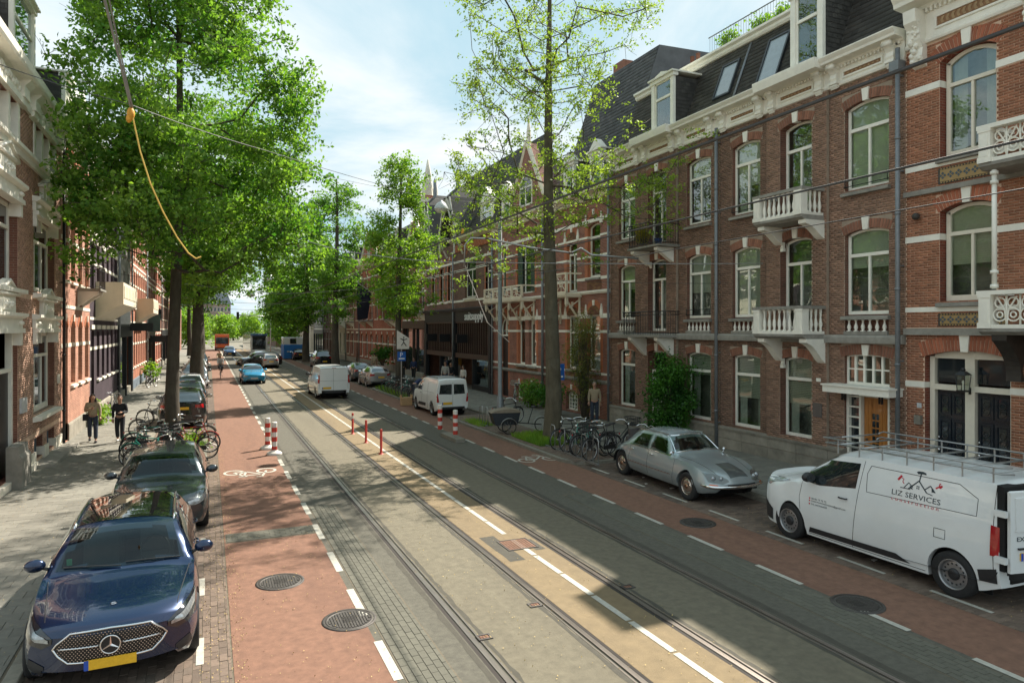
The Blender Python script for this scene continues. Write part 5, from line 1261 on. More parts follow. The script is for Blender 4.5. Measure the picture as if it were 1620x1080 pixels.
# blocks that close the view behind both rows and the far end of the street
def block(x0,x1,y0,y1,z,m,label,roofm,nb,rise=3,nm='apartment_building',fl=4):
 t=thing(nm,label,'building',((x0+x1)/2,y0,0));w=(x1-x0)/2;d=y1-y0
 q=MB();q.box(-w,w,0,d,-.1,z);q.build('wall',m,t)
 q=MB();q.prism([(-w-.3,z),(w+.3,z),(w*.55,z+rise),(-w*.55,z+rise)],1,-.3,d);q.build('roof',roofm,t)
 wm=None
 for f in range(fl):
  for k in range(nb):
   cx=-w+2*w*(k+.5)/nb;zz=1.2+f*(z-1)/fl
   if wm is None:q=MB();q.box(-.55,.55,-.06,.02,0,1.9);o=q.build('window',white,t,loc=(cx,0,zz));q2=MB();q2.box(-.45,.45,-.09,-.05,.1,1.8);p=q2.build('pane',glass_dark,o);wm=(o,p)
   else:o=link('window',wm[0].data,t,(cx,0,zz));link('pane',wm[1].data,o)
 return t
block(-22,-4.9,128,150,12,bk_red,'red brick corner building closing the left side beyond the crossing',slate_m,7)
block(16.8,40,128,150,11,bk_light,'pale corner building on the right beyond the crossing',slate_m,8)
block(14,40,165,190,9,bk_br,'brown brick house with pointed gable far behind the tram',slate_m,6)
mu=mat('museum_slate',(.22,.26,.31),.6,var=.15)
block(-8,9,330,360,15,mat('museum_brick_hazed',(.30,.24,.21),.9),'large brick museum building with steep blue slate roof at the end of the street',mu,12,12,'museum')  # brick greyed and paled: distance haze is put into the wall colour
tv=thing('tower','square brick tower of the distant museum','tower',(-6,322,0));q=MB();q.box(-4,4,0,8,0,27);q.build('shaft',MATS['museum_brick_hazed'],tv);q=MB();q.add([(-4.4,-.4,27),(4.4,-.4,27),(4.4,8.4,27),(-4.4,8.4,27),(0,4,38)],[(0,1,4),(1,2,4),(2,3,4),(3,0,4)]);q.build('spire',mu,tv)
block(-60,-14,200,220,13,bk_or,'long brick building on the far left beyond the square',slate_m,16)
block(34,90,230,250,13,bk_red,'long brick building on the far right beyond the square',slate_m,16)
# ------------------------------------------------------------------ trees and plants
bark=mat('bark',(.060,.050,.036),.95,var=.35,vscale=7,bump=1.0,bscale=22,stretch=(1,1,.25),dirt=.6,col2=(.10,.10,.075))
bark_l=mat('bark_olive',(.085,.072,.045),.95,var=.35,vscale=7,bump=1.0,bscale=22,stretch=(1,1,.3),dirt=.7,col2=(.14,.135,.095))
lf_elm=leafmat('leaf_green','3b7028','88a84a',.5);lf_young=leafmat('leaf_young','5c7a30','9aac4c',.5)
lf_far=leafmat('leaf_far','376a28','82a63e',.42);lf_lime=leafmat('leaf_lime','54802c','94b040',.45);lf_dark=leafmat('leaf_dark','1f4a18','4f8228',.3)
lf_bamboo=leafmat('leaf_bamboo','4a5a28','8a8a48',.4)
def leaf_quads(rs,C,size,up=.5,aspect=.62,spread=.3):
 """one folded kite per leaf centre"""
 n=len(C);u=rs.normal(size=(n,3));u/=np.linalg.norm(u,axis=1)[:,None]
 w=rs.normal(size=(n,3));w[:,2]+=up*2;w-=(w*u).sum(1)[:,None]*u;w/=np.linalg.norm(w,axis=1)[:,None]+1e-9
 v=np.cross(w,u);s=size*rs.uniform(1-spread,1+spread,n)[:,None]
 V=np.empty((n,4,3));V[:,0]=C-u*s*.5;V[:,1]=C+v*s*aspect*.5+w*s*.10+u*s*.08;V[:,2]=C+u*s*.5;V[:,3]=C-v*s*aspect*.5+w*s*.10+u*s*.08
 return V.reshape(-1,3),np.arange(n*4).reshape(n,4)
def grow(rs,trunk,r0,clusters,rmin=.012,up=.25):
 """connect cluster centres to the trunk; returns branch polylines (points, radii)"""
 nodes=[np.array(p,float)for p in trunk];par=[-1]+list(range(len(trunk)-1));ntr=len(trunk)
 ax=np.array(trunk);order=sorted(range(len(clusters)),key=lambda i:min(np.linalg.norm(clusters[i][:2]-t[:2])+.15*abs(clusters[i][2]-t[2])for t in ax))
 arr=np.array(nodes)
 for i in order:
  c=clusters[i];d=arr-c;dist=np.linalg.norm(d,axis=1);pen=dist+np.where(d[:,2]>0,d[:,2]*.9,-d[:,2]*up*.3)
  k=int(np.argmin(pen));L=dist[k];m=max(1,int(L/.7));p0=arr[k];last=k;off=rs.normal(size=3)*L*.07
  for j in range(1,m+1):
   t=j/m;p=p0+(c-p0)*t+off*math.sin(t*math.pi)+np.array([0,0,-.06*L*math.sin(t*math.pi)])+(rs.normal(size=3)*.05 if j<m else 0)
   nodes.append(p);par.append(last);last=len(nodes)-1
  arr=np.array(nodes)
 n=len(nodes);w=np.zeros(n);
 ch=[[]for _ in range(n)]
 for i in range(1,n):ch[par[i]].append(i)
 rad=np.zeros(n)
 for i in range(n-1,-1,-1):
  rad[i]=max(rmin,(sum(rad[c]**2.2 for c in ch[i]))**(1/2.2)*1.01)if ch[i]else rmin
 for i in range(ntr):
  t=i/max(1,ntr-1);rad[i]=max(rad[i]*.6,r0*(1-t*.8))
 return nodes,par,rad,ch,ntr
def branches_mesh(mb,nodes,par,rad,ch,ntr,rmax,nside=6):
 done=set()
 def path(i,j):
  pts=[nodes[i],nodes[j]];rr=[min(rad[i],rad[j]*1.15,rmax),min(rad[j],rmax)];cur=j
  while ch[cur]:
   nx=max(ch[cur],key=lambda c:rad[c]);
   for o in ch[cur]:
    if o!=nx:stack.append((cur,o))
   pts.append(nodes[nx]);rr.append(min(rad[nx],rmax));cur=nx
  mb.tube(pts,rr,nside if rr[1]>.03 else 4,cap=False)
 stack=[]
 for i in range(ntr):
  for c in ch[i]:
   if c>=ntr:stack.append((i,c))
 while stack:path(*stack.pop())
def tree(label,x,y,Ht,r0,ells,nclu,nleaf,lsize,leafm,seed,csize=.6,lean=(0,0),zlow=None,group='street trees',barkm=None,clip=None,gap=.0,name='street_tree',explicit=None,rmax=.12,shell=.55,up=.25,fork=1.0,zb=.1):
 rs=np.random.default_rng(seed);root=thing(name,label,'tree',(x,y,0),0,group)
 nt_=12;trunk=[]
 for i in range(nt_):
  t=i/(nt_-1);trunk.append((lean[0]*t+.10*math.sin(t*5+seed),lean[1]*t+.10*math.cos(t*4+seed),zb-.15+t*Ht*.93))
 trunk[0]=(0,0,zb-.15)
 # cluster centres inside the crown envelope
 C=[];vols=np.array([e[3]*e[4]*e[5]for e in ells]);vols=vols/vols.sum();tries=0
 while len(C)<nclu and tries<nclu*60:
  tries+=1;e=ells[rs.choice(len(ells),p=vols)];q=rs.normal(size=3);q/=np.linalg.norm(q);rr=rs.random()**(1/3*(1-shell*.6));p=np.array(e[:3])+q*rr*np.array(e[3:])
  if clip and not clip(p[0]+x,p[1]+y,p[2]):continue
  if gap and mnoise.noise(Vector((p[0]*.42+seed,p[1]*.42,p[2]*.42)))<gap-.35:continue
  C.append(p)
 C=np.array(C);extra=np.array(explicit)if explicit else None
 if extra is not None:C=np.vstack([C,extra])
 nodes,par,rad,ch,ntr=grow(rs,trunk,r0,C,up=up)
 mb=MB();mb.smooth=True
 tr=[r0*(1.35 if i==0 else 1.08 if i==1 else 1)*(1-.80*(i/(nt_-1))**1.1)for i in range(nt_)]
 P=[Vector(p)for p in trunk];PP=[P[0],P[0]+Vector((0,0,.35))]+P[1:];TR=[r0*1.45,r0*1.12]+tr[1:]
 mb.tube(PP,TR,14,cap=False);tk=mb.build('trunk',barkm or bark,root)
 mb=MB();branches_mesh(mb,nodes,par,rad,ch,ntr,rmax);mb.build('limbs',barkm or bark,root)
 per=nleaf//len(C);idx=np.repeat(np.arange(len(C)),per);sg_=max(3,per//11);S=C[:,None,:]+rs.normal(size=(len(C),sg_,3))*(csize*np.array([1,1,.75]))*rs.uniform(.3,1.05,(len(C),sg_,1));sp_=S[idx,rs.integers(0,sg_,len(idx))]
 # leaves sit along twigs that radiate from each cluster centre
 L=sp_+rs.normal(size=(len(idx),3))*lsize*np.array([.95,.95,.5])
 if clip:
  ok=np.array([clip(p[0]+x,p[1]+y,p[2])for p in L]);L=L[ok]
 V,Fq=leaf_quads(rs,L,lsize)
 link('crown',npmesh('crown',V,Fq,leafm),root)
 # thin twigs
 if nleaf/len(C)>8:
  mb=MB();k=0
  for i in range(len(C)):
   for j in range(3 if len(C)>300 else 5):
    q=C[i]+rs.normal(size=3)*csize*.8;mb.tube([C[i],(C[i]+q)/2+rs.normal(size=3)*.04,q],[.010,.007,.004],3,cap=False)
  mb.build('twigs',barkm or bark,root,kind='stuff')
 return root
NT=lambda x,y,z:x>-4.3 and(z>13.5 or z<5.5 or math.hypot(x+1.1,y-27)>.9)
NL=lambda x,y,z:x>-4.3
tree('huge leafy tree with a dark trunk beside the bicycles on the left kerb',-1.1,27.0,19,.235,[(.0,-.4,12.5,4.6,4.8,5.2),(.3,-.3,16.5,3.4,3.6,3.6),(.8,-.2,8.6,4.4,4.2,2.8),(-1.5,-2.0,8.2,2.6,3.0,2.4),(2.6,1.0,7.0,2.6,2.6,1.8)],680,86000,.155,lf_elm,11,csize=.48,clip=NT,gap=.27,lean=(.1,.2),rmax=.13,group='street trees along the left kerb')
GL='street trees along the left kerb';GR='street trees along the right kerb'
tree('tall leafy tree behind the nearest left tree, its grey trunk beside parked cars',-.7,49.5,20,.42,[(.3,0,13,4.8,4.5,6.2),(1.6,0,8.2,3.4,3.5,2.6)],330,42000,.20,lf_far,12,csize=.75,clip=NL,group=GL,gap=.1)
tree('third leafy tree along the left kerb',-.8,72,20,.38,[(.0,0,13.8,4.2,4.6,5.8),(.8,0,9.4,3.0,3.5,2.0)],220,22000,.30,lf_far,13,csize=.9,clip=NL,group=GL)
tree('fourth leafy tree along the left kerb, mostly hidden by nearer ones',-.8,94,18,.36,[(-1.6,0,12.5,3.2,4.4,5.0)],160,13000,.38,lf_far,14,csize=1.0,group=GL)
tree('farthest left kerb tree before the crossing',-2.6,114,17,.36,[(-.4,0,12,3.8,4.8,4.6)],130,9000,.45,lf_lime,15,csize=1.1,group=GL)
# sparse tree on the right
tree('big sparse tree with fresh yellow-green leaves in front of the brown brick houses',11.4,22.3,18.5,.30,[(-.6,.2,11.5,3.6,3.4,4.6),(0,0,16,3.6,3.6,3.2),(-1.6,1.6,7.8,2.6,2.6,1.8),(2.0,-1.6,9.0,2.2,2.4,2.4)],340,27000,.10,lf_young,21,csize=.42,barkm=bark_l,lean=(-.1,0),group=GR,gap=.2,shell=.3,explicit=[(2.3,-2.6,9.3),(2.9,-3.6,9.9),(3.3,-4.3,10.3),(-3.0,3.6,7.2),(-3.6,4.6,6.6),(-2.2,4.0,6.0),(-3.6,1.5,9.8),(1.0,-1.0,6.6)],rmax=.15)
tree('slender fresh green tree beside the parking sign on the right',10.9,42.1,15.4,.24,[(0,0,8.6,2.0,2.0,3.9),(-.1,0,12.6,1.25,1.25,2.4),(0,0,6.1,2.2,2.2,1.2)],190,19000,.17,lf_lime,22,csize=.45,group=GR,gap=.12,barkm=bark)
tree('tall narrow tree with a basket of ivy on its trunk, right of the white van',10.9,65.5,19.5,.36,[(0,0,12.5,2.4,2.6,6.2),(0,0,6.5,2.4,2.4,1.5)],150,11000,.24,lf_far,23,csize=.6,group=GR,gap=.3)
tree('dense tree right of the street whose dark trunk stands by the parked cars',10.9,87,18,.42,[(-.6,0,11.5,4.0,4.2,6.2),(-1.2,0,6.2,3.4,3.2,1.8)],190,16000,.32,lf_far,24,csize=.8,group=GR)
tree('dense tree beyond the last parked cars on the right',10.9,106,14,.34,[(.2,0,8.5,3.4,4.4,5.0)],160,12000,.4,lf_far,25,csize=.9,group=GR)
k_=0
SQ=['lime-green tree on the left just beyond the crossing','lime-green tree in line with the left tram track, far off','green tree left of the distant street axis','green tree at the left corner beyond the crossing','lime-green tree far off behind the approaching tram','green tree far off right of the tram','lime-green tree before the museum tower','green tree farthest to the right in the square','lime-green tree before the middle of the museum','green tree farthest to the left in the square','lime-green tree before the right end of the museum','green tree beside the pale corner building on the right']
for(x,y,m_,s_)in((-3,160,lf_lime,4),(4,215,lf_lime,4.2),(-9,190,lf_far,6),(-14,170,lf_far,5.5),(12,235,lf_lime,4.6),(20,200,lf_far,6),(-4,240,lf_lime,4.6),(28,215,lf_far,7),(8,262,lf_lime,4.6),(-20,250,lf_far,7),(19,268,lf_lime,6.5),(15,155,lf_far,5)):
 k_+=1
 tree(SQ[k_-1],x,y,s_*1.7,.3,[(0,0,s_*1.05,s_*.75,s_*.75,s_*.8)],60,3200,.6,m_,40+k_,csize=1.1,group='trees in the distant square' if m_ is lf_far else 'lime-green trees in the distant square',name='square_tree')
def shrub(label,x,y,ells,n,nleaf,ls,m,seed,name='shrub',stems=5,group=None,cs=.16,aspect=.62,up=.5,cat='shrub',z=.1):
 rs=np.random.default_rng(seed);root=thing(name,label,cat,(x,y,z),0,group);C=[]
 vols=np.array([e[3]*e[4]*e[5]for e in ells]);vols/=vols.sum()
 for i in range(n):
  e=ells[rs.choice(len(ells),p=vols)];q=rs.normal(size=3);q/=np.linalg.norm(q);C.append(np.array(e[:3])+q*rs.random()**.4*np.array(e[3:]))
 C=np.array(C);C[:,2]=np.maximum(C[:,2],.05);mb=MB()
 for c in C[::max(1,n//60)]:b=rs.normal(size=2)*.08;mb.tube([(b[0],b[1],0),(c[0]*.4+b[0],c[1]*.4+b[1],c[2]*.55),tuple(c)],[.018,.012,.006],4,cap=False)
 mb.build('stems',bark,root)
 idx=rs.integers(0,n,nleaf);L=C[idx]+rs.normal(size=(nleaf,3))*cs;L[:,2]=np.abs(L[:,2]);V,Fq=leaf_quads(rs,L,ls,up=up,aspect=aspect);link('foliage',npmesh('foliage',V,Fq,m),root,kind=None)
 return root
shrub('large dark green shrub climbing against the brown brick house behind the silver car',15.45,20.7,[(0,0,1.5,.75,.95,1.25),(0,-.1,2.5,.6,.85,.75),(-.1,.1,.6,.6,.8,.6)],130,9500,.10,lf_dark,61,cs=.17)
shrub('tall thin bamboo with drooping leaves beside the brown brick house corner',15.4,26.9,[(0,.3,2.6,.5,.9,1.0),(0,0,3.9,.4,.7,.9),(0,0,1.4,.45,.6,.9)],90,2600,.22,lf_bamboo,62,name='bamboo',cs=.2,aspect=.16,up=-.3)
shrub('leafy potted shrub left of the man in the beige jacket',14.6,28.6,[(0,0,.9,.6,.8,.55)],40,1500,.12,lf_dark,63,cs=.15)
shrub('green hedge plant behind the cargo bike against the house',15.2,32.0,[(0,0,.75,.5,1.0,.55)],40,1600,.12,lf_far,64,cs=.15)
shrub('green plant in front of the orange brick house on the right',14.9,64,[(0,0,1.7,.7,1.2,.5)],30,700,.25,lf_dark,65,cs=.25)
shrub('small leafy plant at the foot of the purple house on the left',-4.2,33.6,[(0,0,.45,.35,.6,.4)],24,700,.12,lf_lime,66,cs=.12,name='plant',cat='plant')
shrub('weeds growing among the bicycles beside the left tree trunk',-.5,25.2,[(0,0,.3,.3,1.3,.3)],30,700,.10,lf_lime,67,cs=.12,name='weeds',cat='plant')
shrub('yellow-green plant further along the left house fronts',-4.0,58,[(0,0,.9,.4,.6,.6)],20,400,.25,lf_lime,68,cs=.2,name='plant',cat='plant')
shrub('bushy potted yellow plant on the upper iron balcony',XR-.55,22.6,[(0,0,.35,.22,.35,.3)],26,1100,.07,leafmat('leaf_yellow','7a7a1c','b8a428',.4),69,name='balcony_plant',cat='plant',cs=.09,z=7.42)
for k,(yy,xx)in enumerate(((18.0,1.9),(19.0,1.9),(20.4,1.8),(16.4,1.9))):
 shrub(['round green bush on the roof terrace beside the railing middle','tall green bush on the roof terrace left of the middle','small green bush at the far end of the roof terrace','small green bush at the near end of the roof terrace'][k],XR+xx,yy,[(0,0,.35,.3,.45,.3)],20,500,.12,lf_lime,70+k,name='terrace_bush',cs=.12,z=14.54)
 # big pots
for lab,x,y,z,c in(('dark planter holding the shrub beside the man in beige',14.6,28.6,.1,black),('blue plant pot on the upper iron balcony',XR-.55,21.6,7.28,mat('blue_pot',(.02,.06,.22),.3))):
 t=MB();s_=1 if z<1 else .5;t.lathe([(.001,0),(.22*s_,0),(.30*s_,.5*s_),(.32*s_,.52*s_),(.27*s_,.5*s_),(.001,.45*s_)],n=14);o=t.build('plant_pot',c,None,loc=(x,y,z));tag(o,lab,'plant pot')
 # grass at the tree foot
def grass(x0,x1,y0,y1,n,h,seed,label,z=.105):
 rs=np.random.default_rng(seed);P=np.stack([rs.normal((x0+x1)/2,(x1-x0)/3.2,n),rs.normal((y0+y1)/2,(y1-y0)/3.2,n),np.full(n,z)],1);P[:,0]=np.clip(P[:,0],x0,x1);P[:,1]=np.clip(P[:,1],y0,y1)
 a=rs.uniform(0,6.28,n);d=np.stack([np.cos(a),np.sin(a),0*a],1)*.008;hh=h*rs.uniform(.4,1.2,n)[:,None];tip=P+rs.normal(size=(n,3))*h*.35;tip[:,2]=z+hh[:,0]
 V=np.empty((n,4,3));V[:,0]=P-d;V[:,1]=P+d;V[:,2]=tip+d*.3;V[:,3]=tip-d*.3
 o=link('grass',npmesh('grass',V.reshape(-1,3),np.arange(4*n).reshape(n,4),lf_lime));tag(o,label,'grass');o['kind']='stuff'
grass(10.4,11.9,21.2,23.6,5200,.2,1,'fresh green grass around the foot of the big sparse tree')
grass(10.2,10.9,26.5,28.5,900,.15,2,'tuft of grass at the kerb beside the cargo bike')
grass(-.9,-.2,21.6,26,1200,.12,3,'weeds and grass along the left kerb island')
grass(10.3,11.2,38,46,2500,.25,4,'grass under the bicycle rack beside the slender tree')
# fallen seeds and litter along kerbs
def litter(x0,x1,y0,y1,n,seed,label,z=.004,col=(.42,.30,.10),s=.02):
 rs=np.random.default_rng(seed);C=np.stack([rs.uniform(x0,x1,n),rs.uniform(y0,y1,n),np.full(n,z+.012)],1);V,Fq=leaf_quads(rs,C,s,up=6,aspect=.8)
 o=link('fallen_seeds',npmesh('fallen_seeds',V,Fq,mat('dry_seed',(.40,.29,.12),.9,var=.3,isl=.3)));tag(o,label,'fallen seeds');o['kind']='stuff'
litter(-.1,.45,6.5,26,1500,5,'dry seeds scattered between parked cars and the left bike lane')
litter(.3,2.1,6.0,20,500,6,'few seeds scattered on the left bike lane');litter(3.2,6.2,5,16,700,7,'dry seeds along the tram rails')
litter(10.2,12.0,4,18,500,8,'dry seeds on the right parking strip');litter(-4.6,-2.1,9,30,900,9,'dry seeds on the left pavement',z=.11)
# ------------------------------------------------------------------ vehicles
def interp(keys,x):
 """monotone cubic through (x, v) keys"""
 if x<=keys[0][0]:return keys[0][1]
 if x>=keys[-1][0]:return keys[-1][1]
 for i in range(len(keys)-1):
  if keys[i][0]<=x<=keys[i+1][0]:break
 x0,y0=keys[i];x1,y1=keys[i+1];h=x1-x0;d=(y1-y0)/h
 def sl(j):
  if j<=0 or j>=len(keys)-1:return(keys[1][1]-keys[0][1])/(keys[1][0]-keys[0][0])if j<=0 else(keys[-1][1]-keys[-2][1])/(keys[-1][0]-keys[-2][0])
  a=(keys[j][1]-keys[j-1][1])/(keys[j][0]-keys[j-1][0]);b=(keys[j+1][1]-keys[j][1])/(keys[j+1][0]-keys[j][0])
  if a*b<=0:return 0
  return 2*a*b/(a+b)
 m0,m1=sl(i),sl(i+1)
 if abs(d)<1e-9:m0=m1=0
 t=(x-x0)/h;return y0*(2*t**3-3*t*t+1)+m0*h*(t**3-2*t*t+t)+y1*(-2*t**3+3*t*t)+m1*h*(t**3-t*t)
class Car:
 """x runs from the nose (0) to the tail (L); y across; the finished car faces +x' in world after placing"""
 def __init__(s,sp):s.sp=sp;s.L=sp['L'];s.W=sp['W']/2;s.make()
 def warp(s,p):
  x,y,z=p;sp=s.sp;k=(abs(y)/s.W)**sp.get('wp',2.6);f=max(0,1-x/1.1);r=max(0,1-(s.L-x)/1.1)
  return(x+sp.get('wf',.28)*k*f-sp.get('wr',.14)*k*r,y,z)
 def arch(s,x):
  z=0;R_=s.sp['wr_']+.055
  for wx in s.sp['wx']:
   d=R_*R_-(x-wx)**2
   if d>0:z=max(z,s.sp['wr_']+math.sqrt(d))
  return z
 def section(s,x):
  sp=s.sp;zbot=interp(sp['zbot'],x);zb=interp(sp['zb'],x);yb=interp(sp['yb'],x);ze=interp(sp['ze'],x);ye=interp(sp['ye'],x);zt=interp(sp['zt'],x);ym=interp(sp['ym'],x)
  z0=max(zbot,min(s.arch(x),zb-.04));pts=[]
  zm=zbot+sp.get('wz',.48)*(zb-zbot)
  def ys(z):
   if z>=zm:t=(z-zm)/max(1e-3,zb-zm);return ym+(yb-ym)*t**1.8
   t=(zm-z)/max(1e-3,zm-zbot);return ym-sp.get('tuck',.07)*t**2.2
  pts.append((ys(z0)-.10,z0+.0))
  for k in range(9):z=z0+(zb-z0)*k/8;pts.append((ys(z),z))
  bw=sp.get('bow',.02)
  for k in range(1,7):
   t=k/6;pts.append((yb+(ye-yb)*t+bw*math.sin(t*math.pi)*(1 if ze-zb>.15 else 0),zb+(ze-zb)*t))
  for k in range(1,9):
   t=k/8;y=ye*(1-t);q=1-t;pts.append((y,zt-(zt-ze)*q**sp.get('crown',2.4)))
  return pts
 def make(s):
  sp=s.sp;xs=set()
  x=0
  while x<=s.L:xs.add(round(x,4));x+=.06
  for k in range(1,6):xs.add(round(.008*k*k/2,4));xs.add(round(s.L-.008*k*k/2,4))
  for wx in sp['wx']:
   R_=sp['wr_']+.055
   for k in range(21):xs.add(round(wx-R_*math.cos(math.pi*k/20),4))
  xs.add(round(s.L,4));xs=sorted(xs);xs=[q for i,q in enumerate(xs)if i==0 or q-xs[i-1]>.004]
  V=[];F=[];rows=[]
  for x in xs:
   sec=s.section(x);row=[(x,-y,z)for y,z in sec]+[(x,y,z)for y,z in sec[::-1][1:]];rows.append(row)
  n=len(rows[0]);h=n//2
  for r in rows:V+=[s.warp(p)for p in r]
  for i in range(len(rows)-1):
   for k in range(n-1):a=i*n+k;F.append((a,a+1,a+n+1,a+n))
   # caps, divided across so they follow the curved nose
  for ri in(0,len(rows)-1):
   r=rows[ri];m=10;base=len(V)
   for k in range(h+1):
    a,b=r[k],r[n-1-k]
    for j in range(m+1):t=j/m;V.append(s.warp((a[0],a[1]+(b[1]-a[1])*t,a[2])))
   for k in range(h):
    for j in range(m):q=base+k*(m+1)+j;F.append((q,q+1,q+m+2,q+m+1)if ri==0 else(q,q+m+1,q+m+2,q+1))
  s.V=V;s.F=F;s.bvh=BVHTree.FromPolygons([Vector(v)for v in V],F)
 def ray(s,org,d):
  hit=s.bvh.ray_cast(Vector(org),Vector(d));return hit[0],hit[1]
 def proj(s,mode,u,v):
  L=s.L
  if mode=='left':return s.ray((u,-3,v),(0,1,0))
  if mode=='right':return s.ray((u,3,v),(0,-1,0))
  if mode=='front':return s.ray((-3,u,v),(1,0,0))
  if mode=='rear':return s.ray((L+3,u,v),(-1,0,0))
  if mode=='top':return s.ray((u,v,5),(0,0,-1))
 def patch(s,name,m,mode,lo,hi,nu=14,nv=6,off=.005,parent=None,thick=.0):
  """surface patch between a lower and an upper polyline, laid on the body"""
  def samp(c,t):
   ls=[0]
   for a,b in zip(c[:-1],c[1:]):ls.append(ls[-1]+math.dist(a,b))
   d=t*ls[-1]
   for i in range(len(c)-1):
    if d<=ls[i+1]+1e-9:q=(d-ls[i])/max(1e-9,ls[i+1]-ls[i]);return(c[i][0]+(c[i+1][0]-c[i][0])*q,c[i][1]+(c[i+1][1]-c[i][1])*q)
   return c[-1]
  mb=MB();mb.smooth=True;P={}
  for i in range(nu+1):
   a,b=samp(lo,i/nu),samp(hi,i/nu)
   for j in range(nv+1):
    t=j/nv;u,v=a[0]+(b[0]-a[0])*t,a[1]+(b[1]-a[1])*t;loc,nr=s.proj(mode,u,v)
    if loc is None:continue
    view={'left':(0,-1,0),'right':(0,1,0),'front':(-1,0,0),'rear':(1,0,0),'top':(0,0,1)}[mode]
    if nr.dot(Vector(view))<0:nr=-nr
    P[i,j]=len(mb.v);mb.v.append(tuple(loc+nr*off))
  for i in range(nu):
   for j in range(nv):
    q=[P.get((i,j)),P.get((i+1,j)),P.get((i+1,j+1)),P.get((i,j+1))]
    if None not in q:mb.f.append(tuple(q));mb.m.append(0);mb.sm.append(True)
  if not mb.f:return None
  me_o=mb.build(name,m,parent);return me_o
 def disc(s,name,m,mode,cu,cv,r,off=.006,parent=None,r0=0,n=20,sy=1):
  mb=MB();P=[]
  for k in range(n):
   for q in(r0,(r0+r)/2,r):
    t=2*math.pi*k/n;loc,nr=s.proj(mode,cu+q*math.cos(t),cv+q*math.sin(t)*sy)
    if loc is None:loc=Vector((0,0,0));nr=Vector((0,0,0))
    view={'left':(0,-1,0),'right':(0,1,0),'front':(-1,0,0),'rear':(1,0,0),'top':(0,0,1)}[mode]
    if nr.dot(Vector(view))<0:nr=-nr
    P.append(tuple(loc+nr*off))
  mb.add(P,[f for k in range(n)for f in((3*k,3*k+1,3*((k+1)%n)+1,3*((k+1)%n)),(3*k+1,3*k+2,3*((k+1)%n)+2,3*((k+1)%n)+1))]);return mb.build(name,m,parent)
 def line(s,mb,mode,pts,w=.012,off=.003):
  """thin dark gap laid on the surface"""
  res=[]
  for a,b in zip(pts[:-1],pts[1:]):
   n=max(2,int(math.dist(a,b)/.06))
   for k in range(n+(1 if b==pts[-1]else 0)):
    t=k/n;loc,nr=s.proj(mode,a[0]+(b[0]-a[0])*t,a[1]+(b[1]-a[1])*t)
    if loc is not None:
     view={'left':(0,-1,0),'right':(0,1,0),'front':(-1,0,0),'rear':(1,0,0),'top':(0,0,1)}[mode]
     if nr.dot(Vector(view))<0:nr=-nr
     res.append(loc+nr*(off-w*.35))
  if len(res)>1:mb.tube(res,w/2,4,cap=False)
def wheel(root,x,y,r,w,side,style,rimm=None):
 """wheel object > tyre, rim, spokes"""
 t=MB();o=w/2;rr=r*(.66 if style in('steel','disc')else .74)
 if style=='classic':rr=r*.62
 t.lathe([(rr,-o*.9),(r*.93,-o),(r,-o*.75),(r,o*.75),(r*.93,o),(rr,o*.9),(rr*.98,o*.6),(rr*.98,-o*.9)],n=32,axis='y');wl=t.build('wheel',rubber,root,loc=(x,y,r))
 rm=rimm or mat('alloy',(.42,.42,.43),.28,metal=.9,var=.05);s_=side
 t=MB();t.lathe([(rr,s_*o*.92),(rr*.95,s_*o*.98),(rr*.90,s_*o*.7),(rr*.88,s_*o*.1)],n=32,axis='y')
 if style=='alloy':
  for k in range(10):
   a=2*math.pi*k/10;ca,sa=math.cos(a),math.sin(a);tw_=.020;vs=[]
   for q,ww,yy in((.05,1.2,.75),(rr*.5,1.0,.8),(rr*.93,1.5,.82)):
    for sgn in(-1,1):vs+=[(ca*q-sa*tw_*ww*sgn,s_*o*yy,sa*q+ca*tw_*ww*sgn),(ca*q-sa*tw_*ww*sgn,s_*o*(yy-.25),sa*q+ca*tw_*ww*sgn)]
   t.add(vs,[(0,2,6,4),(4,6,10,8),(0,4,5,1),(4,8,9,5),(2,3,7,6),(6,7,11,10)])
  t.lathe([(.001,s_*o*.86),(.045,s_*o*.84),(.065,s_*o*.7)],n=14,axis='y')
 elif style in('steel','disc'):
  t.lathe([(rr*.9,s_*o*.35),(rr*.80,s_*o*.55),(rr*.55,s_*o*.45),(rr*.3,s_*o*.60),(.001,s_*o*.62)],n=28,axis='y')
 else:
  t.lathe([(rr*.92,s_*o*.5),(rr*.86,s_*o*.85),(rr*.55,s_*o*.98),(rr*.3,s_*o*1.0),(.001,s_*o*1.05)],n=32,axis='y')
 t.build('rim',rm,wl)
 t=MB();t.lathe([(rr*.88,s_*o*.05),(.001,s_*o*.05)],n=20,axis='y');t.build('brake',mat('brake_dark',(.02,.02,.02),.7),wl)
 if style=='steel':
  t=MB()
  for k in range(14):a=2*math.pi*k/14;t.lathe([(.020,s_*o*.50),(.001,s_*o*.60)],c=(rr*.69*math.cos(a),0,rr*.69*math.sin(a)),n=8,axis='y')
  t.build('vent_holes',black,wl,kind=None)
  t=MB();t.lathe([(rr*.40,s_*o*.55),(rr*.38,s_*o*.75),(rr*.2,s_*o*.85),(.001,s_*o*.86)],n=16,axis='y');t.build('hub_cap',plasticb,wl)
 if style=='classic':
  t=MB();t.lathe([(rr*.30,s_*o*1.0),(rr*.22,s_*o*1.2),(.001,s_*o*1.22)],n=16,axis='y');t.build('hub_cap',mat('copper',(.35,.22,.15),.25,metal=1),wl)
 return wl
plate_y=mat('number_plate_yellow',(.72,.42,.02),.5,var=.12,vscale=25);plate_b=mat('number_plate_blue',(.02,.08,.42),.4);plate_w=mat('number_plate_grey',(.40,.41,.42),.5,var=.1)
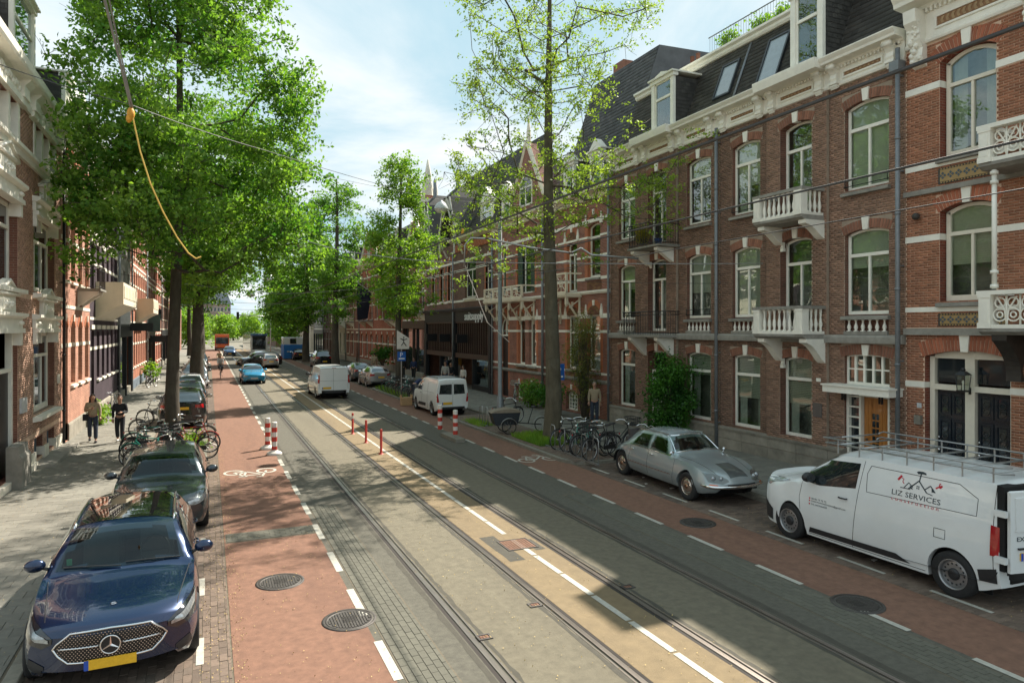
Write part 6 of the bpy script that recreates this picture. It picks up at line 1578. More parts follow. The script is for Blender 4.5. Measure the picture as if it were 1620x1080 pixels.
red_l=mat('tail_light',(.36,.01,.012),.12,coat=1,var=.15,vscale=15);lamp=mat('headlamp_glass',(.34,.36,.37),.06,metal=.5,var=.35,vscale=24,coat=1);amber=mat('indicator',(.7,.12,.01),.2,coat=.5)
gapm=mat('panel_gap',(.006,.006,.006),.8)
liner=mat('wheel_liner',(.008,.008,.008),.9)
def glass_car():return mat('car_glass',(.018,.024,.026),.03,var=.45,vscale=1.8,spec=.9,coat=1)
inter=mat('car_interior',(.02,.019,.018),.8,var=.3)
cabin_glass=glassmat('cabin_glass',(.50,.58,.54),1.52,.0015,2)
def make_car(name,label,cat,sp,paintm,group=None):
 c=Car(sp);root=thing(name,label,cat,(0,0,0),0,group);L,W=c.L,c.W
 # body mesh with wheel cutouts left by the arches; windows are cut out so one can look in when 'open' is set
 mb=MB();mb.v=list(c.V);mb.f=list(c.F);mb.m=[0]*len(c.F);mb.sm=[True]*len(c.F);cut=sp.get('cut')
 bd=mb.build('body',paintm,root)
 try:
  me=bd.data;me.set_sharp_from_angle(angle=R(38))
 except Exception:pass
 for wx in sp['wx']:
  for sy in(-1,1):
   ww=sp.get('tw',.22);yy=sy*(interp(sp['ym'],wx)-ww/2-.01)
   wheel(root,wx,yy,sp['wr_'],ww,sy,sp.get('wheel','alloy'),sp.get('rim'))
  t=MB();R_=sp['wr_']+.05;t.lathe([(R_,-W+.10),(R_,-W+.36)],c=(wx,0,sp['wr_']),n=20,axis='y',a0=0,a1=math.pi);t.lathe([(R_,W-.36),(R_,W-.10)],c=(wx,0,sp['wr_']),n=20,axis='y',a0=0,a1=math.pi)
  t.box(wx-R_,wx+R_,-W+.34,-W+.36,.12,sp['wr_']*1.9);t.box(wx-R_,wx+R_,W-.36,W-.34,.12,sp['wr_']*1.9);t.build('wheel_arch',liner,root)
 t=MB();t.box(.6,L-.6,-W+.36,W-.36,.14,.30);t.build('underbody',liner,root)
 g=sp.get('glass')or glass_car()
 if 'ws' in sp:lo,hi=sp['ws'];c.patch('windscreen',g,'front',lo,hi,20,10,parent=root)
 if 'rw' in sp:
  for k,(lo,hi)in enumerate(sp['rw']):c.patch('rear_window',g,'rear',lo,hi,16,8,parent=root)
 for lo,hi in sp.get('sw',[]):
  for md in('left','right'):c.patch('side_window',g,md,lo,hi,16,6,parent=root)
 for lo,hi in sp.get('frames',[]):
  for md in('left','right'):c.patch('window_trim',sp.get('trim',plasticb),md,lo,hi,18,1,.008,parent=root)
 t=MB()
 for pts in sp.get('lines',[]):
  for md in('left','right'):c.line(t,md,pts)
 for md,pts in sp.get('lines2',[]):c.line(t,md,pts)
 if t.v:t.build('panel_gaps',gapm,root,kind='stuff')
 for(u,v)in sp.get('handles',[]):
  for md,sy in(('left',-1),('right',1)):
   p,nr=c.proj(md,u,v)
   if p is None:continue
   t=MB();t.tube([p+Vector((-.09,sy*.012,0)),p+Vector((-.07,sy*.04,0)),p+Vector((.07,sy*.04,0)),p+Vector((.09,sy*.012,0))],.014,6);t.build('door_handle',sp.get('hm',paintm),root)
 mx_=sp.get('mirror')
 if mx_:
  for sy in(-1,1):
   x,y,z=mx_;k_=sp.get('ms',1)
   t=MB();t.ball((x,sy*(y+.13*k_),z+.04),(.075*k_,.125*k_,.085*k_),12,8);m_=t.build('wing_mirror',sp.get('mm',paintm),root)
   t=MB();t.tube([(x+.02,sy*(y-.06),z-.05),(x,sy*(y+.04),z)],.022,6);t.build('mirror_arm',plasticb,m_)
   t=MB();t.lathe([(.001,0),(.065*k_,0)],n=14,axis='x');t.xf(Matrix.Translation((x+.071*k_,sy*(y+.13*k_),z+.04))@Matrix.Diagonal((1,1.5,1,1)));t.build('mirror_glass',glass_dark if k_>1 else chrome,m_)
 for e in sp.get('patches',[]):
  nm,m_,md,lo,hi=e[:5];c.patch(nm,m_,md,lo,hi,e[5]if len(e)>5 else 10,e[6]if len(e)>6 else 4,e[7]if len(e)>7 else .007,parent=root)
 for md,u,v,w_,kind in sp.get('plates',[]):
  p,nr=c.proj(md,u,v);sx=-1 if md=='front' else 1
  if p is None:continue
  x=p.x+sx*.012;t=MB();t.box(*sorted((x,x+sx*.012)),u-w_/2,u+w_/2,v-.055,v+.055);pl=t.build('number_plate',plate_y if kind=='y' else plate_w,root)
  if kind=='y':
   t=MB();yb=(u+w_/2-.045,u+w_/2)if md=='front' else(u-w_/2,u-w_/2+.045)
   t.box(*sorted((x+sx*.012,x+sx*.014)),yb[0],yb[1],v-.055,v+.055);t.build('plate_band',plate_b,pl)
 return root,c
def place(root,x,y,yaw):
 """nose at local x=0; yaw 0 = nose towards the camera (-Y world)"""
 # local +x (tail) -> world +Y when yaw = 0 ; local +y -> world -X
 root.location=(x,y,0);root.rotation_euler=(0,0,R(90)+yaw)
def metallic(name,col,rough=.25,flake=.5):return mat(name,col,rough,metal=flake,var=.04,vscale=30,coat=1,dirt=.10,bump=.0)
# shape of a passenger car, scaled from keys
def car_spec(L,W,H,wr,wx,kind='saloon',**kw):
 w=W/2;fx,rx=wx;sp=dict(L=L,W=W,wr_=wr,wx=wx)
 hb=kw.get('hood',.72*H/1.45+.16);belt=kw.get('belt',.66*H);A=kw.get('A',fx+.42);B=kw.get('B',A+.80);Cc=kw.get('C',L-.75 if kind!='saloon' else L-1.25);D=kw.get('D',L-.12 if kind!='saloon' else L-.55)
 deck=kw.get('deck',belt+.08);nose=kw.get('nose',.62)
 sp['zbot']=[(0,.30),(.10,.22),(.5,.19),(L-.5,.20),(L-.1,.28),(L,.36)]
 sp['zb']=[(0,nose),(.06,nose+.06),(.30,hb-.10),(A,belt-.04),(A+.6,belt),(L-.7,belt+.04),(L-.2,belt+.0),(L,belt-.10 if kind=='saloon' else belt-.14)]
 sp['ym']=[(0,w*.88),(.12,w*.93),(.45,w*.985),(fx+.3,w),(rx,w),(L-.35,w*.965),(L-.08,w*.90),(L,w*.84)]
 sp['yb']=[(0,w*.80),(.10,w*.84),(.4,w*.90),(A,w*.93),(B,w*.93),(Cc,w*.91),(L-.3,w*.87),(L,w*.76)]
 sp['ze']=[(0,nose+.01),(.08,nose+.085),(.35,hb-.035),(A-.12,hb+.035),(A,hb+.06),(A+.12,hb+.14),((A+B)/2+.05,(H+belt)/2+.04),(B,H-.085),(B+.6,H-.055),(Cc-.3,H-.09),(Cc,H-.14),((Cc+D)/2,(H-.14+deck)/2+.03),(D,deck),(L-.04,deck-.04),(L,deck-.12)]
 yr=w*kw.get('roofw',.66)
 sp['ye']=[(0,w*.70),(.35,w*.80),(A-.1,w*.86),(A+.1,w*.84),(B,yr),(Cc,yr*.98),(D,w*.74 if kind!='saloon' else w*.80),(L,w*.70)]
 sp['zt']=[(0,nose+.03),(.06,nose+.12),(.18,nose+.175),(.45,hb+.03),(A-.15,hb+.10),(A,hb+.13),(A+.1,hb+.20),((A+B)/2,(H+hb)/2+.16),(B,H-.02),(B+.7,H),(Cc-.3,H-.025),(Cc,H-.07),((Cc+D)/2,(H-.07+deck)/2+.06),(D,deck+.045),(L-.05,deck+.02),(L,deck-.06)]
 yw=w*.82;a0=A+.10
 sp['ws']=([(-w*.80,hb+.14),(-w*.4,hb+.14),(0,hb+.14),(w*.4,hb+.14),(w*.80,hb+.14)],[(-yr*.93,H-.085),(0,H-.06),(yr*.93,H-.085)])
 zl=belt+.035;zh=H-.115
 Bp=(A+Cc)/2+.12
 sp['sw']=[([(A+.22,zl),(Bp-.04,zl+.01)],[(B-.10,zh-.02),(Bp-.06,zh+.005)]),([(Bp+.03,zl+.01),(Cc+(.10 if kind=='saloon' else-.22),zl+.03)],[(Bp+.02,zh+.005),(Cc-.22,zh-.02)])]
 if kind!='saloon':sp['sw'].append(([(Cc-.16,zl+.035),(Cc+.22,zl+.10)],[(Cc-.17,zh-.025),(Cc+.02,zh-.07)]))
 if kind=='saloon':sp['rw']=[([(-w*.70,deck+.06),(w*.70,deck+.06)],[(-yr*.88,H-.15),(yr*.88,H-.15)])]
 else:sp['rw']=[([(-w*.68,belt+.08),(w*.68,belt+.08)],[(-yr*.84,H-.17),(yr*.84,H-.17)])]
 d1,d2,d3=A+.10,Bp,min(rx-.02,Cc)
 sp['lines']=[[(d1,belt-.05),(d1+.02,.30)],[(d2,belt),(d2,.28)],[(d3+.25,belt+.02),(d3+.05,.75),(rx-wr-.10,.45),(rx-wr-.12,.28)],[(d1,.27),(rx-wr-.1,.27)]]
 sp['lines2']=[('top',[(.30,-w*.72),(A,-w*.86)]),('top',[(.30,w*.72),(A,w*.86)])]
 sp['handles']=[(d2-.22,belt-.10),(d3+.0,belt-.08)]
 sp['mirror']=(A+.32,w*.93,belt+.03)
 sp['patches']=[('lower_grille',plasticb,'front',[(-w*.62,.26),(w*.62,.26)],[(-w*.58,.40),(w*.58,.40)]),('headlight',lamp,'front',[(-w*.90,nose-.06),(-w*.55,nose-.05)],[(-w*.88,nose+.06),(-w*.50,nose+.02)]),('headlight',lamp,'front',[(w*.55,nose-.05),(w*.90,nose-.06)],[(w*.50,nose+.02),(w*.88,nose+.06)]),('tail_light',red_l,'rear',[(-w*.84,belt-.18),(-w*.50,belt-.16)],[(-w*.82,belt-.03),(-w*.50,belt-.05)]),('tail_light',red_l,'rear',[(w*.50,belt-.16),(w*.84,belt-.18)],[(w*.50,belt-.05),(w*.82,belt-.03)]),('rear_bumper',plasticb,'rear',[(-w*.78,.32),(w*.78,.32)],[(-w*.80,.44),(w*.80,.44)])]
 sp['plates']=[('front',0,.42,.5,'y'),('rear',0,kw.get('rplate',.72),.5,'y')]
 return sp
GPL='cars parked along the left kerb';GPR='cars parked along the right kerb'
# --- dark blue saloon-estate nearest the camera
navy=mat('navy_metallic',(.005,.019,.062),.22,metal=.55,var=.05,vscale=30,coat=1)
sp=car_spec(4.95,1.88,1.47,.345,(.84,3.80),'estate',hood=.86,belt=.98,A=1.38,B=2.18,C=4.1,D=4.8,nose=.66,roofw=.68)
w=.94;sp['wf']=.34
sp['trim']=chrome;sp['patches']=[p for p in sp['patches']if p[0]not in('headlight','lower_grille')]
sp['frames']=[([(1.60,.985),(4.0,1.03)],[(1.60,1.0),(4.0,1.045)]),([(2.15,1.385),(3.9,1.40)],[(2.15,1.40),(3.9,1.415)])]
sp['glass']=cabin_glass
sp['patches']+=[('grille',mat('grille_black',(.008,.008,.009),.35),'front',[(-.56,.52),(-.42,.40),(.42,.40),(.56,.52)],[(-.56,.60),(-.40,.71),(.40,.71),(.56,.60)],20,6,.006),('lower_grille',plasticb,'front',[(-.84,.32),(-.66,.27)],[(-.82,.44),(-.66,.36)],8,4),('lower_grille',plasticb,'front',[(.66,.27),(.84,.32)],[(.66,.36),(.82,.44)],8,4),('lower_trim',chrome,'front',[(-.70,.245),(.70,.245)],[(-.70,.265),(.70,.265)],20,1,.010)]
for sy in(-1,1):
 lo=[(sy*.58,.61),(sy*.68,.56),(sy*.88,.62)];hi=[(sy*.575,.67),(sy*.72,.765),(sy*.89,.82)]
 if sy<0:lo,hi=lo[::-1],hi[::-1]
 sp['patches']+=[('headlight_housing',mat('lamp_black',(.01,.012,.016),.08,coat=1),'front',lo,hi,14,6,.008)]
 lo=[(sy*.61,.625),(sy*.74,.635),(sy*.86,.71)];hi=[(sy*.61,.66),(sy*.74,.71),(sy*.87,.795)]
 if sy<0:lo,hi=lo[::-1],hi[::-1]
 sp['patches']+=[('headlight',lamp,'front',lo,hi,12,3,.016)]
sp['plates']=[('front',0,.355,.52,'y')]
root,c=make_car('parked_car','shiny dark blue estate car with round star badge on its grille, nearest on the left','car',sp,navy,GPL)
# grille surround, bar, star, studs, hood star
def front_pt(c,y,z,off=.012):
 p,nr=c.proj('front',y,z);return(p.x-off,y,z)if p is not None else None
t=MB();ring=[(-.57,.555),(-.53,.61),(-.40,.715),(0,.73),(.40,.715),(.53,.61),(.57,.555),(.52,.48),(.42,.392),(0,.378),(-.42,.392),(-.52,.48)]
pts=[]
for a,b in zip(ring,ring[1:]+ring[:1]):
 for k in range(5):p=front_pt(c,a[0]+(b[0]-a[0])*k/5,a[1]+(b[1]-a[1])*k/5);pts.append(p)
t.tube([p for p in pts if p],.013,6,closed=True);t.build('grille_frame',chrome,root)
t=MB()
for sy in(-1,1):t.tube([front_pt(c,sy*(.12+.39*k/6),.555,.018)for k in range(7)],.008,6)
t.build('grille_bar',chrome,root)
t=MB();j=0
z=.41
while z<.71:
 k=-15+(.5 if j%2 else 0)
 while k<=15:
  y=k*.036;lim=.55-max(0,abs(z-.555)-.06)*1.3
  if abs(y)<lim-.02 and math.hypot(y,z-.555)>.115:
   p=front_pt(c,y,z,.010)
   if p:t.add([(p[0]-.004,y,z-.007),(p[0]-.004,y+.007,z),(p[0]-.004,y,z+.007),(p[0]-.004,y-.007,z)],[(0,1,2,3)])
  k+=1
 z+=.022;j+=1
t.build('grille_studs',chrome,root,kind='stuff')
p=front_pt(c,0,.555,.03);sx=p[0]
t=MB();t.tube([(sx,.10*math.cos(q*math.pi/12),.555+.10*math.sin(q*math.pi/12))for q in range(24)],.009,6,closed=True)
for k in range(3):a=math.pi/2+k*2*math.pi/3;t.tube([(sx,0,.555),(sx,.095*math.cos(a),.555+.095*math.sin(a))],[.016,.004],5)
t.build('star_badge',chrome,root)
t=MB();t.lathe([(.001,-.006),(.092,-.006)],c=(sx+.005,0,.555),n=24,axis='x');t.build('badge_disc',black,root)
pp,nr=c.proj('top',.36,0)
t=MB();t.tube([(.36+.028*math.cos(q*math.pi/8),.028*math.sin(q*math.pi/8),pp.z+.004+.002)for q in range(16)],.005,4,closed=True);t.build('hood_badge',chrome,root)
# panoramic roof, roof rails, interior seen through the glass
c.patch('panorama_roof',mat('roof_glass',(.006,.007,.008),.03,coat=1,spec=1),'top',[(2.15,-.56),(4.25,-.54)],[(2.15,.56),(4.25,.54)],24,10,parent=root,off=.004)
for sy in(-1,1):
 t=MB();q_=[]
 for k in range(14):
  x=2.1+2.35*k/13;p,nr=c.proj('top',x,sy*.615);q_.append(p+Vector((0,0,.022 if 0<k<13 else .004)))
 t.tube(q_,.014,6);t.build('roof_rail',chrome,root)
def cut_windows(root,c,sp):
 """open the painted body behind the glass of the windscreen and the side windows so the cabin shows"""
 bd=[o for o in root.children if o.name.startswith('body')][0];me=bd.data;me2=me.copy();import bmesh
 bm=bmesh.new();bm.from_mesh(me2);rm=[]
 sec={}
 for f in bm.faces:
  p=f.calc_center_median();x=p.x;xx=x
  zb=interp(sp['zb'],xx);ze=interp(sp['ze'],xx);H_=max(z for _,z in sp['zt'])
  if p.z>zb+.06 and p.z<H_-.11:
   side=abs(p.y)>interp(sp['ye'],xx)*1.0 and abs(f.normal.y)>.5
   lo,hi=sp['ws'];z0=lo[0][1]+.035;z1=hi[0][1]-.03
   frontg=abs(f.normal.x)>.25 and p.x<c.L*.48 and z0<p.z<z1 and abs(p.y)<(.80-.26*(p.z-z0)/(z1-z0))*c.W-.03
   okside=False
   if side:
    for l2,h2 in sp['sw']:
     t=(p.z-l2[0][1])/(h2[0][1]-l2[0][1])
     xa=l2[0][0]+(h2[0][0]-l2[0][0])*t+.04;xb=l2[1][0]+(h2[1][0]-l2[1][0])*t-.04
     if xa<p.x<xb and .08<t<.93:okside=True
   if frontg or okside:rm.append(f)
 bmesh.ops.delete(bm,geom=rm,context='FACES');bm.to_mesh(me2);bm.free();bd.data=me2
def cabin(root,sp,c,seatm,A,Bx,H,belt):
 t=MB();w=c.W-.14;t.box(A+.25,Bx+1.9,-w,w,.35,.40);t.build('cabin_floor',inter,root)
 t=MB();t.prism([(A+.02,belt-.14),(A+.40,belt-.06),(A+.62,belt-.10),(A+.60,belt-.32),(A+.02,belt-.32)],1,-w,w);t.build('dashboard',inter,root)
 t=MB()
 for sy in(-1,1):
  for xs in(A+1.12,A+2.0):
   y=sy*.37;t.box(xs-.15,xs+.35,y-.24,y+.24,.45,.62);t.prism([(xs+.30,.55),(xs+.42,.55),(xs+.58,belt+.14),(xs+.48,belt+.16)],1,y-.23,y+.23);t.prism([(xs+.50,belt+.16),(xs+.60,belt+.16),(xs+.62,belt+.34),(xs+.54,belt+.34)],1,y-.12,y+.12)
 t.build('seats',seatm,root)
 t=MB();q=[Vector((A+.78,-.37,belt-.02))+Vector((.06*math.sin(a),.18*math.cos(a),.18*math.sin(a)))for a in[2*math.pi*k/18 for k in range(18)]];t.tube(q,.014,6,closed=True);t.tube([q[0],q[9]],.02,5);t.build('steering_wheel',black,root)
 t=MB();t.ball((A+.72,0,H-.20),(.03,.12,.04),8,6);t.build('rear_view_mirror',black,root)
cut_windows(root,c,sp);cabin(root,sp,c,mat('seat_grey',(.10,.10,.10),.7),1.38,2.18,1.47,.98)
t=MB();t.box(1.60,1.61,.58,.64,1.03,1.11);t.build('parking_sticker',mat('sticker_green',(.02,.28,.14),.5),root)
t=MB()
for y0,y1 in((-.70,-.05),(.0,.66)):
 a,na=c.proj('front',y0,.985+.02);b,nb=c.proj('front',y1,1.0+.03)
 if a and b:t.tube([a-Vector((.02,0,-.01)),(a+b)/2-Vector((.035,0,-.02)),b-Vector((.02,0,-.01))],.009,5)
t.build('wipers',black,root)
place(root,-1.02,9.02,R(1.5))
# --- dark grey saloon behind it
dgrey=mat('anthracite_paint',(.030,.040,.048),.24,metal=.5,var=.05,vscale=30,coat=1)
sp=car_spec(4.75,1.84,1.43,.335,(.86,3.68),'estate',hood=.85,belt=.95,A=1.36,B=2.12,C=4.0,D=4.62,nose=.63,roofw=.68)
sp['wf']=.32;sp['glass']=cabin_glass
sp['patches']=[p for p in sp['patches']if p[0]not in('headlight',)]
for sy in(-1,1):
 lo=[(sy*.50,.62),(sy*.66,.60),(sy*.86,.66)];hi=[(sy*.52,.68),(sy*.70,.715),(sy*.87,.77)]
 if sy<0:lo,hi=lo[::-1],hi[::-1]
 sp['patches']+=[('headlight',lamp,'front',lo,hi,12,4,.008)]
sp['patches']+=[('grille',plasticb,'front',[(-.42,.30),(-.30,.24),(.30,.24),(.42,.30)],[(-.46,.62),(-.40,.70),(.40,.70),(.46,.62)],16,6,.006)]
sp['plates']=[('front',0,.38,.5,'y')]
root,c=make_car('parked_car','dark grey car parked behind the dark blue one beside the left pavement','car',sp,dgrey,GPL)
cut_windows(root,c,sp);cabin(root,sp,c,mat('seat_black',(.03,.03,.032),.7),1.36,2.12,1.43,.95)
place(root,-.90,15.1,R(0.5))
# --- silver classic saloon with tapering tail
silver=mat('silver_paint',(.30,.35,.36),.28,metal=.4,var=.04,vscale=30,coat=1)
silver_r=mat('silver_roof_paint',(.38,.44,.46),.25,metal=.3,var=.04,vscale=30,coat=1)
L=4.84;w=.90
sp=dict(L=L,W=1.80,wr_=.335,wx=(.96,4.08),wf=.36,wr=.22,wp=2.4,wz=.42,tuck=.09,crown=2.0,bow=.02)
sp['zbot']=[(0,.42),(.12,.30),(.5,.24),(4.2,.26),(4.6,.34),(L,.44)]
sp['zb']=[(0,.50),(.08,.58),(.35,.74),(.8,.86),(1.3,.90),(2.0,.92),(3.4,.93),(4.0,.90),(4.5,.78),(L,.60)]
sp['ym']=[(0,w*.80),(.15,w*.90),(.5,w*.985),(1.2,w),(2.4,w*.99),(3.4,w*.93),(4.2,w*.84),(4.6,w*.76),(L,w*.60)]
sp['yb']=[(0,w*.70),(.15,w*.78),(.5,w*.84),(1.2,w*.88),(2.4,w*.90),(3.4,w*.85),(4.2,w*.74),(4.6,w*.64),(L,w*.48)]
sp['ze']=[(0,.51),(.10,.60),(.4,.76),(1.0,.90),(1.55,.95),(1.66,1.00),(1.95,1.22),(2.14,1.33),(2.5,1.37),(3.2,1.36),(3.7,1.24),(4.0,1.06),(4.3,.94),(4.6,.80),(L,.62)]
sp['ye']=[(0,w*.55),(.4,w*.60),(1.2,w*.72),(1.6,w*.78),(2.14,w*.64),(2.6,w*.66),(3.3,w*.60),(3.8,w*.55),(4.1,w*.55),(4.6,w*.45),(L,w*.3)]
sp['zt']=[(0,.53),(.08,.63),(.3,.76),(.9,.89),(1.45,.985),(1.58,1.03),(1.95,1.30),(2.12,1.42),(2.5,1.47),(3.1,1.45),(3.6,1.34),(4.0,1.12),(4.3,1.0),(4.6,.84),(L,.64)]
sp['ws']=([(-.70,1.03),(-.3,1.06),(.3,1.06),(.70,1.03)],[(-.55,1.34),(0,1.38),(.55,1.34)])
sp['sw']=[([(1.80,.955),(2.62,.96)],[(2.12,1.31),(2.62,1.325)]),([(2.70,.96),(3.55,.965)],[(2.70,1.325),(3.38,1.28)])]
sp['rw']=[([(-.42,1.02),(.42,1.02)],[(-.40,1.28),(.40,1.28)])]
sp['glass']=cabin_glass
sp['lines']=[[(1.52,.94),(1.50,.6),(1.56,.30)],[(2.66,.93),(2.66,.32)],[(3.62,.93),(3.60,.75),(3.66,.55),(3.64,.32)]]
sp['lines2']=[('top',[(.35,-.50),(.9,-.58),(1.5,-.66)]),('top',[(.35,.50),(.9,.58),(1.5,.66)])]
sp['handles']=[(2.50,.86),(3.48,.86)];sp['hm']=chrome;sp['wheel']='classic';sp['tw']=.18;sp['rim']=mat('worn_chrome',(.50,.46,.42),.22,metal=.95,var=.1)
sp['trim']=chrome;sp['frames']=[([(1.72,.935),(3.66,.945)],[(1.72,.95),(3.66,.96)]),([(1.6,.50),(3.7,.50)],[(1.6,.52),(3.7,.52)]),([(.9,.43),(.9,.43)],[(.9,.43),(.9,.43)])][:2]
sp['patches']=[]
for sy in(-1,1):
 lo=[(sy*.33,.565),(sy*.50,.515),(sy*.75,.545)];hi=[(sy*.34,.625),(sy*.52,.725),(sy*.76,.74)]
 if sy<0:lo,hi=lo[::-1],hi[::-1]
 sp['patches']+=[('headlight_cover',glassmat('lamp_cover',(.8,.82,.8),1.6,0),'front',lo,hi,14,5,.012)]
 lo=[(sy*.34,.57),(sy*.50,.522),(sy*.74,.552)];hi=[(sy*.35,.62),(sy*.52,.715),(sy*.75,.73)]
 if sy<0:lo,hi=lo[::-1],hi[::-1]
 sp['patches']+=[('headlight_bowl',mat('lamp_bowl',(.20,.21,.21),.3,metal=.3),'front',lo,hi,14,5,.003)]
 lo=[(sy*.60,.465),(sy*.74,.47)];hi=[(sy*.60,.50),(sy*.74,.505)]
 if sy<0:lo,hi=lo[::-1],hi[::-1]
 sp['patches']+=[('indicator',amber,'front',lo,hi,6,2,.014)]
sp['patches']+=[('bonnet_stripe',mat('stripe_grey',(.10,.12,.125),.3,metal=.5,coat=1),'top',[(.12,-.26),(.75,-.20)],[(.12,.26),(.75,.20)],12,6,.003),('air_slot',black,'front',[(-.40,.475),(.40,.475)],[(-.40,.51),(.40,.51)],12,2,.006)]
sp['plates']=[('front',0,.385,.46,'g')];sp['mirror']=None
root,c=make_car('parked_car','silver classic four-door saloon with chrome bumper and tapering tail','car',sp,silver,GPR)
cut_windows(root,c,sp);cabin(root,sp,c,mat('seat_dark',(.06,.05,.045),.7),1.55,2.1,1.45,.93)
c.patch('roof_panel',silver_r,'top',[(2.16,-.54),(3.62,-.44)],[(2.16,.54),(3.62,.44)],20,10,.006,parent=root)
t=MB();q_=[]
for k in range(21):
 y=-.78+1.56*k/20;p,nr=c.proj('front',y,.46)
 if p is not None:q_.append(Vector((p.x-.045,y,.455)))
q_=[q_[0]+Vector((.35,-.04,.0))]+q_+[q_[-1]+Vector((.35,.04,0))]
t.tube(q_,.038,8);t.build('front_bumper',chrome,root)
for sy in(-1,1):
 for yy,r_ in((.64,.062),(.48,.052)):
  p,nr=c.proj('front',sy*yy,.625)
  if p:t=MB();t.lathe([(r_,.0),(r_*.95,-.02),(r_*.6,-.04),(.001,-.046)],c=(p.x-.01,sy*yy,.63),n=16,axis='x');t.build('headlight',lamp,root)
 t=MB();t.ball((1.62,sy*.82,1.02),(.03,.07,.05),10,6);m_=t.build('wing_mirror',chrome,root);t=MB();t.tube([(1.60,sy*.72,.92),(1.62,sy*.80,1.0)],.008,5);t.build('mirror_arm',chrome,m_)
 t=MB();t.tube([(2.15,sy*.545,1.40),(3.5,sy*.50,1.36),(3.68,sy*.47,1.27)],.012,5);t.build('roof_gutter',chrome,root)
t=MB();t.tube([(2.2,0,1.42),(2.75,.0,1.72)],.004,4);t.build('antenna',black,root)
t=MB();c.line(t,'front',[(-.66,1.015),(-.3,1.045),(.3,1.045),(.66,1.015),(.53,1.36),(0,1.395),(-.53,1.36),(-.66,1.015)],.028,.012);t.build('windscreen_frame',chrome,root)
place(root,11.42,12.55,R(-1.0))
# --- vans
wpaint=mat('white_van_paint',(.72,.74,.73),.3,var=.03,vscale=3,coat=.8,dirt=.3,col2=(.60,.60,.56))
def van_spec(L,W,H,wr,wx,nose,hood,A,B,belt):
 w=W/2;sp=dict(L=L,W=W,wr_=wr,wx=wx,wf=.30,wr=.05,crown=5,bow=.01,wz=.5,tuck=.05,wp=3)
 sp['zbot']=[(0,.30),(.1,.22),(.5,.20),(L-.4,.22),(L,.36)]
 sp['zb']=[(0,nose),(.08,nose+.1),(.35,hood-.08),(A,belt-.02),(A+.8,belt+.02),(L-.1,belt+.06),(L,belt+.05)]
 sp['ym']=[(0,w*.88),(.15,w*.95),(.5,w),(L-.1,w*.99),(L,w*.97)]
 sp['yb']=[(0,w*.78),(.2,w*.88),(.6,w*.93),(A,w*.965),(L-.1,w*.965),(L,w*.95)]
 sp['ze']=[(0,nose+.02),(.1,nose+.16),(.4,hood-.0),(A,hood+.10),(A+.1,hood+.18),(B-.1,H-.20),(B+.1,H-.12),(B+.8,H-.07),(L-.12,H-.08),(L-.02,H-.12),(L,H-.22)]
 sp['ye']=[(0,w*.7),(.5,w*.82),(A,w*.88),(B,w*.80),(B+.8,w*.84),(L,w*.84)]
 sp['zt']=[(0,nose+.05),(.08,nose+.20),(.3,hood+.0),(.7,hood+.09),(A,hood+.16),(A+.1,hood+.26),(B-.1,H-.10),(B+.1,H-.04),(B+.8,H),(L-.12,H-.02),(L-.02,H-.06),(L,H-.18)]
 sp['ws']=([(-w*.84,hood+.2),(0,hood+.22),(w*.84,hood+.2)],[(-w*.74,H-.16),(0,H-.12),(w*.74,H-.16)])
 sp['wheel']='steel';sp['rim']=mat('steel_wheel',(.34,.34,.34),.35,metal=.7,var=.08);sp['mm']=plasticb;sp['ms']=1.1;sp['mirror']=(A+.38,w*.94,belt+.12);sp['hm']=plasticb
 sp['patches']=[('headlight',lamp,'front',[(-w*.9,nose-.02),(-w*.6,nose-.02)],[(-w*.9,nose+.16),(-w*.66,nose+.14)]),('headlight',lamp,'front',[(w*.6,nose-.02),(w*.9,nose-.02)],[(w*.66,nose+.14),(w*.9,nose+.16)]),('grille',plasticb,'front',[(-w*.8,.3),(w*.8,.3)],[(-w*.6,nose-.1),(w*.6,nose-.1)]),('front_bumper',plasticb,'left',[(.12,.30),(.44,.26)],[(.12,.70),(.47,.50)],12,6,.01),('front_bumper',plasticb,'right',[(.12,.30),(.44,.26)],[(.12,.70),(.47,.50)],12,6,.01)]
 sp['lines']=[];sp['plates']=[('front',0,.42,.5,'y')];return sp
sp=van_spec(4.88,1.92,1.92,.35,(.88,4.15),.98,1.12,1.08,1.95,1.17);L=4.88
sp['sw']=[([(1.26,1.22),(1.6,1.19),(2.40,1.30)],[(1.34,1.42),(1.72,1.68),(2.44,1.74)])]
sp['lines']=[[(2.53,1.86),(2.44,1.1),(2.34,.25)],[(1.22,1.22),(1.16,.9),(1.22,.28)],[(2.66,1.74),(4.2,1.74),(4.50,1.58),(4.50,1.33),(2.62,1.29),(2.60,1.6),(2.66,1.74)],[(1.3,.24),(3.7,.26)],[(3.86,.86),(4.04,.86),(4.04,1.0),(3.86,1.0),(3.86,.86)],[(4.74,1.8),(4.76,.60)]]
sp['patches']+=[('side_strip',plasticb,'left',[(1.38,.27),(3.46,.30)],[(1.42,.37),(3.2,.40)],16,2,.014),('rear_bumper',plasticb,'left',[(4.56,.40),(4.80,.42)],[(4.54,.56),(4.80,.64)],8,4,.012),('rear_bumper',plasticb,'rear',[(-.93,.34),(.93,.34)],[(-.93,.60),(.93,.60)],8,4,.02),('tail_light',red_l,'left',[(4.72,.82),(4.86,.82)],[(4.72,1.26),(4.87,1.24)],4,5,.012),('tail_light',red_l,'rear',[(-.94,.82),(-.80,.82)],[(-.94,1.24),(-.80,1.24)],4,4,.012)]
sp['handles']=[(2.16,1.08)]
GV='white vans along the street'
root,c=make_car('van','white work van with a roof rack and construction lettering on its side','van',sp,wpaint,GPR)
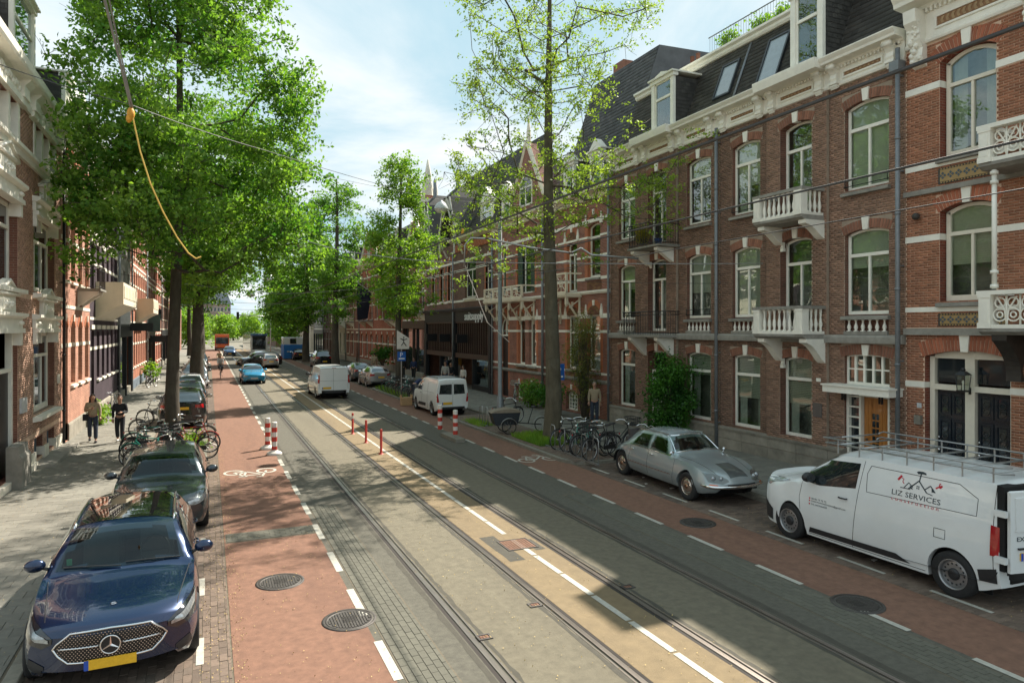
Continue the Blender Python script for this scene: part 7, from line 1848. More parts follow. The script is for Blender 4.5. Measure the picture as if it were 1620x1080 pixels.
# lettering and emblem on the side
ink=mat('dark_lettering',(.02,.035,.045),.5);inkr=mat('red_lettering',(.50,.01,.03),.5)
def side_text(s_,u0,v0,width,hgt,m,name,slope=0):
 t=text_mb(s_,1,.001);X0=min(v[0]for v in t.v);X1=max(v[0]for v in t.v);Z0=min(v[2]for v in t.v);Z1=max(v[2]for v in t.v);k=width/(X1-X0);kz=hgt/(Z1-Z0)
 for i,v in enumerate(t.v):
  u=u0+(v[0]-X0)*k;z=v0+(v[2]-Z0)*kz+slope*(u-u0);p,nr=c.proj('left',u,z);t.v[i]=(u,(p.y if p else-.95)-.004+(v[1])*.5,z)
 t.build(name,m,root)
side_text('LIZ SERVICES',3.10,1.36,.84,.085,ink,'lettering')
side_text('c o n s t r u c t i o n',3.10,1.27,.82,.05,inkr,'lettering')
side_text('06 86 19 75 72',1.46,.905,.34,.035,ink,'lettering');side_text('Lizservicesconstruction@gmail.com',1.46,.855,.76,.042,ink,'lettering');side_text('Liz_services020',1.46,.80,.36,.038,ink,'lettering')
def side_poly(polys,m,name):
 t=MB()
 for poly in polys:
  vs=[]
  for u,z in poly:p,nr=c.proj('left',u,z);vs.append((u,p.y-.004,z))
  t.add(vs,[tuple(range(len(vs)))])
 t.build(name,m,root)
def stroke(a,b,w_):d=Vector(b)-Vector(a);n=Vector((-d.y,d.x)).normalized()*w_/2;return[tuple(Vector(a)-n),tuple(Vector(b)-n),tuple(Vector(b)+n),tuple(Vector(a)+n)]
side_poly([stroke((3.24,1.50),(3.42,1.50),.012),stroke((3.30,1.50),(3.38,1.60),.014),stroke((3.38,1.60),(3.46,1.54),.014),stroke((3.38,1.50),(3.55,1.66),.02),stroke((3.55,1.66),(3.70,1.50),.02),stroke((3.70,1.50),(3.80,1.48),.012),stroke((3.66,1.54),(3.75,1.62),.016),stroke((3.75,1.62),(3.84,1.53),.016),stroke((3.555,1.64),(3.575,1.80),.02),[(3.49,1.79),(3.52,1.765),(3.60,1.775),(3.66,1.77),(3.65,1.80),(3.60,1.815),(3.52,1.81)],[(3.40,1.57),(3.47,1.51),(3.42,1.51)],[(3.77,1.60),(3.83,1.53),(3.78,1.53)],[(3.52,1.53),(3.54,1.53),(3.54,1.55),(3.52,1.55)],[(3.55,1.53),(3.57,1.53),(3.57,1.55),(3.55,1.55)],[(3.52,1.56),(3.54,1.56),(3.54,1.58),(3.52,1.58)],[(3.55,1.56),(3.57,1.56),(3.57,1.58),(3.55,1.58)]],ink,'emblem')
side_poly([[(3.17,1.62),(3.20,1.60),(3.26,1.68),(3.23,1.70)],stroke((3.24,1.66),(3.29,1.64),.01),stroke((3.29,1.64),(3.27,1.60),.01),stroke((3.27,1.60),(3.30,1.57),.014),stroke((3.84,1.60),(3.90,1.64),.022),[(3.88,1.62),(3.92,1.61),(3.95,1.65),(3.93,1.67),(3.91,1.65),(3.90,1.67),(3.92,1.69),(3.89,1.69)]]+[[(1.40,z),(1.43,z),(1.43,z+.028),(1.40,z+.028)]for z in(.905,.86,.80)],inkr,'emblem')
# slightly opened rear doors
t=MB();t.prism([(4.80,.62),(4.90,.62),(4.90,1.84),(4.80,1.86)],1,-.92,.92);t.build('dark_gap',liner,root)
t=MB();t.bev(0,.05,0,.90,.62,1.80,.02);t.box(.05,.07,.08,.82,1.22,1.70);d_=t.build('rear_door',wpaint,root,loc=(4.93,-.90,0));d_.rotation_euler=(0,0,R(-12))
tt=text_mb('EXPERT',.09,.002,(1.25,1));tt.xf(Matrix.Translation((.055,.10,1.08))@Matrix.Rotation(R(90),4,'Z'));tt.build('badge',ink,d_)
t=MB();t.box(.05,.07,.16,.62,.80,.91);p_=t.build('number_plate',plate_y,d_);t=MB();t.box(.07,.073,.16,.20,.80,.91);t.build('plate_band',plate_b,p_)
t=MB();t.box(.05,.08,.12,.26,.96,.985);t.build('door_handle',plasticb,d_)
t=MB()
for z in(.75,1.42):t.box(4.80,4.96,-.99,-.93,z,z+.09)
t.build('door_hinges',wpaint,root,kind=None)
# rack
t=MB();zr=1.99
for z,y_ in((zr,.74),(zr+.10,.80)):
 t.tube([(1.75,-y_*.6,z),(1.6,-y_,z),(4.75,-y_,z),(4.85,-y_*.8,z)],.015,6);t.tube([(1.75,y_*.6,z),(1.6,y_,z),(4.75,y_,z),(4.85,y_*.8,z)],.015,6)
t.tube([(1.75,-.5,zr+.1),(1.75,.5,zr+.1)],.015,6);rk_=t.build('roof_rack',steel,root);cb0=None
for k in range(7):
 x=1.9+k*.46
 if cb0 is None:t=MB();t.tube([(0,-.78,zr),(0,.78,zr)],.017,6);[t.tube([(0,sy*.77,zr-.16),(0,sy*.77,zr+.1)],.013,5)for sy in(-1,1)];cb0=t.build('crossbar',steel,rk_,loc=(x,0,0))
 else:link('crossbar',cb0.data,rk_,(x,0,0))
place(root,11.42,11.13,math.pi)
# Berlingo-like small van seen from behind
sp=van_spec(4.4,1.62,1.80,.32,(.82,3.60),.86,1.10,1.0,1.75,1.06);L=4.4
sp['sw']=[([(1.2,1.10),(1.9,1.10)],[(1.55,1.52),(1.95,1.56)])];sp['lines']=[[(2.05,1.6),(1.98,.28)],[(1.1,1.05),(1.08,.3)],[(2.2,1.08),(3.9,1.10)],[(2.9,1.5),(2.9,.3)]]
sp['rw']=[([(-.66,1.06),(-.05,1.04)],[(-.60,1.50),(-.05,1.52)]),([(.05,1.04),(.62,1.06)],[(.05,1.52),(.56,1.50)])]
sp['patches']+=[('tail_light',red_l,'rear',[(-.81,.68),(-.66,.68)],[(-.81,1.08),(-.72,1.08)],4,4,.012),('tail_light',red_l,'rear',[(.66,.68),(.81,.68)],[(.72,1.08),(.81,1.08)],4,4,.012),('rear_bumper',plasticb,'rear',[(-.8,.36),(.8,.36)],[(-.8,.46),(.8,.46)],8,2,.02),('side_strip',plasticb,'left',[(1.3,.34),(2.6,.36)],[(1.5,.50),(2.7,.52)],10,2,.012)]
sp['lines2']=[('rear',[(0,.5),(0,1.6)])];sp['plates']=[('rear',-.28,.62,.5,'y')];sp['handles']=[(1.85,.98)]
root,c=make_car('van','small white parked delivery van with dark rear windows behind the striped bollards','van',sp,wpaint,GPR);place(root,10.55,35.3,math.pi)
for sy in(1,-1):t=MB();t.tube([(2.0,sy*.6,1.80),(4.0,sy*.6,1.80)],.015,5);t.build('roof_rail',black,root)
# mid-size white van driving away
sp=van_spec(5.0,1.9,1.93,.33,(.9,3.95),.95,1.12,1.05,1.85,1.15);L=5.0
sp['sw']=[([(1.25,1.2),(2.1,1.2)],[(1.6,1.66),(2.12,1.70)])];sp['rw']=[];sp['lines']=[[(2.3,1.8),(2.25,.3)],[(3.2,1.7),(3.2,.4)]]
sp['lines2']=[('rear',[(-.03,.45),(-.03,1.8)]),('rear',[(-.82,.6),(-.80,1.78),(.80,1.78),(.82,.6)]),('rear',[(-.82,1.08),(.82,1.08)])]
sp['patches']+=[('tail_light',red_l,'rear',[(-.95,.95),(-.82,.95)],[(-.93,1.42),(-.82,1.42)],4,4,.012),('tail_light',red_l,'rear',[(.82,.95),(.95,.95)],[(.82,1.42),(.93,1.42)],4,4,.012),('rear_bumper',plasticb,'rear',[(-.93,.36),(.93,.36)],[(-.93,.52),(.93,.52)],8,2,.02),('brake_light',red_l,'rear',[(-.12,1.82),(.12,1.82)],[(-.12,1.85),(.12,1.85)],4,1)]
sp['plates']=[('rear',-.42,.66,.52,'y')]
root,c=make_car('van','white panel van driving away between the tram rails','van',sp,wpaint);place(root,6.75,46.3,math.pi)
# --- ordinary cars
def pcol(n,c,metal=.4):return mat(n,c,.25,metal=metal,var=.04,vscale=20,coat=1)
def ordinary(label,x,y,yaw,dims,col,kind='estate',grp=None,rp=None,**kw):
 L,W,H=dims;s_=car_spec(L,W,H,.33 if H<1.6 else .36,(.85,L-1.0),kind,**kw);
 if rp:s_['plates']=[('front',0,.45,.5,rp),('rear',rp=='y' and 0 or 0,kw.get('rplate',.72),.5,'y')]
 r,c=make_car('parked_car' if grp else 'car',label,'car',s_,col,grp);place(r,x,y,yaw);return r
PI=math.pi
blackp=pcol('black_car_paint',(.012,.013,.015));greyp=pcol('grey_car_paint',(.10,.11,.12));whitep=pcol('white_car_paint',(.60,.61,.61),.0);cyan=pcol('turquoise_paint',(.01,.22,.40),.35);brown=pcol('dark_brown_paint',(.035,.028,.026));silv=pcol('silver_car_paint',(.36,.35,.34));bluep=pcol('blue_car_paint',(.02,.06,.15))
ordinary('black compact off-road car with a yellow rear plate parked beyond the left bicycles',-.98,35.3,PI,(4.35,1.9,1.62),blackp,grp=GPL,belt=1.08,hood=1.0,rplate=.90)
ordinary('dark car with its roof showing ahead of the black off-road car',-.95,41.2,PI,(4.4,1.8,1.5),pcol('slate_blue_paint',(.03,.04,.055)),grp=GPL)
ordinary('white car parked in front of the second left tree trunk',-1.05,42.8,0,(4.6,1.82,1.45),whitep,grp=GPL)
ordinary('grey off-road car parked just beyond the second left tree trunk',-.95,53.2,0,(4.6,1.9,1.62),greyp,grp=GPL,belt=1.05)
ordinary('dark car parked behind the grey off-road car on the left',-.95,59.0,0,(4.5,1.8,1.5),blackp,grp=GPL)
ordinary('silver car far along the left kerb',-.95,64.6,0,(4.4,1.8,1.5),silv,grp=GPL)
ordinary('farthest dark car along the left kerb',-.95,78,0,(4.4,1.8,1.6),greyp,grp=GPL)
ordinary('bright turquoise-blue hatchback driving towards the camera',3.12,54.6,R(1),(4.39,1.69,1.42),cyan,hood=.90,belt=.93,rp='w',roofw=.7)
ordinary('dark brown off-road car turning across the tram tracks',2.7,78.8,R(-78),(4.7,1.85,1.66),brown,belt=1.08)
ordinary('silver-beige small car with lit red tail lights driving away on the right lane',5.95,79.8,PI,(4.0,1.7,1.53),silv)
ordinary('pale car just beyond the silver-beige one',5.6,90,PI,(4.4,1.8,1.5),whitep)
ordinary('dark blue car approaching far down the left lane',2.9,112,0,(4.3,1.75,1.48),bluep)
ordinary('silver car behind the white panel van at the right kerb',11.1,52.4,PI,(4.3,1.75,1.5),silv,grp=GPR)
ordinary('light grey estate parked next in line at the right kerb',11.1,58.2,PI,(4.5,1.8,1.5),greyp,grp=GPR)
ordinary('large black off-road car parked under the tall narrow tree',11.1,78.6,PI,(4.8,1.95,1.85),blackp,grp=GPR,belt=1.2,hood=1.12)
ordinary('dark hatchback parked beside the dense right tree',11.1,99,PI,(4.1,1.75,1.48),pcol('dark_red_paint',(.05,.02,.022)),grp=GPR)
sp=van_spec(5.0,1.9,2.0,.33,(.9,3.95),.95,1.12,1.05,1.85,1.15);sp['rw']=[([(-.7,1.2),(.7,1.2)],[(-.66,1.75),(.66,1.75)])]
root,c=make_car('van','white van parked farthest along the right kerb','van',sp,wpaint,GPR);place(root,11.1,112,PI)
# tram, orange lorry, blue site cabin
def boxy(name,label,cat,x,y,w,l,h,parts):
 r=thing(name,label,cat,(x,y,0))
 for nm,m_,bx_ in parts:
  t=MB();[t.bev(*b,.06)if b[5]-b[4]>.3 else t.box(*b)for b in bx_];t.build(nm,m_,r)
 return r
tw_,tb=pcol('tram_white',(.55,.56,.55),0),pcol('tram_blue',(.03,.10,.25),0)
boxy('tram','white and blue tram approaching at the end of the street','tram',7.0,111,2.4,25,3.4,[('body',tw_,[(-1.2,1.2,.15,25,.35,3.1)]),('front',tw_,[(-1.15,-.95,0,.15,.4,2.9),(.95,1.15,0,.15,.4,2.9),(-.95,.95,0,.15,.4,1.0)]),('windscreen',glass_dark,[(-.95,.95,.05,.14,1.0,2.6)]),('destination_box',black,[(-.95,.95,.02,.13,2.6,3.05)]),('roof',tb,[(-1.22,1.22,0,25,3.1,3.4)]),('side_windows',glass_dark,[(-1.22,-1.2,1,24,1.3,2.5),(1.2,1.22,1,24,1.3,2.5)]),('skirt',tb,[(-1.18,1.18,.1,25,.12,.35)]),('headlight',lamp,[(-.8,-.55,-.02,.02,.62,.76)]),('headlight',lamp,[(.55,.8,-.02,.02,.62,.76)])])
org=pcol('orange_paint',(.50,.10,.02),0)
boxy('bus','orange bus with dark windscreen far down the left lane','bus',2.3,140,2.5,10,3.2,[('body',org,[(-1.25,1.25,.1,10,.4,3.1)]),('windscreen',glass_dark,[(-1.1,1.1,.02,.1,1.3,2.5)]),('roof_sign',amber,[(-.7,.7,.03,.1,2.65,2.9)]),('bumper',black,[(-1.25,1.25,0,.3,.3,.6)]),('headlight',lamp,[(-1.1,-.8,.04,.1,.8,1.0)]),('headlight',lamp,[(.8,1.1,.04,.1,.8,1.0)]),('wheel',rubber,[(-1.2,-.95,1.8,2.7,0,.9)]),('wheel',rubber,[(.95,1.2,1.8,2.7,0,.9)])])
blu=mat('cabin_blue',(.01,.13,.40),.5)
boxy('site_cabin','blue and white site container at the right kerb beyond the cars','container',10.6,97.5,2.4,4,2.9,[('container',blu,[(-1.3,1.2,0,4,.12,2.0)]),('upper_cabin',whitep,[(-1.28,1.18,.05,4,2.0,3.0)]),('stripe',tw_,[(-.9,.9,-.03,.0,1.0,1.12)]),('door',glass_dark,[(-.5,.3,-.02,.02,2.15,2.8)])])
# --- bicycles
def bicycle(frame_m,step=False,crate=False,basket=False,label='',loc=(0,0,0),rz=0,group=None):
 r=thing('bicycle',label,'bicycle',loc,rz,group);t=MB();hub,r_=.34,.33
 F,B_,S,Hd,Bb=Vector((.58,0,hub)),Vector((-.52,0,hub)),Vector((-.20,0,.88)),Vector((.42,0,.86)),Vector((-.05,0,.30))
 for w_,cx in(('front_wheel',.58),('rear_wheel',-.52)):
  t=MB();t.tube([(r_*math.cos(q*math.pi/14),0,r_*math.sin(q*math.pi/14))for q in range(28)],.018,5,closed=True);wl=t.build(w_,rubber,r,loc=(cx,0,hub))
  t=MB();t.tube([(.305*math.cos(q*math.pi/12),0,.305*math.sin(q*math.pi/12))for q in range(24)],.009,4,closed=True)
  for k in range(14):a=2*math.pi*k/14;t.tube([(0,.02*(-1)**k,0),(.30*math.cos(a),0,.30*math.sin(a))],.0028,3,cap=False)
  t.tube([(0,-.05,0),(0,.05,0)],.02,6);t.build('rim',steel,wl)
  t=MB();a0=-.1 if cx<0 else .6;t.tube([(.365*math.cos(a0+q*.22),0,.365*math.sin(a0+q*.22))for q in range(14)],.014,4);t.build('mudguard',frame_m,r,loc=(cx,0,hub))
 t=MB();t.tube([Hd+Vector((-.04,0,.12)),Hd,F+Vector((-.03,0,.2)),F],.014,6);t.tube([Bb,S],.016,6)
 if step:t.tube([Hd+Vector((.03,0,-.12)),Vector((.15,0,.45)),Bb],.018,6);t.tube([Hd+Vector((0,0,-.02)),Vector((.1,0,.56)),Vector((-.12,0,.55))],.014,6)
 else:t.tube([Hd,S+Vector((.02,0,-.06))],.015,6);t.tube([Hd+Vector((.03,0,-.1)),Bb],.017,6)
 for sy in(-1,1):t.tube([Bb,B_+Vector((0,sy*.05,0))],.010,5);t.tube([S+Vector((.02,0,-.08)),B_+Vector((0,sy*.05,0))],.008,5);t.tube([F+Vector((-.03,0,.25)),F+Vector((0,sy*.045,0))],.010,5)
 t.build('frame',frame_m,r)
 t=MB();t.tube([S,S+Vector((-.03,0,.12))],.012,5);t.ball((-.26,0,1.02),(.13,.085,.035),10,6);t.build('saddle',plasticb,r)
 t=MB();t.tube([(.14,-.28,1.02),(.26,-.26,1.06),(.36,-.12,1.07),(.38,0,1.0),(.36,.12,1.07),(.26,.26,1.06),(.14,.28,1.02)],.012,6);t.build('handlebar',chrome,r)
 t=MB();t.tube([(-.75,-.06,.74),(-.25,-.06,.76),(-.25,.06,.76),(-.75,.06,.74)],.008,4,closed=True);t.tube([(-.6,-.06,.75),(-.52,-.05,hub)],.006,4);t.tube([(-.6,.06,.75),(-.52,.05,hub)],.006,4);t.build('carrier',black,r)
 t=MB();t.box(-.50,.0,.035,.06,hub-.06,hub+.07);t.tube([(-.05,.1,.30),(.08,.12,.20)],.01,4);t.tube([(-.05,-.1,.30),(-.18,-.12,.40)],.01,4);t.box(.04,.12,.10,.18,.18,.205);t.build('chain_case',black,r)
 t=MB();t.ball((.47,0,.92),.045,8,6);t.build('front_lamp',chrome,r);t=MB();t.ball((-.78,0,.70),.03,6,4);t.build('rear_lamp',red_l,r)
 if crate or basket:
  m_=mat('crate_black',(.02,.02,.02),.6)if crate else mat('wicker',(.35,.33,.28),.8);t=MB();x0,x1,z0,z1=.44,.80,.92,1.15
  for z in(z0,(z0+z1)/2,z1):t.tube([(x0,-.2,z),(x1,-.2,z),(x1,.2,z),(x0,.2,z)],.012,4,closed=True)
  for k in range(6):u=x0+(x1-x0)*k/5;v=-.2+.4*k/5;[t.tube([(u,s_,z0),(u,s_,z1)],.008,4)for s_ in(-.2,.2)];[t.tube([(s_,v,z0),(s_,v,z1)],.008,4)for s_ in(x0,x1)]
  t.box(x0,x1,-.2,.2,z0-.01,z0+.005);t.build('basket',m_,r)
 return r
bgreen=pcol('teal_frame',(.01,.22,.16),.1);bred=pcol('red_frame',(.40,.03,.02),0);bwhite=pcol('pale_frame',(.45,.45,.42),0);bor=pcol('orange_frame',(.55,.12,.02),0)
G1='bicycles at the left rack';G2='bicycles at the near right rack';G3='bicycles at the right rack under the slender tree'
b1=bicycle(black,step=True,crate=True,label='black step-through bicycle with a dark front crate, first in the left rack',group=G1)
b2=bicycle(bgreen,label='teal-green bicycle in the left rack',group=G1);b3=bicycle(bred,label='red-framed bicycle right of the left tree trunk',group=G1);b4=bicycle(black,label='black bicycle in the left rack nearest the camera',group=G1)
hedge=[(b4,-1.35,21.7,'black bicycle nearest the camera, behind the dark grey car'),(b2,-1.55,22.6,'teal-green bicycle leaning in the left rack'),(b1,-1.6,23.4,'black step-through bicycle with a dark front crate in the left rack'),(b4,-1.6,24.2,'black bicycle behind the teal-green one in the left rack'),(b3,-.55,24.6,'red-framed bicycle just right of the left tree trunk'),(b4,-.5,23.6,'black bicycle whose wheel stands right of the left tree trunk'),(b2,-1.7,25.1,'second teal bicycle, farther back in the left rack'),(b4,-.6,26.2,'dark bicycle at the back right of the left rack'),(b1,-1.9,28.6,'crated bicycle beyond the left tree trunk'),(b4,-1.85,32.0,'lone bicycle on the pavement beside the black off-road car')]
used=set();rb_=random.Random(9)
def putbike(proto,x,y,lab,grp,rz,z,tilt=0):
 o=proto if id(proto)not in used else copy_tree(proto);used.add(id(proto));o.location=(x,y,z);o.rotation_euler=(R(tilt),0,rz);o['label']=lab;o['group']=grp
bpy.context.view_layer.update()
for q,(pr,x,y,lab)in enumerate(hedge):putbike(pr,x,y,lab,G1,R(rb_.uniform(-25,5))+(PI if q%2 else 0),.11,rb_.uniform(-8,8))
for q,(pr,y,lab)in enumerate([(b4,17.6,'black bicycle at the near end of the right rack, clear of the rest'),(b1,18.4,'black bicycle with front crate second in the near right rack'),(b4,19.0,'black bicycle in the middle of the near right rack'),(b2,19.5,'bicycle with teal frame in the near right rack'),(b4,20.0,'dark bicycle beside the teal one in the right rack'),(b4,20.5,'dark bicycle nearest the big sparse tree'),(b1,18.9,'crated bicycle behind the near right rack')]):
 putbike(pr,11.2+(.8 if q in(0,6)else 0),y,lab,G2,R(rb_.uniform(-20,20))+(PI if q%2 else 0)+R(20),.11,rb_.uniform(-7,7))
for q in range(9):putbike((b4,b1,b4,b2)[q%4],10.95+.1*(q%2),36.9+q*.85,['first','second','third','fourth','fifth','sixth','seventh','eighth','ninth'][q]+' bicycle from the near end of the rack under the slender tree',G3,R(rb_.uniform(-15,15))+(PI if q%2 else 0),.11,rb_.uniform(-6,6))
for x,y,lab,rz in((-3.6,53.5,'bicycle against the banded house beyond the shopfront on the left',70),(-3.9,55.2,'bicycle behind another one at the banded house on the left',80),(-3.9,60,'bicycle near the yellow-green plant on the left',60),(-4.1,36.4,'dark bicycle leaning at the purple house behind the walking women',85),(12.0,61.0,'bicycle parked behind the white panel van on the right',10),(12.2,62.0,'second bicycle parked behind the white panel van on the right',20),(15.3,34.4,'pale bicycle with a basket against the red and brown house',70),(11.6,26.9,'large-wheeled bicycle behind the cargo bike',15)):
 putbike(b4 if 'pale' not in lab else bicycle(bwhite,step=True,basket=True,label='x'),x,y,lab,'bicycles parked along the house fronts',R(rz),.1,3)
 # cargo trike
r=thing('cargo_bike','black cargo tricycle with a rounded box and pale cover beside the big sparse tree','cargo bike',(11.0,24.4,.1),R(170))
t=MB();t.prism([(.1,.35),(.95,.35),(1.12,.82),(-.02,.82)],1,-.32,.32);t.build('box',mat('cargo_box',(.012,.015,.02),.5),r)
t=MB();t.prism([(-.04,.82),(1.14,.82),(1.0,.90),(.4,.98),(.0,.90)],1,-.34,.34);t.build('cover',mat('cargo_cover',(.22,.18,.13),.8,bump=.5,bscale=8),r)
for cx,cy in((.45,-.40),(.45,.40),(-.95,0)):
 t=MB();t.tube([(cx+.27*math.cos(q*PI/12),cy,.29+.27*math.sin(q*PI/12))for q in range(24)],.02,5,closed=True);wl=t.build('wheel',rubber,r)
 t=MB();[t.tube([(cx,cy,.29),(cx+.26*math.cos(k*PI/5),cy,.29+.26*math.sin(k*PI/5))],.003,3)for k in range(10)];t.tube([(cx+.33*math.cos(a*.25),cy,.29+.33*math.sin(a*.25))for a in range(13)],.012,4);t.build('spokes',steel,wl)
t=MB();t.tube([(.1,0,.4),(-.4,0,.35),(-.95,0,.29)],.022,6);t.tube([(-.4,0,.35),(-.6,0,.95)],.016,6);t.tube([(.0,0,.5),(-.1,0,1.05)],.016,6);t.tube([(-.1,0,1.05),(-.15,-.28,1.08)],.012,5);t.tube([(-.1,0,1.05),(-.15,.28,1.08)],.012,5);t.build('frame',black,r)
t=MB();t.ball((-.63,0,.99),(.13,.1,.04),8,5);t.build('saddle',plasticb,r)
# bicycle racks
def rack(label,x,y,n,step,rz,group='bicycle racks'):
 r=thing('bicycle_rack',label,'bicycle rack',(x,y,.1),rz,group);t=MB();t.box(-.06,n*step,-.04,.04,0,.05);t.build('base_rail',steel,r);first=None
 for k in range(n):
  if first is None:t=MB();t.tube([(0,-.04,0),(0,-.04,.70),(.05,-.04,.78),(.28,-.04,.78),(.33,-.04,.70),(.33,-.04,0)],.017,6);first=t.build('hoop',steel,r)
  else:link('hoop',first.data,r,(k*step,0,0))
rack('grey hooped bicycle rack full of bicycles near the silver car',10.5,17.6,5,.75,R(88));rack('long grey bicycle rack under the slender green tree',10.5,37.0,11,.7,R(90));rack('bicycle rack hidden among the bicycles at the left tree',-1.0,22.0,6,.7,R(95));rack('empty curved bicycle stand left of the cargo bike',10.5,26.4,2,.6,R(90))
# ------------------------------------------------------------------ street furniture
redm=mat('signal_red',(.46,.035,.02),.5,var=.12,dirt=.3);whm=mat('signal_white',(.62,.58,.52),.5,var=.1,dirt=.35)
def bollard(label,x,y,h=1.05,base=True,z=0):
 r=thing('striped_bollard',label,'bollard',(x,y,z),0,'red and white striped bollards');n=6
 if base:t=MB();t.lathe([(.24,0),(.25,.05),(.20,.09),(.12,.12),(.11,.16)],n=20);t.build('foot',whm,r)
 for k in range(n):
  t=MB();z0=.12+(h-.12)*k/n;z1=.12+(h-.12)*(k+1)/n;t.lathe([(.088,z0),(.088,z1)],n=16);
  if k==n-1:t.lathe([(.088,z1),(.07,z1+.02),(.001,z1+.03)],n=16)
  t.build('band',redm if k%2==0 else whm,r)
bollard('striped red and white bollard in front of the left pair beside the tram track',1.98,23.9);bollard('striped red and white bollard at the rear of the left pair beside the tram track',1.86,25.1)
t=MB();t.prism([(-.18,-.3),(.18,-.3),(.2,0),(.18,1.5),(-.18,1.5)],2,0,.14);o=t.build('traffic_island',kerb_m,None,loc=(8.35,23.9,0));tag(o,'small stone kerb island carrying two striped bollards on the right','traffic island')
bollard('nearer striped bollard on the small right kerb island',8.33,24.1,1.0,False,.12);bollard('worn brown striped bollard at the back of the small right kerb island',8.22,25.6,1.05,False,.12)
for lab,x,y,b in(('slim red post with a white band, farthest of three on the centre line',5.19,27.35,1),('slim red post in the middle of three on the centre line',5.23,25.03,0),('slim red post nearest of three on the centre line',5.21,22.55,0)):
 r=thing('marker_post',lab,'post',(x,y,0),0,'slim red posts on the centre line');t=MB();t.lathe([(.09,0),(.06,.03),(.042,.05),(.042,.80),(.036,.82),(.001,.825)],n=12);t.build('post',redm,r)
 if b:t=MB();t.lathe([(.044,.60),(.044,.72)],n=12);t.build('reflective_band',whm,r)
blue_s=mat('sign_blue',(.01,.10,.38),.4,var=.05);sw=mat('sign_lettering',(.75,.75,.75),.5)
def psign(label,x,y,z,w=.42,h=.6,pole=3.1,px=0):
 r=thing('parking_sign',label,'road sign',(x,y,.1));t=MB();t.lathe([(.035,0),(.035,pole)],n=10);t.build('pole',steel,r)
 t=MB();t.box(px-w/2,px+w/2,-.06,-.04,z,z+h);pl=t.build('sign_panel',blue_s,r);tp=text_mb('P',.36,.003);tp.xf(Matrix.Translation((px-.11,-.064,z+.24)));tp.build('letter',sw,pl)
 t=MB();t.box(px-w*.35,px+w*.35,-.064,-.06,z+.10,z+.17);t.build('symbol',sw,pl);return r
psign('blue parking sign peeking out right of the big sparse tree trunk',12.05,23.0,2.1,.42,.62,2.8)
r=psign('blue parking sign with a white panel above it beside the slender green tree',10.35,39.6,2.15,.5,.55,3.5)
r=thing('banner_flag','white pennant with a black figure above the blue parking sign','flag',(10.35,39.5,2.95));t=MB();t.add([(-.3,-.04,0),(.42,-.04,.0),(.45,-.06,.62),(-.3,-.04,1.1),(-.3,-.02,0),(.42,-.02,0),(.45,-.04,.62),(-.3,-.02,1.1)],[(0,1,2,3),(7,6,5,4),(0,4,5,1),(1,5,6,2),(2,6,7,3),(3,7,4,0)]);t.build('cloth',whm,r)
t=MB();[t.tube([(a,-.06,b),(c_,-.06,d)],.022,4)for a,b,c_,d in((-.05,.2,.1,.4),(.1,.4,.25,.18),(.1,.4,.08,.6),(-.1,.62,.08,.52),(.08,.52,.3,.6))];t.ball((.1,-.06,.68),.04,6,4);t.build('figure',black,r)
# pole behind the sparse tree, hanging lamps, wires
t=MB();t.lathe([(.13,0),(.13,1.2),(.09,1.25),(.08,8.6),(.001,8.65)],n=14);o=t.build('tram_wire_pole',zinc,None,loc=(11.0,26.2,.1));tag(o,'grey steel pole standing just left of the big sparse tree','pole')
cab=mat('cable',(.05,.05,.05),.6);cabl=mat('cable_grey',(.25,.25,.24),.5)
def wire(label,pts,r=.012,sag=0,m=None,n=16,name='overhead_wire',grp='overhead tram wires'):
 t=MB();P=[]
 for a,b in zip(pts[:-1],pts[1:]):
  a,b=Vector(a),Vector(b)
  for k in range(n):q=k/n;P.append(a+(b-a)*q-Vector((0,0,sag*4*q*(1-q))))
 P.append(Vector(pts[-1]));o=P[0].copy();t.tube([p-o for p in P],r,5);ob=t.build(name,m or cab,None,loc=tuple(o));tag(ob,label,'overhead wire',grp);return ob
for x,z,lb in((3.93,5.74,'left tram contact wire crossing the whole right facade as the thickest black line'),(6.68,5.83,'right tram contact wire, lower of the two long thick wires')):
 wire(lb,[(x,-6,z),(x,22,z-.02),(x,45,z),(x,75,z),(x,118,z)],.014)
wire('thin feeder wire running level past the lower balconies of the brown house',[(9.3,-4,5.9),(9.0,22,5.78),(9.2,60,5.9)],.009)
wire('span wire with fittings across the tracks at the big sparse tree',[(2.9,22.6,6.9),(4.2,22.0,6.55),(6.7,20.9,6.25),(XR,16.8,6.2)],.013,.03,cabl)
wire('span wire from the pole past the iron balconies',[(11.0,26.2,6.2),(XR,19.0,5.7)],.008,.05);wire('span wire over the street before the slender tree',[(-4.6,44,7.2),(3.9,43,6.2),(11,43.5,7.0)],.012,.1);wire('far span wire over the street',[(-4.6,66,7.2),(5,66,6.4),(XR,66,7.2)],.014,.2)
wire('farthest span wire over the street',[(-4.6,88,7.2),(5,88,6.4),(XR,88,7.2)],.016,.2);wire('upper thin wire against the sky towards the shop gables',[(-1,27,12.0),(8,45,10.5),(XR,52,10)],.010,.3)
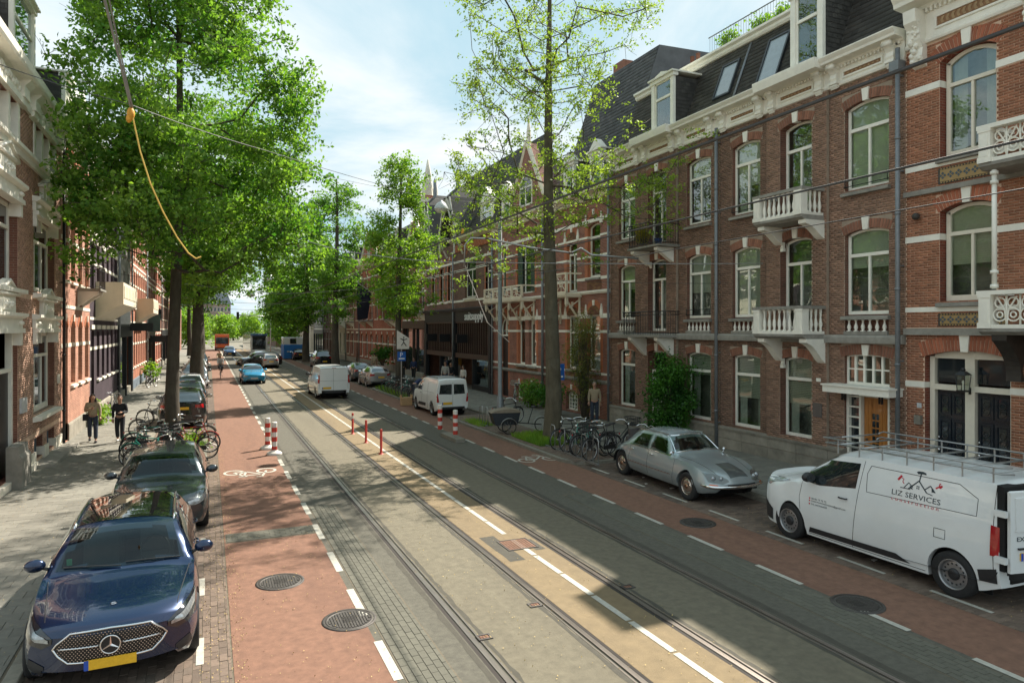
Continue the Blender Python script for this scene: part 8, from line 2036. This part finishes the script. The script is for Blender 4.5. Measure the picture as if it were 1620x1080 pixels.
# rigid arm with insulators over the tracks
r=thing('wire_arm','curved metal arm with insulators carrying the tram wires left of the big sparse tree','wire arm',(9.9,21.0,6.25));t=MB();t.tube([(-1.9,1.2,.0),(-1.88,1.2,.75),(-1.7,1.1,.98),(-1.2,.8,.95),(0,0,.62),(1.2,-.7,.42),(1.5,-.85,.58),(1.8,-1.0,.35),(3.2,-1.7,.22)],.032,8);t.build('arm',steel,r)
t=MB();t.tube([(-1.9,1.2,.1),(-.9,1.6,-1.9),(.2,2.2,-2.6)],.016,5);t.build('stay',whm,r)
for p in((-1.2,.8,.95),(.3,-.2,.55),(1.2,-.7,.42)):
 t=MB();t.lathe([(.03,-.10),(.055,-.06),(.03,-.03),(.055,.0),(.03,.03),(.055,.06),(.02,.1)],c=p,n=8,axis='x');t.build('insulator',mat('insulator',(.10,.06,.04),.3),r)
t=MB();t.ball((-1.95,1.25,1.2),(.06,.06,.12),8,6);t.build('yellow_clamp',mat('yellow_tape',(.60,.32,.03),.6),r)
yel=mat('yellow_rope',(.62,.40,.08),.8,bump=.4,bscale=120)
# bundle, insulator and yellow rope near the camera on the left
def at(px,py,d):
 u=(px-810)/1090*d;c_,s_=math.cos(TH),math.sin(TH);return(u*c_+d*s_,-u*s_+d*c_,EYE-(py-520)/1090*d)
B0,B1=at(150,-60,6.0),at(207,170,8.0)
wire('grey twisted cable bundle hanging from the upper left down to the yellow ball',[B0,B1],.014,-.02,cabl,name='cable_bundle');wire('second strand of the grey cable bundle',[(B0[0]+.05,B0[1],B0[2]),(B1[0]+.02,B1[1],B1[2])],.008,.02,cabl,name='cable_bundle')
t=MB();t.ball((0,0,0),(.042,.042,.075),12,8);t.ball((-.02,0,-.06),(.032,.032,.05),10,7);o=t.build('yellow_insulator',mat('yellow_knot',(.62,.28,.02),.6,bump=.5,var=.3,vscale=25),None,loc=at(207,180,8.0));tag(o,'orange-yellow wrapped knot where the grey cable bundle ends','rope knot')
P=[at(210,185,8.0),at(222,240,8.05),at(238,290,8.1),at(258,335,8.2),at(280,375,8.3),at(298,400,8.35),at(310,409,8.4),at(318,406,8.45)]
wire('yellow rope hanging in a curve from the knot before the left tree',P,.0095,0,yel,4,'rope','hanging ropes')
wire('thin grey wire crossing behind the yellow knot from the left facade',[at(-20,95,9.5),at(205,165,9.2),at(420,238,12),at(640,302,24)],.006,.03,cab)
def globe(label,x,y,z,r_=.26):
 r=thing('street_lamp',label,'street lamp',(x,y,z),0,'lamps hung over the street');t=MB();t.lathe([(.02,r_+.10),(.05,r_+.02),(r_*.6,r_*.8),(r_*.95,r_*.25),(r_,0)],n=20);t.build('shade',mat('lamp_shade',(.50,.52,.54),.3,var=.05),r)
 t=MB();t.lathe([(r_*.97,0),(r_*.7,-r_*.45),(.001,-r_*.6)],n=20);t.build('globe',mat('lamp_globe',(.55,.56,.55),.2),r)
globe('round street lamp hanging before the white timber gables',8.4,26.0,8.85,.28);globe('small hanging street lamp before the right-hand trees',5.0,66,8.6,.5);globe('distant hanging street lamp over the middle of the street',4.6,88,8.2,.5)
wire('thin wire holding the round street lamp',[(-4.5,24,10.4),(8.4,26.0,9.22),(XR,27,9.6)],.006,.05)
r=thing('banner','dark navy banner hanging from a slanted pole on the orange brick house','banner',(XR-.1,71,7.6));t=MB();t.tube([(0,0,0),(-2.4,-.3,1.4)],.04,6);t.build('flag_pole',whm,r)
t=MB();t.add([(-.6,-.1,.2),(-2.2,-.3,1.2),(-2.1,-.2,-2.6),(-1.0,.0,-2.4),(-.6,-.06,.2),(-2.2,-.26,1.2),(-2.1,-.16,-2.6),(-1.0,.04,-2.4)],[(0,1,2,3),(7,6,5,4),(0,4,5,1),(1,5,6,2),(2,6,7,3),(3,7,4,0)]);t.build('cloth',mat('navy_cloth',(.01,.012,.03),.8),r)
r=thing('traffic_light','traffic light on a mast arm beyond the crossing','traffic light',(9.5,122,0));t=MB();t.tube([(0,0,0),(0,0,6.2),(-5,0,6.4)],.09,6);t.build('mast',steel,r);t=MB();t.box(-5.3,-4.9,-.2,.2,5.7,6.9);t.build('signal_head',black,r)
# ------------------------------------------------------------------ people
def skin_mesh(name,pts,edges,rad,m,parent,sub=2,root_i=0):
 me=bpy.data.meshes.new('skel');me.from_pydata(pts,edges,[]);o=bpy.data.objects.new('skel',me);COL.objects.link(o);md=o.modifiers.new('s','SKIN');md.use_smooth_shade=True
 for i,v in enumerate(me.skin_vertices[0].data):rr=rad[i];v.radius=rr if isinstance(rr,tuple)else(rr,rr);v.use_root=i==root_i
 sb=o.modifiers.new('d','SUBSURF');sb.levels=sub;sb.render_levels=sub
 dg=bpy.context.evaluated_depsgraph_get();m2=bpy.data.meshes.new_from_object(o.evaluated_get(dg));bpy.data.objects.remove(o);m2.name=name;m2.materials.clear();m2.materials.append(m)
 for p in m2.polygons:p.use_smooth=True
 return link(name,m2,parent)
skin=mat('skin',(.42,.23,.15),.55,var=.05)
def person(label,x,y,face,H=1.7,top=None,legs=None,hair=None,stride=.22,armL=(.05,-.02),armR=(.05,.02),lean=0,long=False,jacket=True,z=.1,shoe=None,skirt=False,hand=None,group='pedestrians',bald=False,seated=False):
 """local -Y is the way the person faces"""
 r=thing('person',label,'person',(x,y,z),face,group);k=H/1.75;L_=lean
 def P(a,b,c_):
  if c_>.95:d=(c_-.95);b=b-d*math.sin(L_);c_=.95+d*math.cos(L_)
  return(a*k,b*k,c_*k)
 s_=stride
 hip,che,nk,hd=P(0,0,.98),P(0,0,1.28),P(0,0,1.48),P(0,-.01,1.60)
 fL,fR=(P(.10,-s_,.07),P(-.10,s_,.10))if not seated else(P(.1,-.1,.35),P(-.1,-.15,.55));kL,kR=(P(.10,-s_*.62-.03,.52),P(-.10,s_*.35-.04,.52))if not seated else(P(.12,-.38,.72),P(-.12,-.40,.92))
 sL,sR=P(.185,0,1.42),P(-.185,0,1.42)
 def arm(sg,a):
  e=P(sg*.235,-a[0]*.5+.02,1.15);h=P(sg*(.24-.5*abs(a[1])if a[1]>.1 else .235),-a[0]-a[1]*.9,.92+a[1]*.9);f=tuple(Vector(h)+(Vector(h)-Vector(e)).normalized()*.12*k);return e,h,f
 eL,hL_,gL=arm(1,armL);eR,hR_,gR=arm(-1,armR)
 pts=[hip,che,nk,hd,P(0,-.012,1.70),sL,eL,hL_,sR,eR,hR_,P(.09,0,.93),kL,fL,P(-.09,0,.93),kR,fR,tuple(Vector(fL)+Vector((0,-.14*k,-.04*k))),tuple(Vector(fR)+Vector((0,-.13*k,-.05*k)))]
 ed=[(0,1),(1,2),(2,3),(3,4),(1,5),(5,6),(6,7),(1,8),(8,9),(9,10),(0,11),(11,12),(12,13),(0,14),(14,15),(15,16),(13,17),(16,18)]
 rd=[(.135,.10),(.15,.10),.052,.078,(.075,.085),.055,.04,.026,.055,.04,.026,.085,.055,.036,.085,.055,.036,.03,.03];rd=[tuple(q*k for q in a)if isinstance(a,tuple)else a*k for a in rd]
 bd_=skin_mesh('body',pts,ed,rd,skin,r)
 for sg,h_,g_ in((1,hL_,gL),(-1,hR_,gR)):
  t=MB();d=(Vector(g_)-Vector(h_)).normalized();sx=d.cross(Vector((0,1,0))).normalized()if abs(d.y)<.9 else Vector((1,0,0));c0=Vector(h_)+d*.05;up_=sx.cross(d)
  t.tube([Vector(h_),c0,Vector(h_)+d*.095],[.026,.038,.034],8)
  for j in range(4):b=Vector(h_)+d*.085+sx*(.027-.018*j);ln=(.062,.075,.070,.055)[j];t.tube([b,b+d*ln*.55+up_*.006,b+d*ln+up_*.022],[.0105,.0095,.007],6)
  b=Vector(h_)+d*.035+sx*.032*sg;t.tube([b,b+d*.035+sx*.022*sg,b+d*.065+sx*.018*sg+up_*.012],[.013,.011,.008],6);t.build('hand',skin,r)
 e_=1.18
 skin_mesh('trousers' if not skirt else 'skirt',[P(0,0,1.03),P(.09,0,.93),tuple(Vector(kL)),tuple(Vector(fL)+Vector((0,0,.06))),P(-.09,0,.93),tuple(Vector(kR)),tuple(Vector(fR)+Vector((0,0,.06)))],[(0,1),(1,2),(2,3),(0,4),(4,5),(5,6)],[(.15*k,.115*k),.105*k,.082*k,.072*k,.105*k,.082*k,.072*k],legs or black,r)
 skin_mesh('jacket' if jacket else 'shirt',[P(0,0,.92 if jacket else .98),P(0,0,1.15),P(0,.0,1.34),P(0,0,1.45),P(.185,0,1.42),eL,tuple(Vector(hL_)*.93+Vector(eL)*.07),P(-.185,0,1.42),eR,tuple(Vector(hR_)*.93+Vector(eR)*.07)],[(0,1),(1,2),(2,3),(2,4),(4,5),(5,6),(2,7),(7,8),(8,9)],[(.17*k,.13*k),(.158*k,.12*k),(.175*k,.12*k),.065*k,.075*k,.056*k,.044*k,.075*k,.056*k,.044*k],top or whm,r)
 h0=Vector(P(0,-.012,1.665));t=MB();f_=Vector((0,-1,0))
 if not bald:t.ball(h0+Vector((0,.018,.022))*k,(.088*k,.098*k,.100*k),14,9)
 if long:t.tube([h0+Vector((0,.06,.04)),h0+Vector((0,.10,-.12)),h0+Vector((0,.10,-.30))],[.085*k,.10*k,.05*k],10);t.tube([h0+Vector((.07,.02,.02)),h0+Vector((.10,.0,-.22))],[.04,.03],7);t.tube([h0+Vector((-.07,.02,.02)),h0+Vector((-.10,.0,-.22))],[.04,.03],7)
 if t.v:t.build('hair',hair or mat('hair_dark',(.03,.018,.012),.7),r)
 t=MB();t.ball(h0+Vector((0,-.028,-.012))*k,(.070*k,.074*k,.098*k),14,10);t.tube([h0+Vector((0,-.098,.01))*k,h0+Vector((0,-.118,-.025))*k,h0+Vector((0,-.098,-.035))*k],[.008,.013,.009],6);[t.ball(h0+Vector((q*.080,.0,-.01))*k,(.012,.02,.03),6,5)for q in(-1,1)];t.build('face',skin,r)
 t=MB();[t.ball(h0+Vector((q*.028,-.096,.012))*k,(.011,.007,.007),6,5)for q in(-1,1)];t.build('eyes',black,r);t=MB();t.ball(h0+Vector((0,-.096,-.055))*k,(.022,.007,.006),7,5);t.build('mouth',mat('lips',(.30,.09,.08),.5),r)
 for f in(fL,fR):t=MB();t.ball((f[0],f[1]-.055*k,f[2]-.028*k),(.05*k,.135*k,.045*k),10,7);t.build('shoe',shoe or black,r)
 return r
beige=mat('beige_cloth',(.33,.26,.17),.9,var=.1,vscale=15);blk=mat('black_cloth',(.016,.017,.02),.9,var=.2,vscale=15);dnm=mat('dark_denim',(.03,.04,.06),.9,var=.2,vscale=15);nvy=mat('navy_cloth2',(.012,.025,.075),.85,var=.2,vscale=12);grt=mat('grey_tee',(.38,.36,.33),.9);brownh=mat('hair_brown',(.10,.05,.03),.7)
r=person('woman in a beige jacket and wide dark trousers walking on the left pavement',-3.78,28.5,R(6),1.68,beige,dnm,long=True,armR=(.02,.40),armL=(.1,.0),shoe=blk)
t=MB();t.box(-.30,-.12,-.10,.06,.78,1.0);t.tube([(-.2,0,1.0),(.0,-.12,1.2),(.16,0,1.42)],.012,4);o=t.build('shoulder_bag',blk,None,loc=(-3.78,28.5,.1));tag(o,'black shoulder bag carried by the woman in the beige jacket','bag')
person('woman in a black t-shirt and dark trousers looking at her phone on the left pavement',-2.88,28.0,R(-4),1.64,blk,blk,brownh,jacket=False,armL=(.1,.28),armR=(.0,-.02),shoe=whm,stride=.16)
person('man in a beige jacket and navy top standing behind the right bicycles',14.9,25.2,R(-25),1.78,beige,dnm,mat('hair_grey',(.16,.14,.12),.7),stride=.03)
person('person in navy bending over a cardboard box beside the small white van',10.2,36.4,R(100),1.8,nvy,dnm,brownh,lean=1.0,stride=.1,armL=(.5,.1),armR=(.5,.1))
t=MB();t.box(-.28,.28,-.2,.2,0,.42);t.box(-.30,-.28,-.2,.2,.38,.56);t.box(.28,.30,-.2,.2,.38,.56);o=t.build('cardboard_box',mat('cardboard',(.42,.27,.14),.9),None,loc=(9.75,36.3,.02));tag(o,'open cardboard box on the kerb beside the small white van','box')
person('man in a pale grey shirt outside the black clothes shop',14.6,44.3,R(-40),1.8,grt,dnm,brownh,stride=.1);person('dark-clothed person beside the man in the pale shirt at the shop',15.2,44.9,R(-20),1.7,blk,blk,stride=.05);person('person in a white top at the shop window',15.2,42.4,R(-60),1.62,whm,dnm,long=True,stride=.05)
person('person in beige clothes walking towards the orange houses on the right pavement',13.6,61.5,R(170),1.85,beige,beige,stride=.25);person('left of two dark-clothed people near the parking sign pavement',14.2,54.0,R(10),1.75,blk,blk,stride=.1);person('right of two dark-clothed people near the parking sign pavement',14.9,53.2,R(-30),1.72,nvy,blk,stride=.1)
for q,(x,y,m_)in enumerate(((.9,62,grt),(1.0,76,beige))):
 lab=('nearer','farther')[q];o=copy_tree(b4 if q else b1);o.location=(x,y,0);o.rotation_euler=(0,0,R(-90));o['label']=lab+' bicycle ridden towards the camera on the left bike lane';o['group']='bicycles being ridden'
 person(lab+' cyclist riding towards the camera on the left bike lane',x,y+.25,0,1.72,m_,blk,stride=.2,armL=(.45,.12),armR=(.45,.12),z=.22,seated=True,group='cyclists')
 # mannequins in the shop window
for q,y in enumerate((42.0,40.9,47.9)):
 r=person(['mannequin in a mustard coat left in the right shop window','mannequin in pale linen at the right edge of the shop window','mannequin in a mustard coat in the left shop window'][q],XR+.7,y,R(-60),1.8,[mat('mustard',(.45,.26,.06),.9),grt,mat('mustard',(.45,.26,.06),.9)][q],grt,bald=True,z=.45,stride=.03,group='shop mannequins');r['category']='mannequin';r.name='mannequin'
 # litter on the right kerb
for q,(x,y,s_)in enumerate(((10.9,14.6,.14),(10.6,15.3,.1),(11.0,16.0,.09),(10.8,8.6,.12))):
 t=MB();t.add([(0,0,0),(s_,.02,.006),(s_*.9,s_*.7,.004),(.02,s_*.6,.012),(0,0,-.004),(s_,.02,.0),(s_*.9,s_*.7,.0),(.02,s_*.6,.004)],[(0,1,2,3),(7,6,5,4),(0,4,5,1),(1,5,6,2),(2,6,7,3),(3,7,4,0)]);o=t.build('paper_scrap',whm,None,loc=(x,y,.012));tag(o,['crumpled white paper scrap behind the silver classic car','small paper scrap on the parking bricks behind the silver car','tiny paper scrap near the rack kerb','paper scrap beside the front of the white work van'][q],'litter')
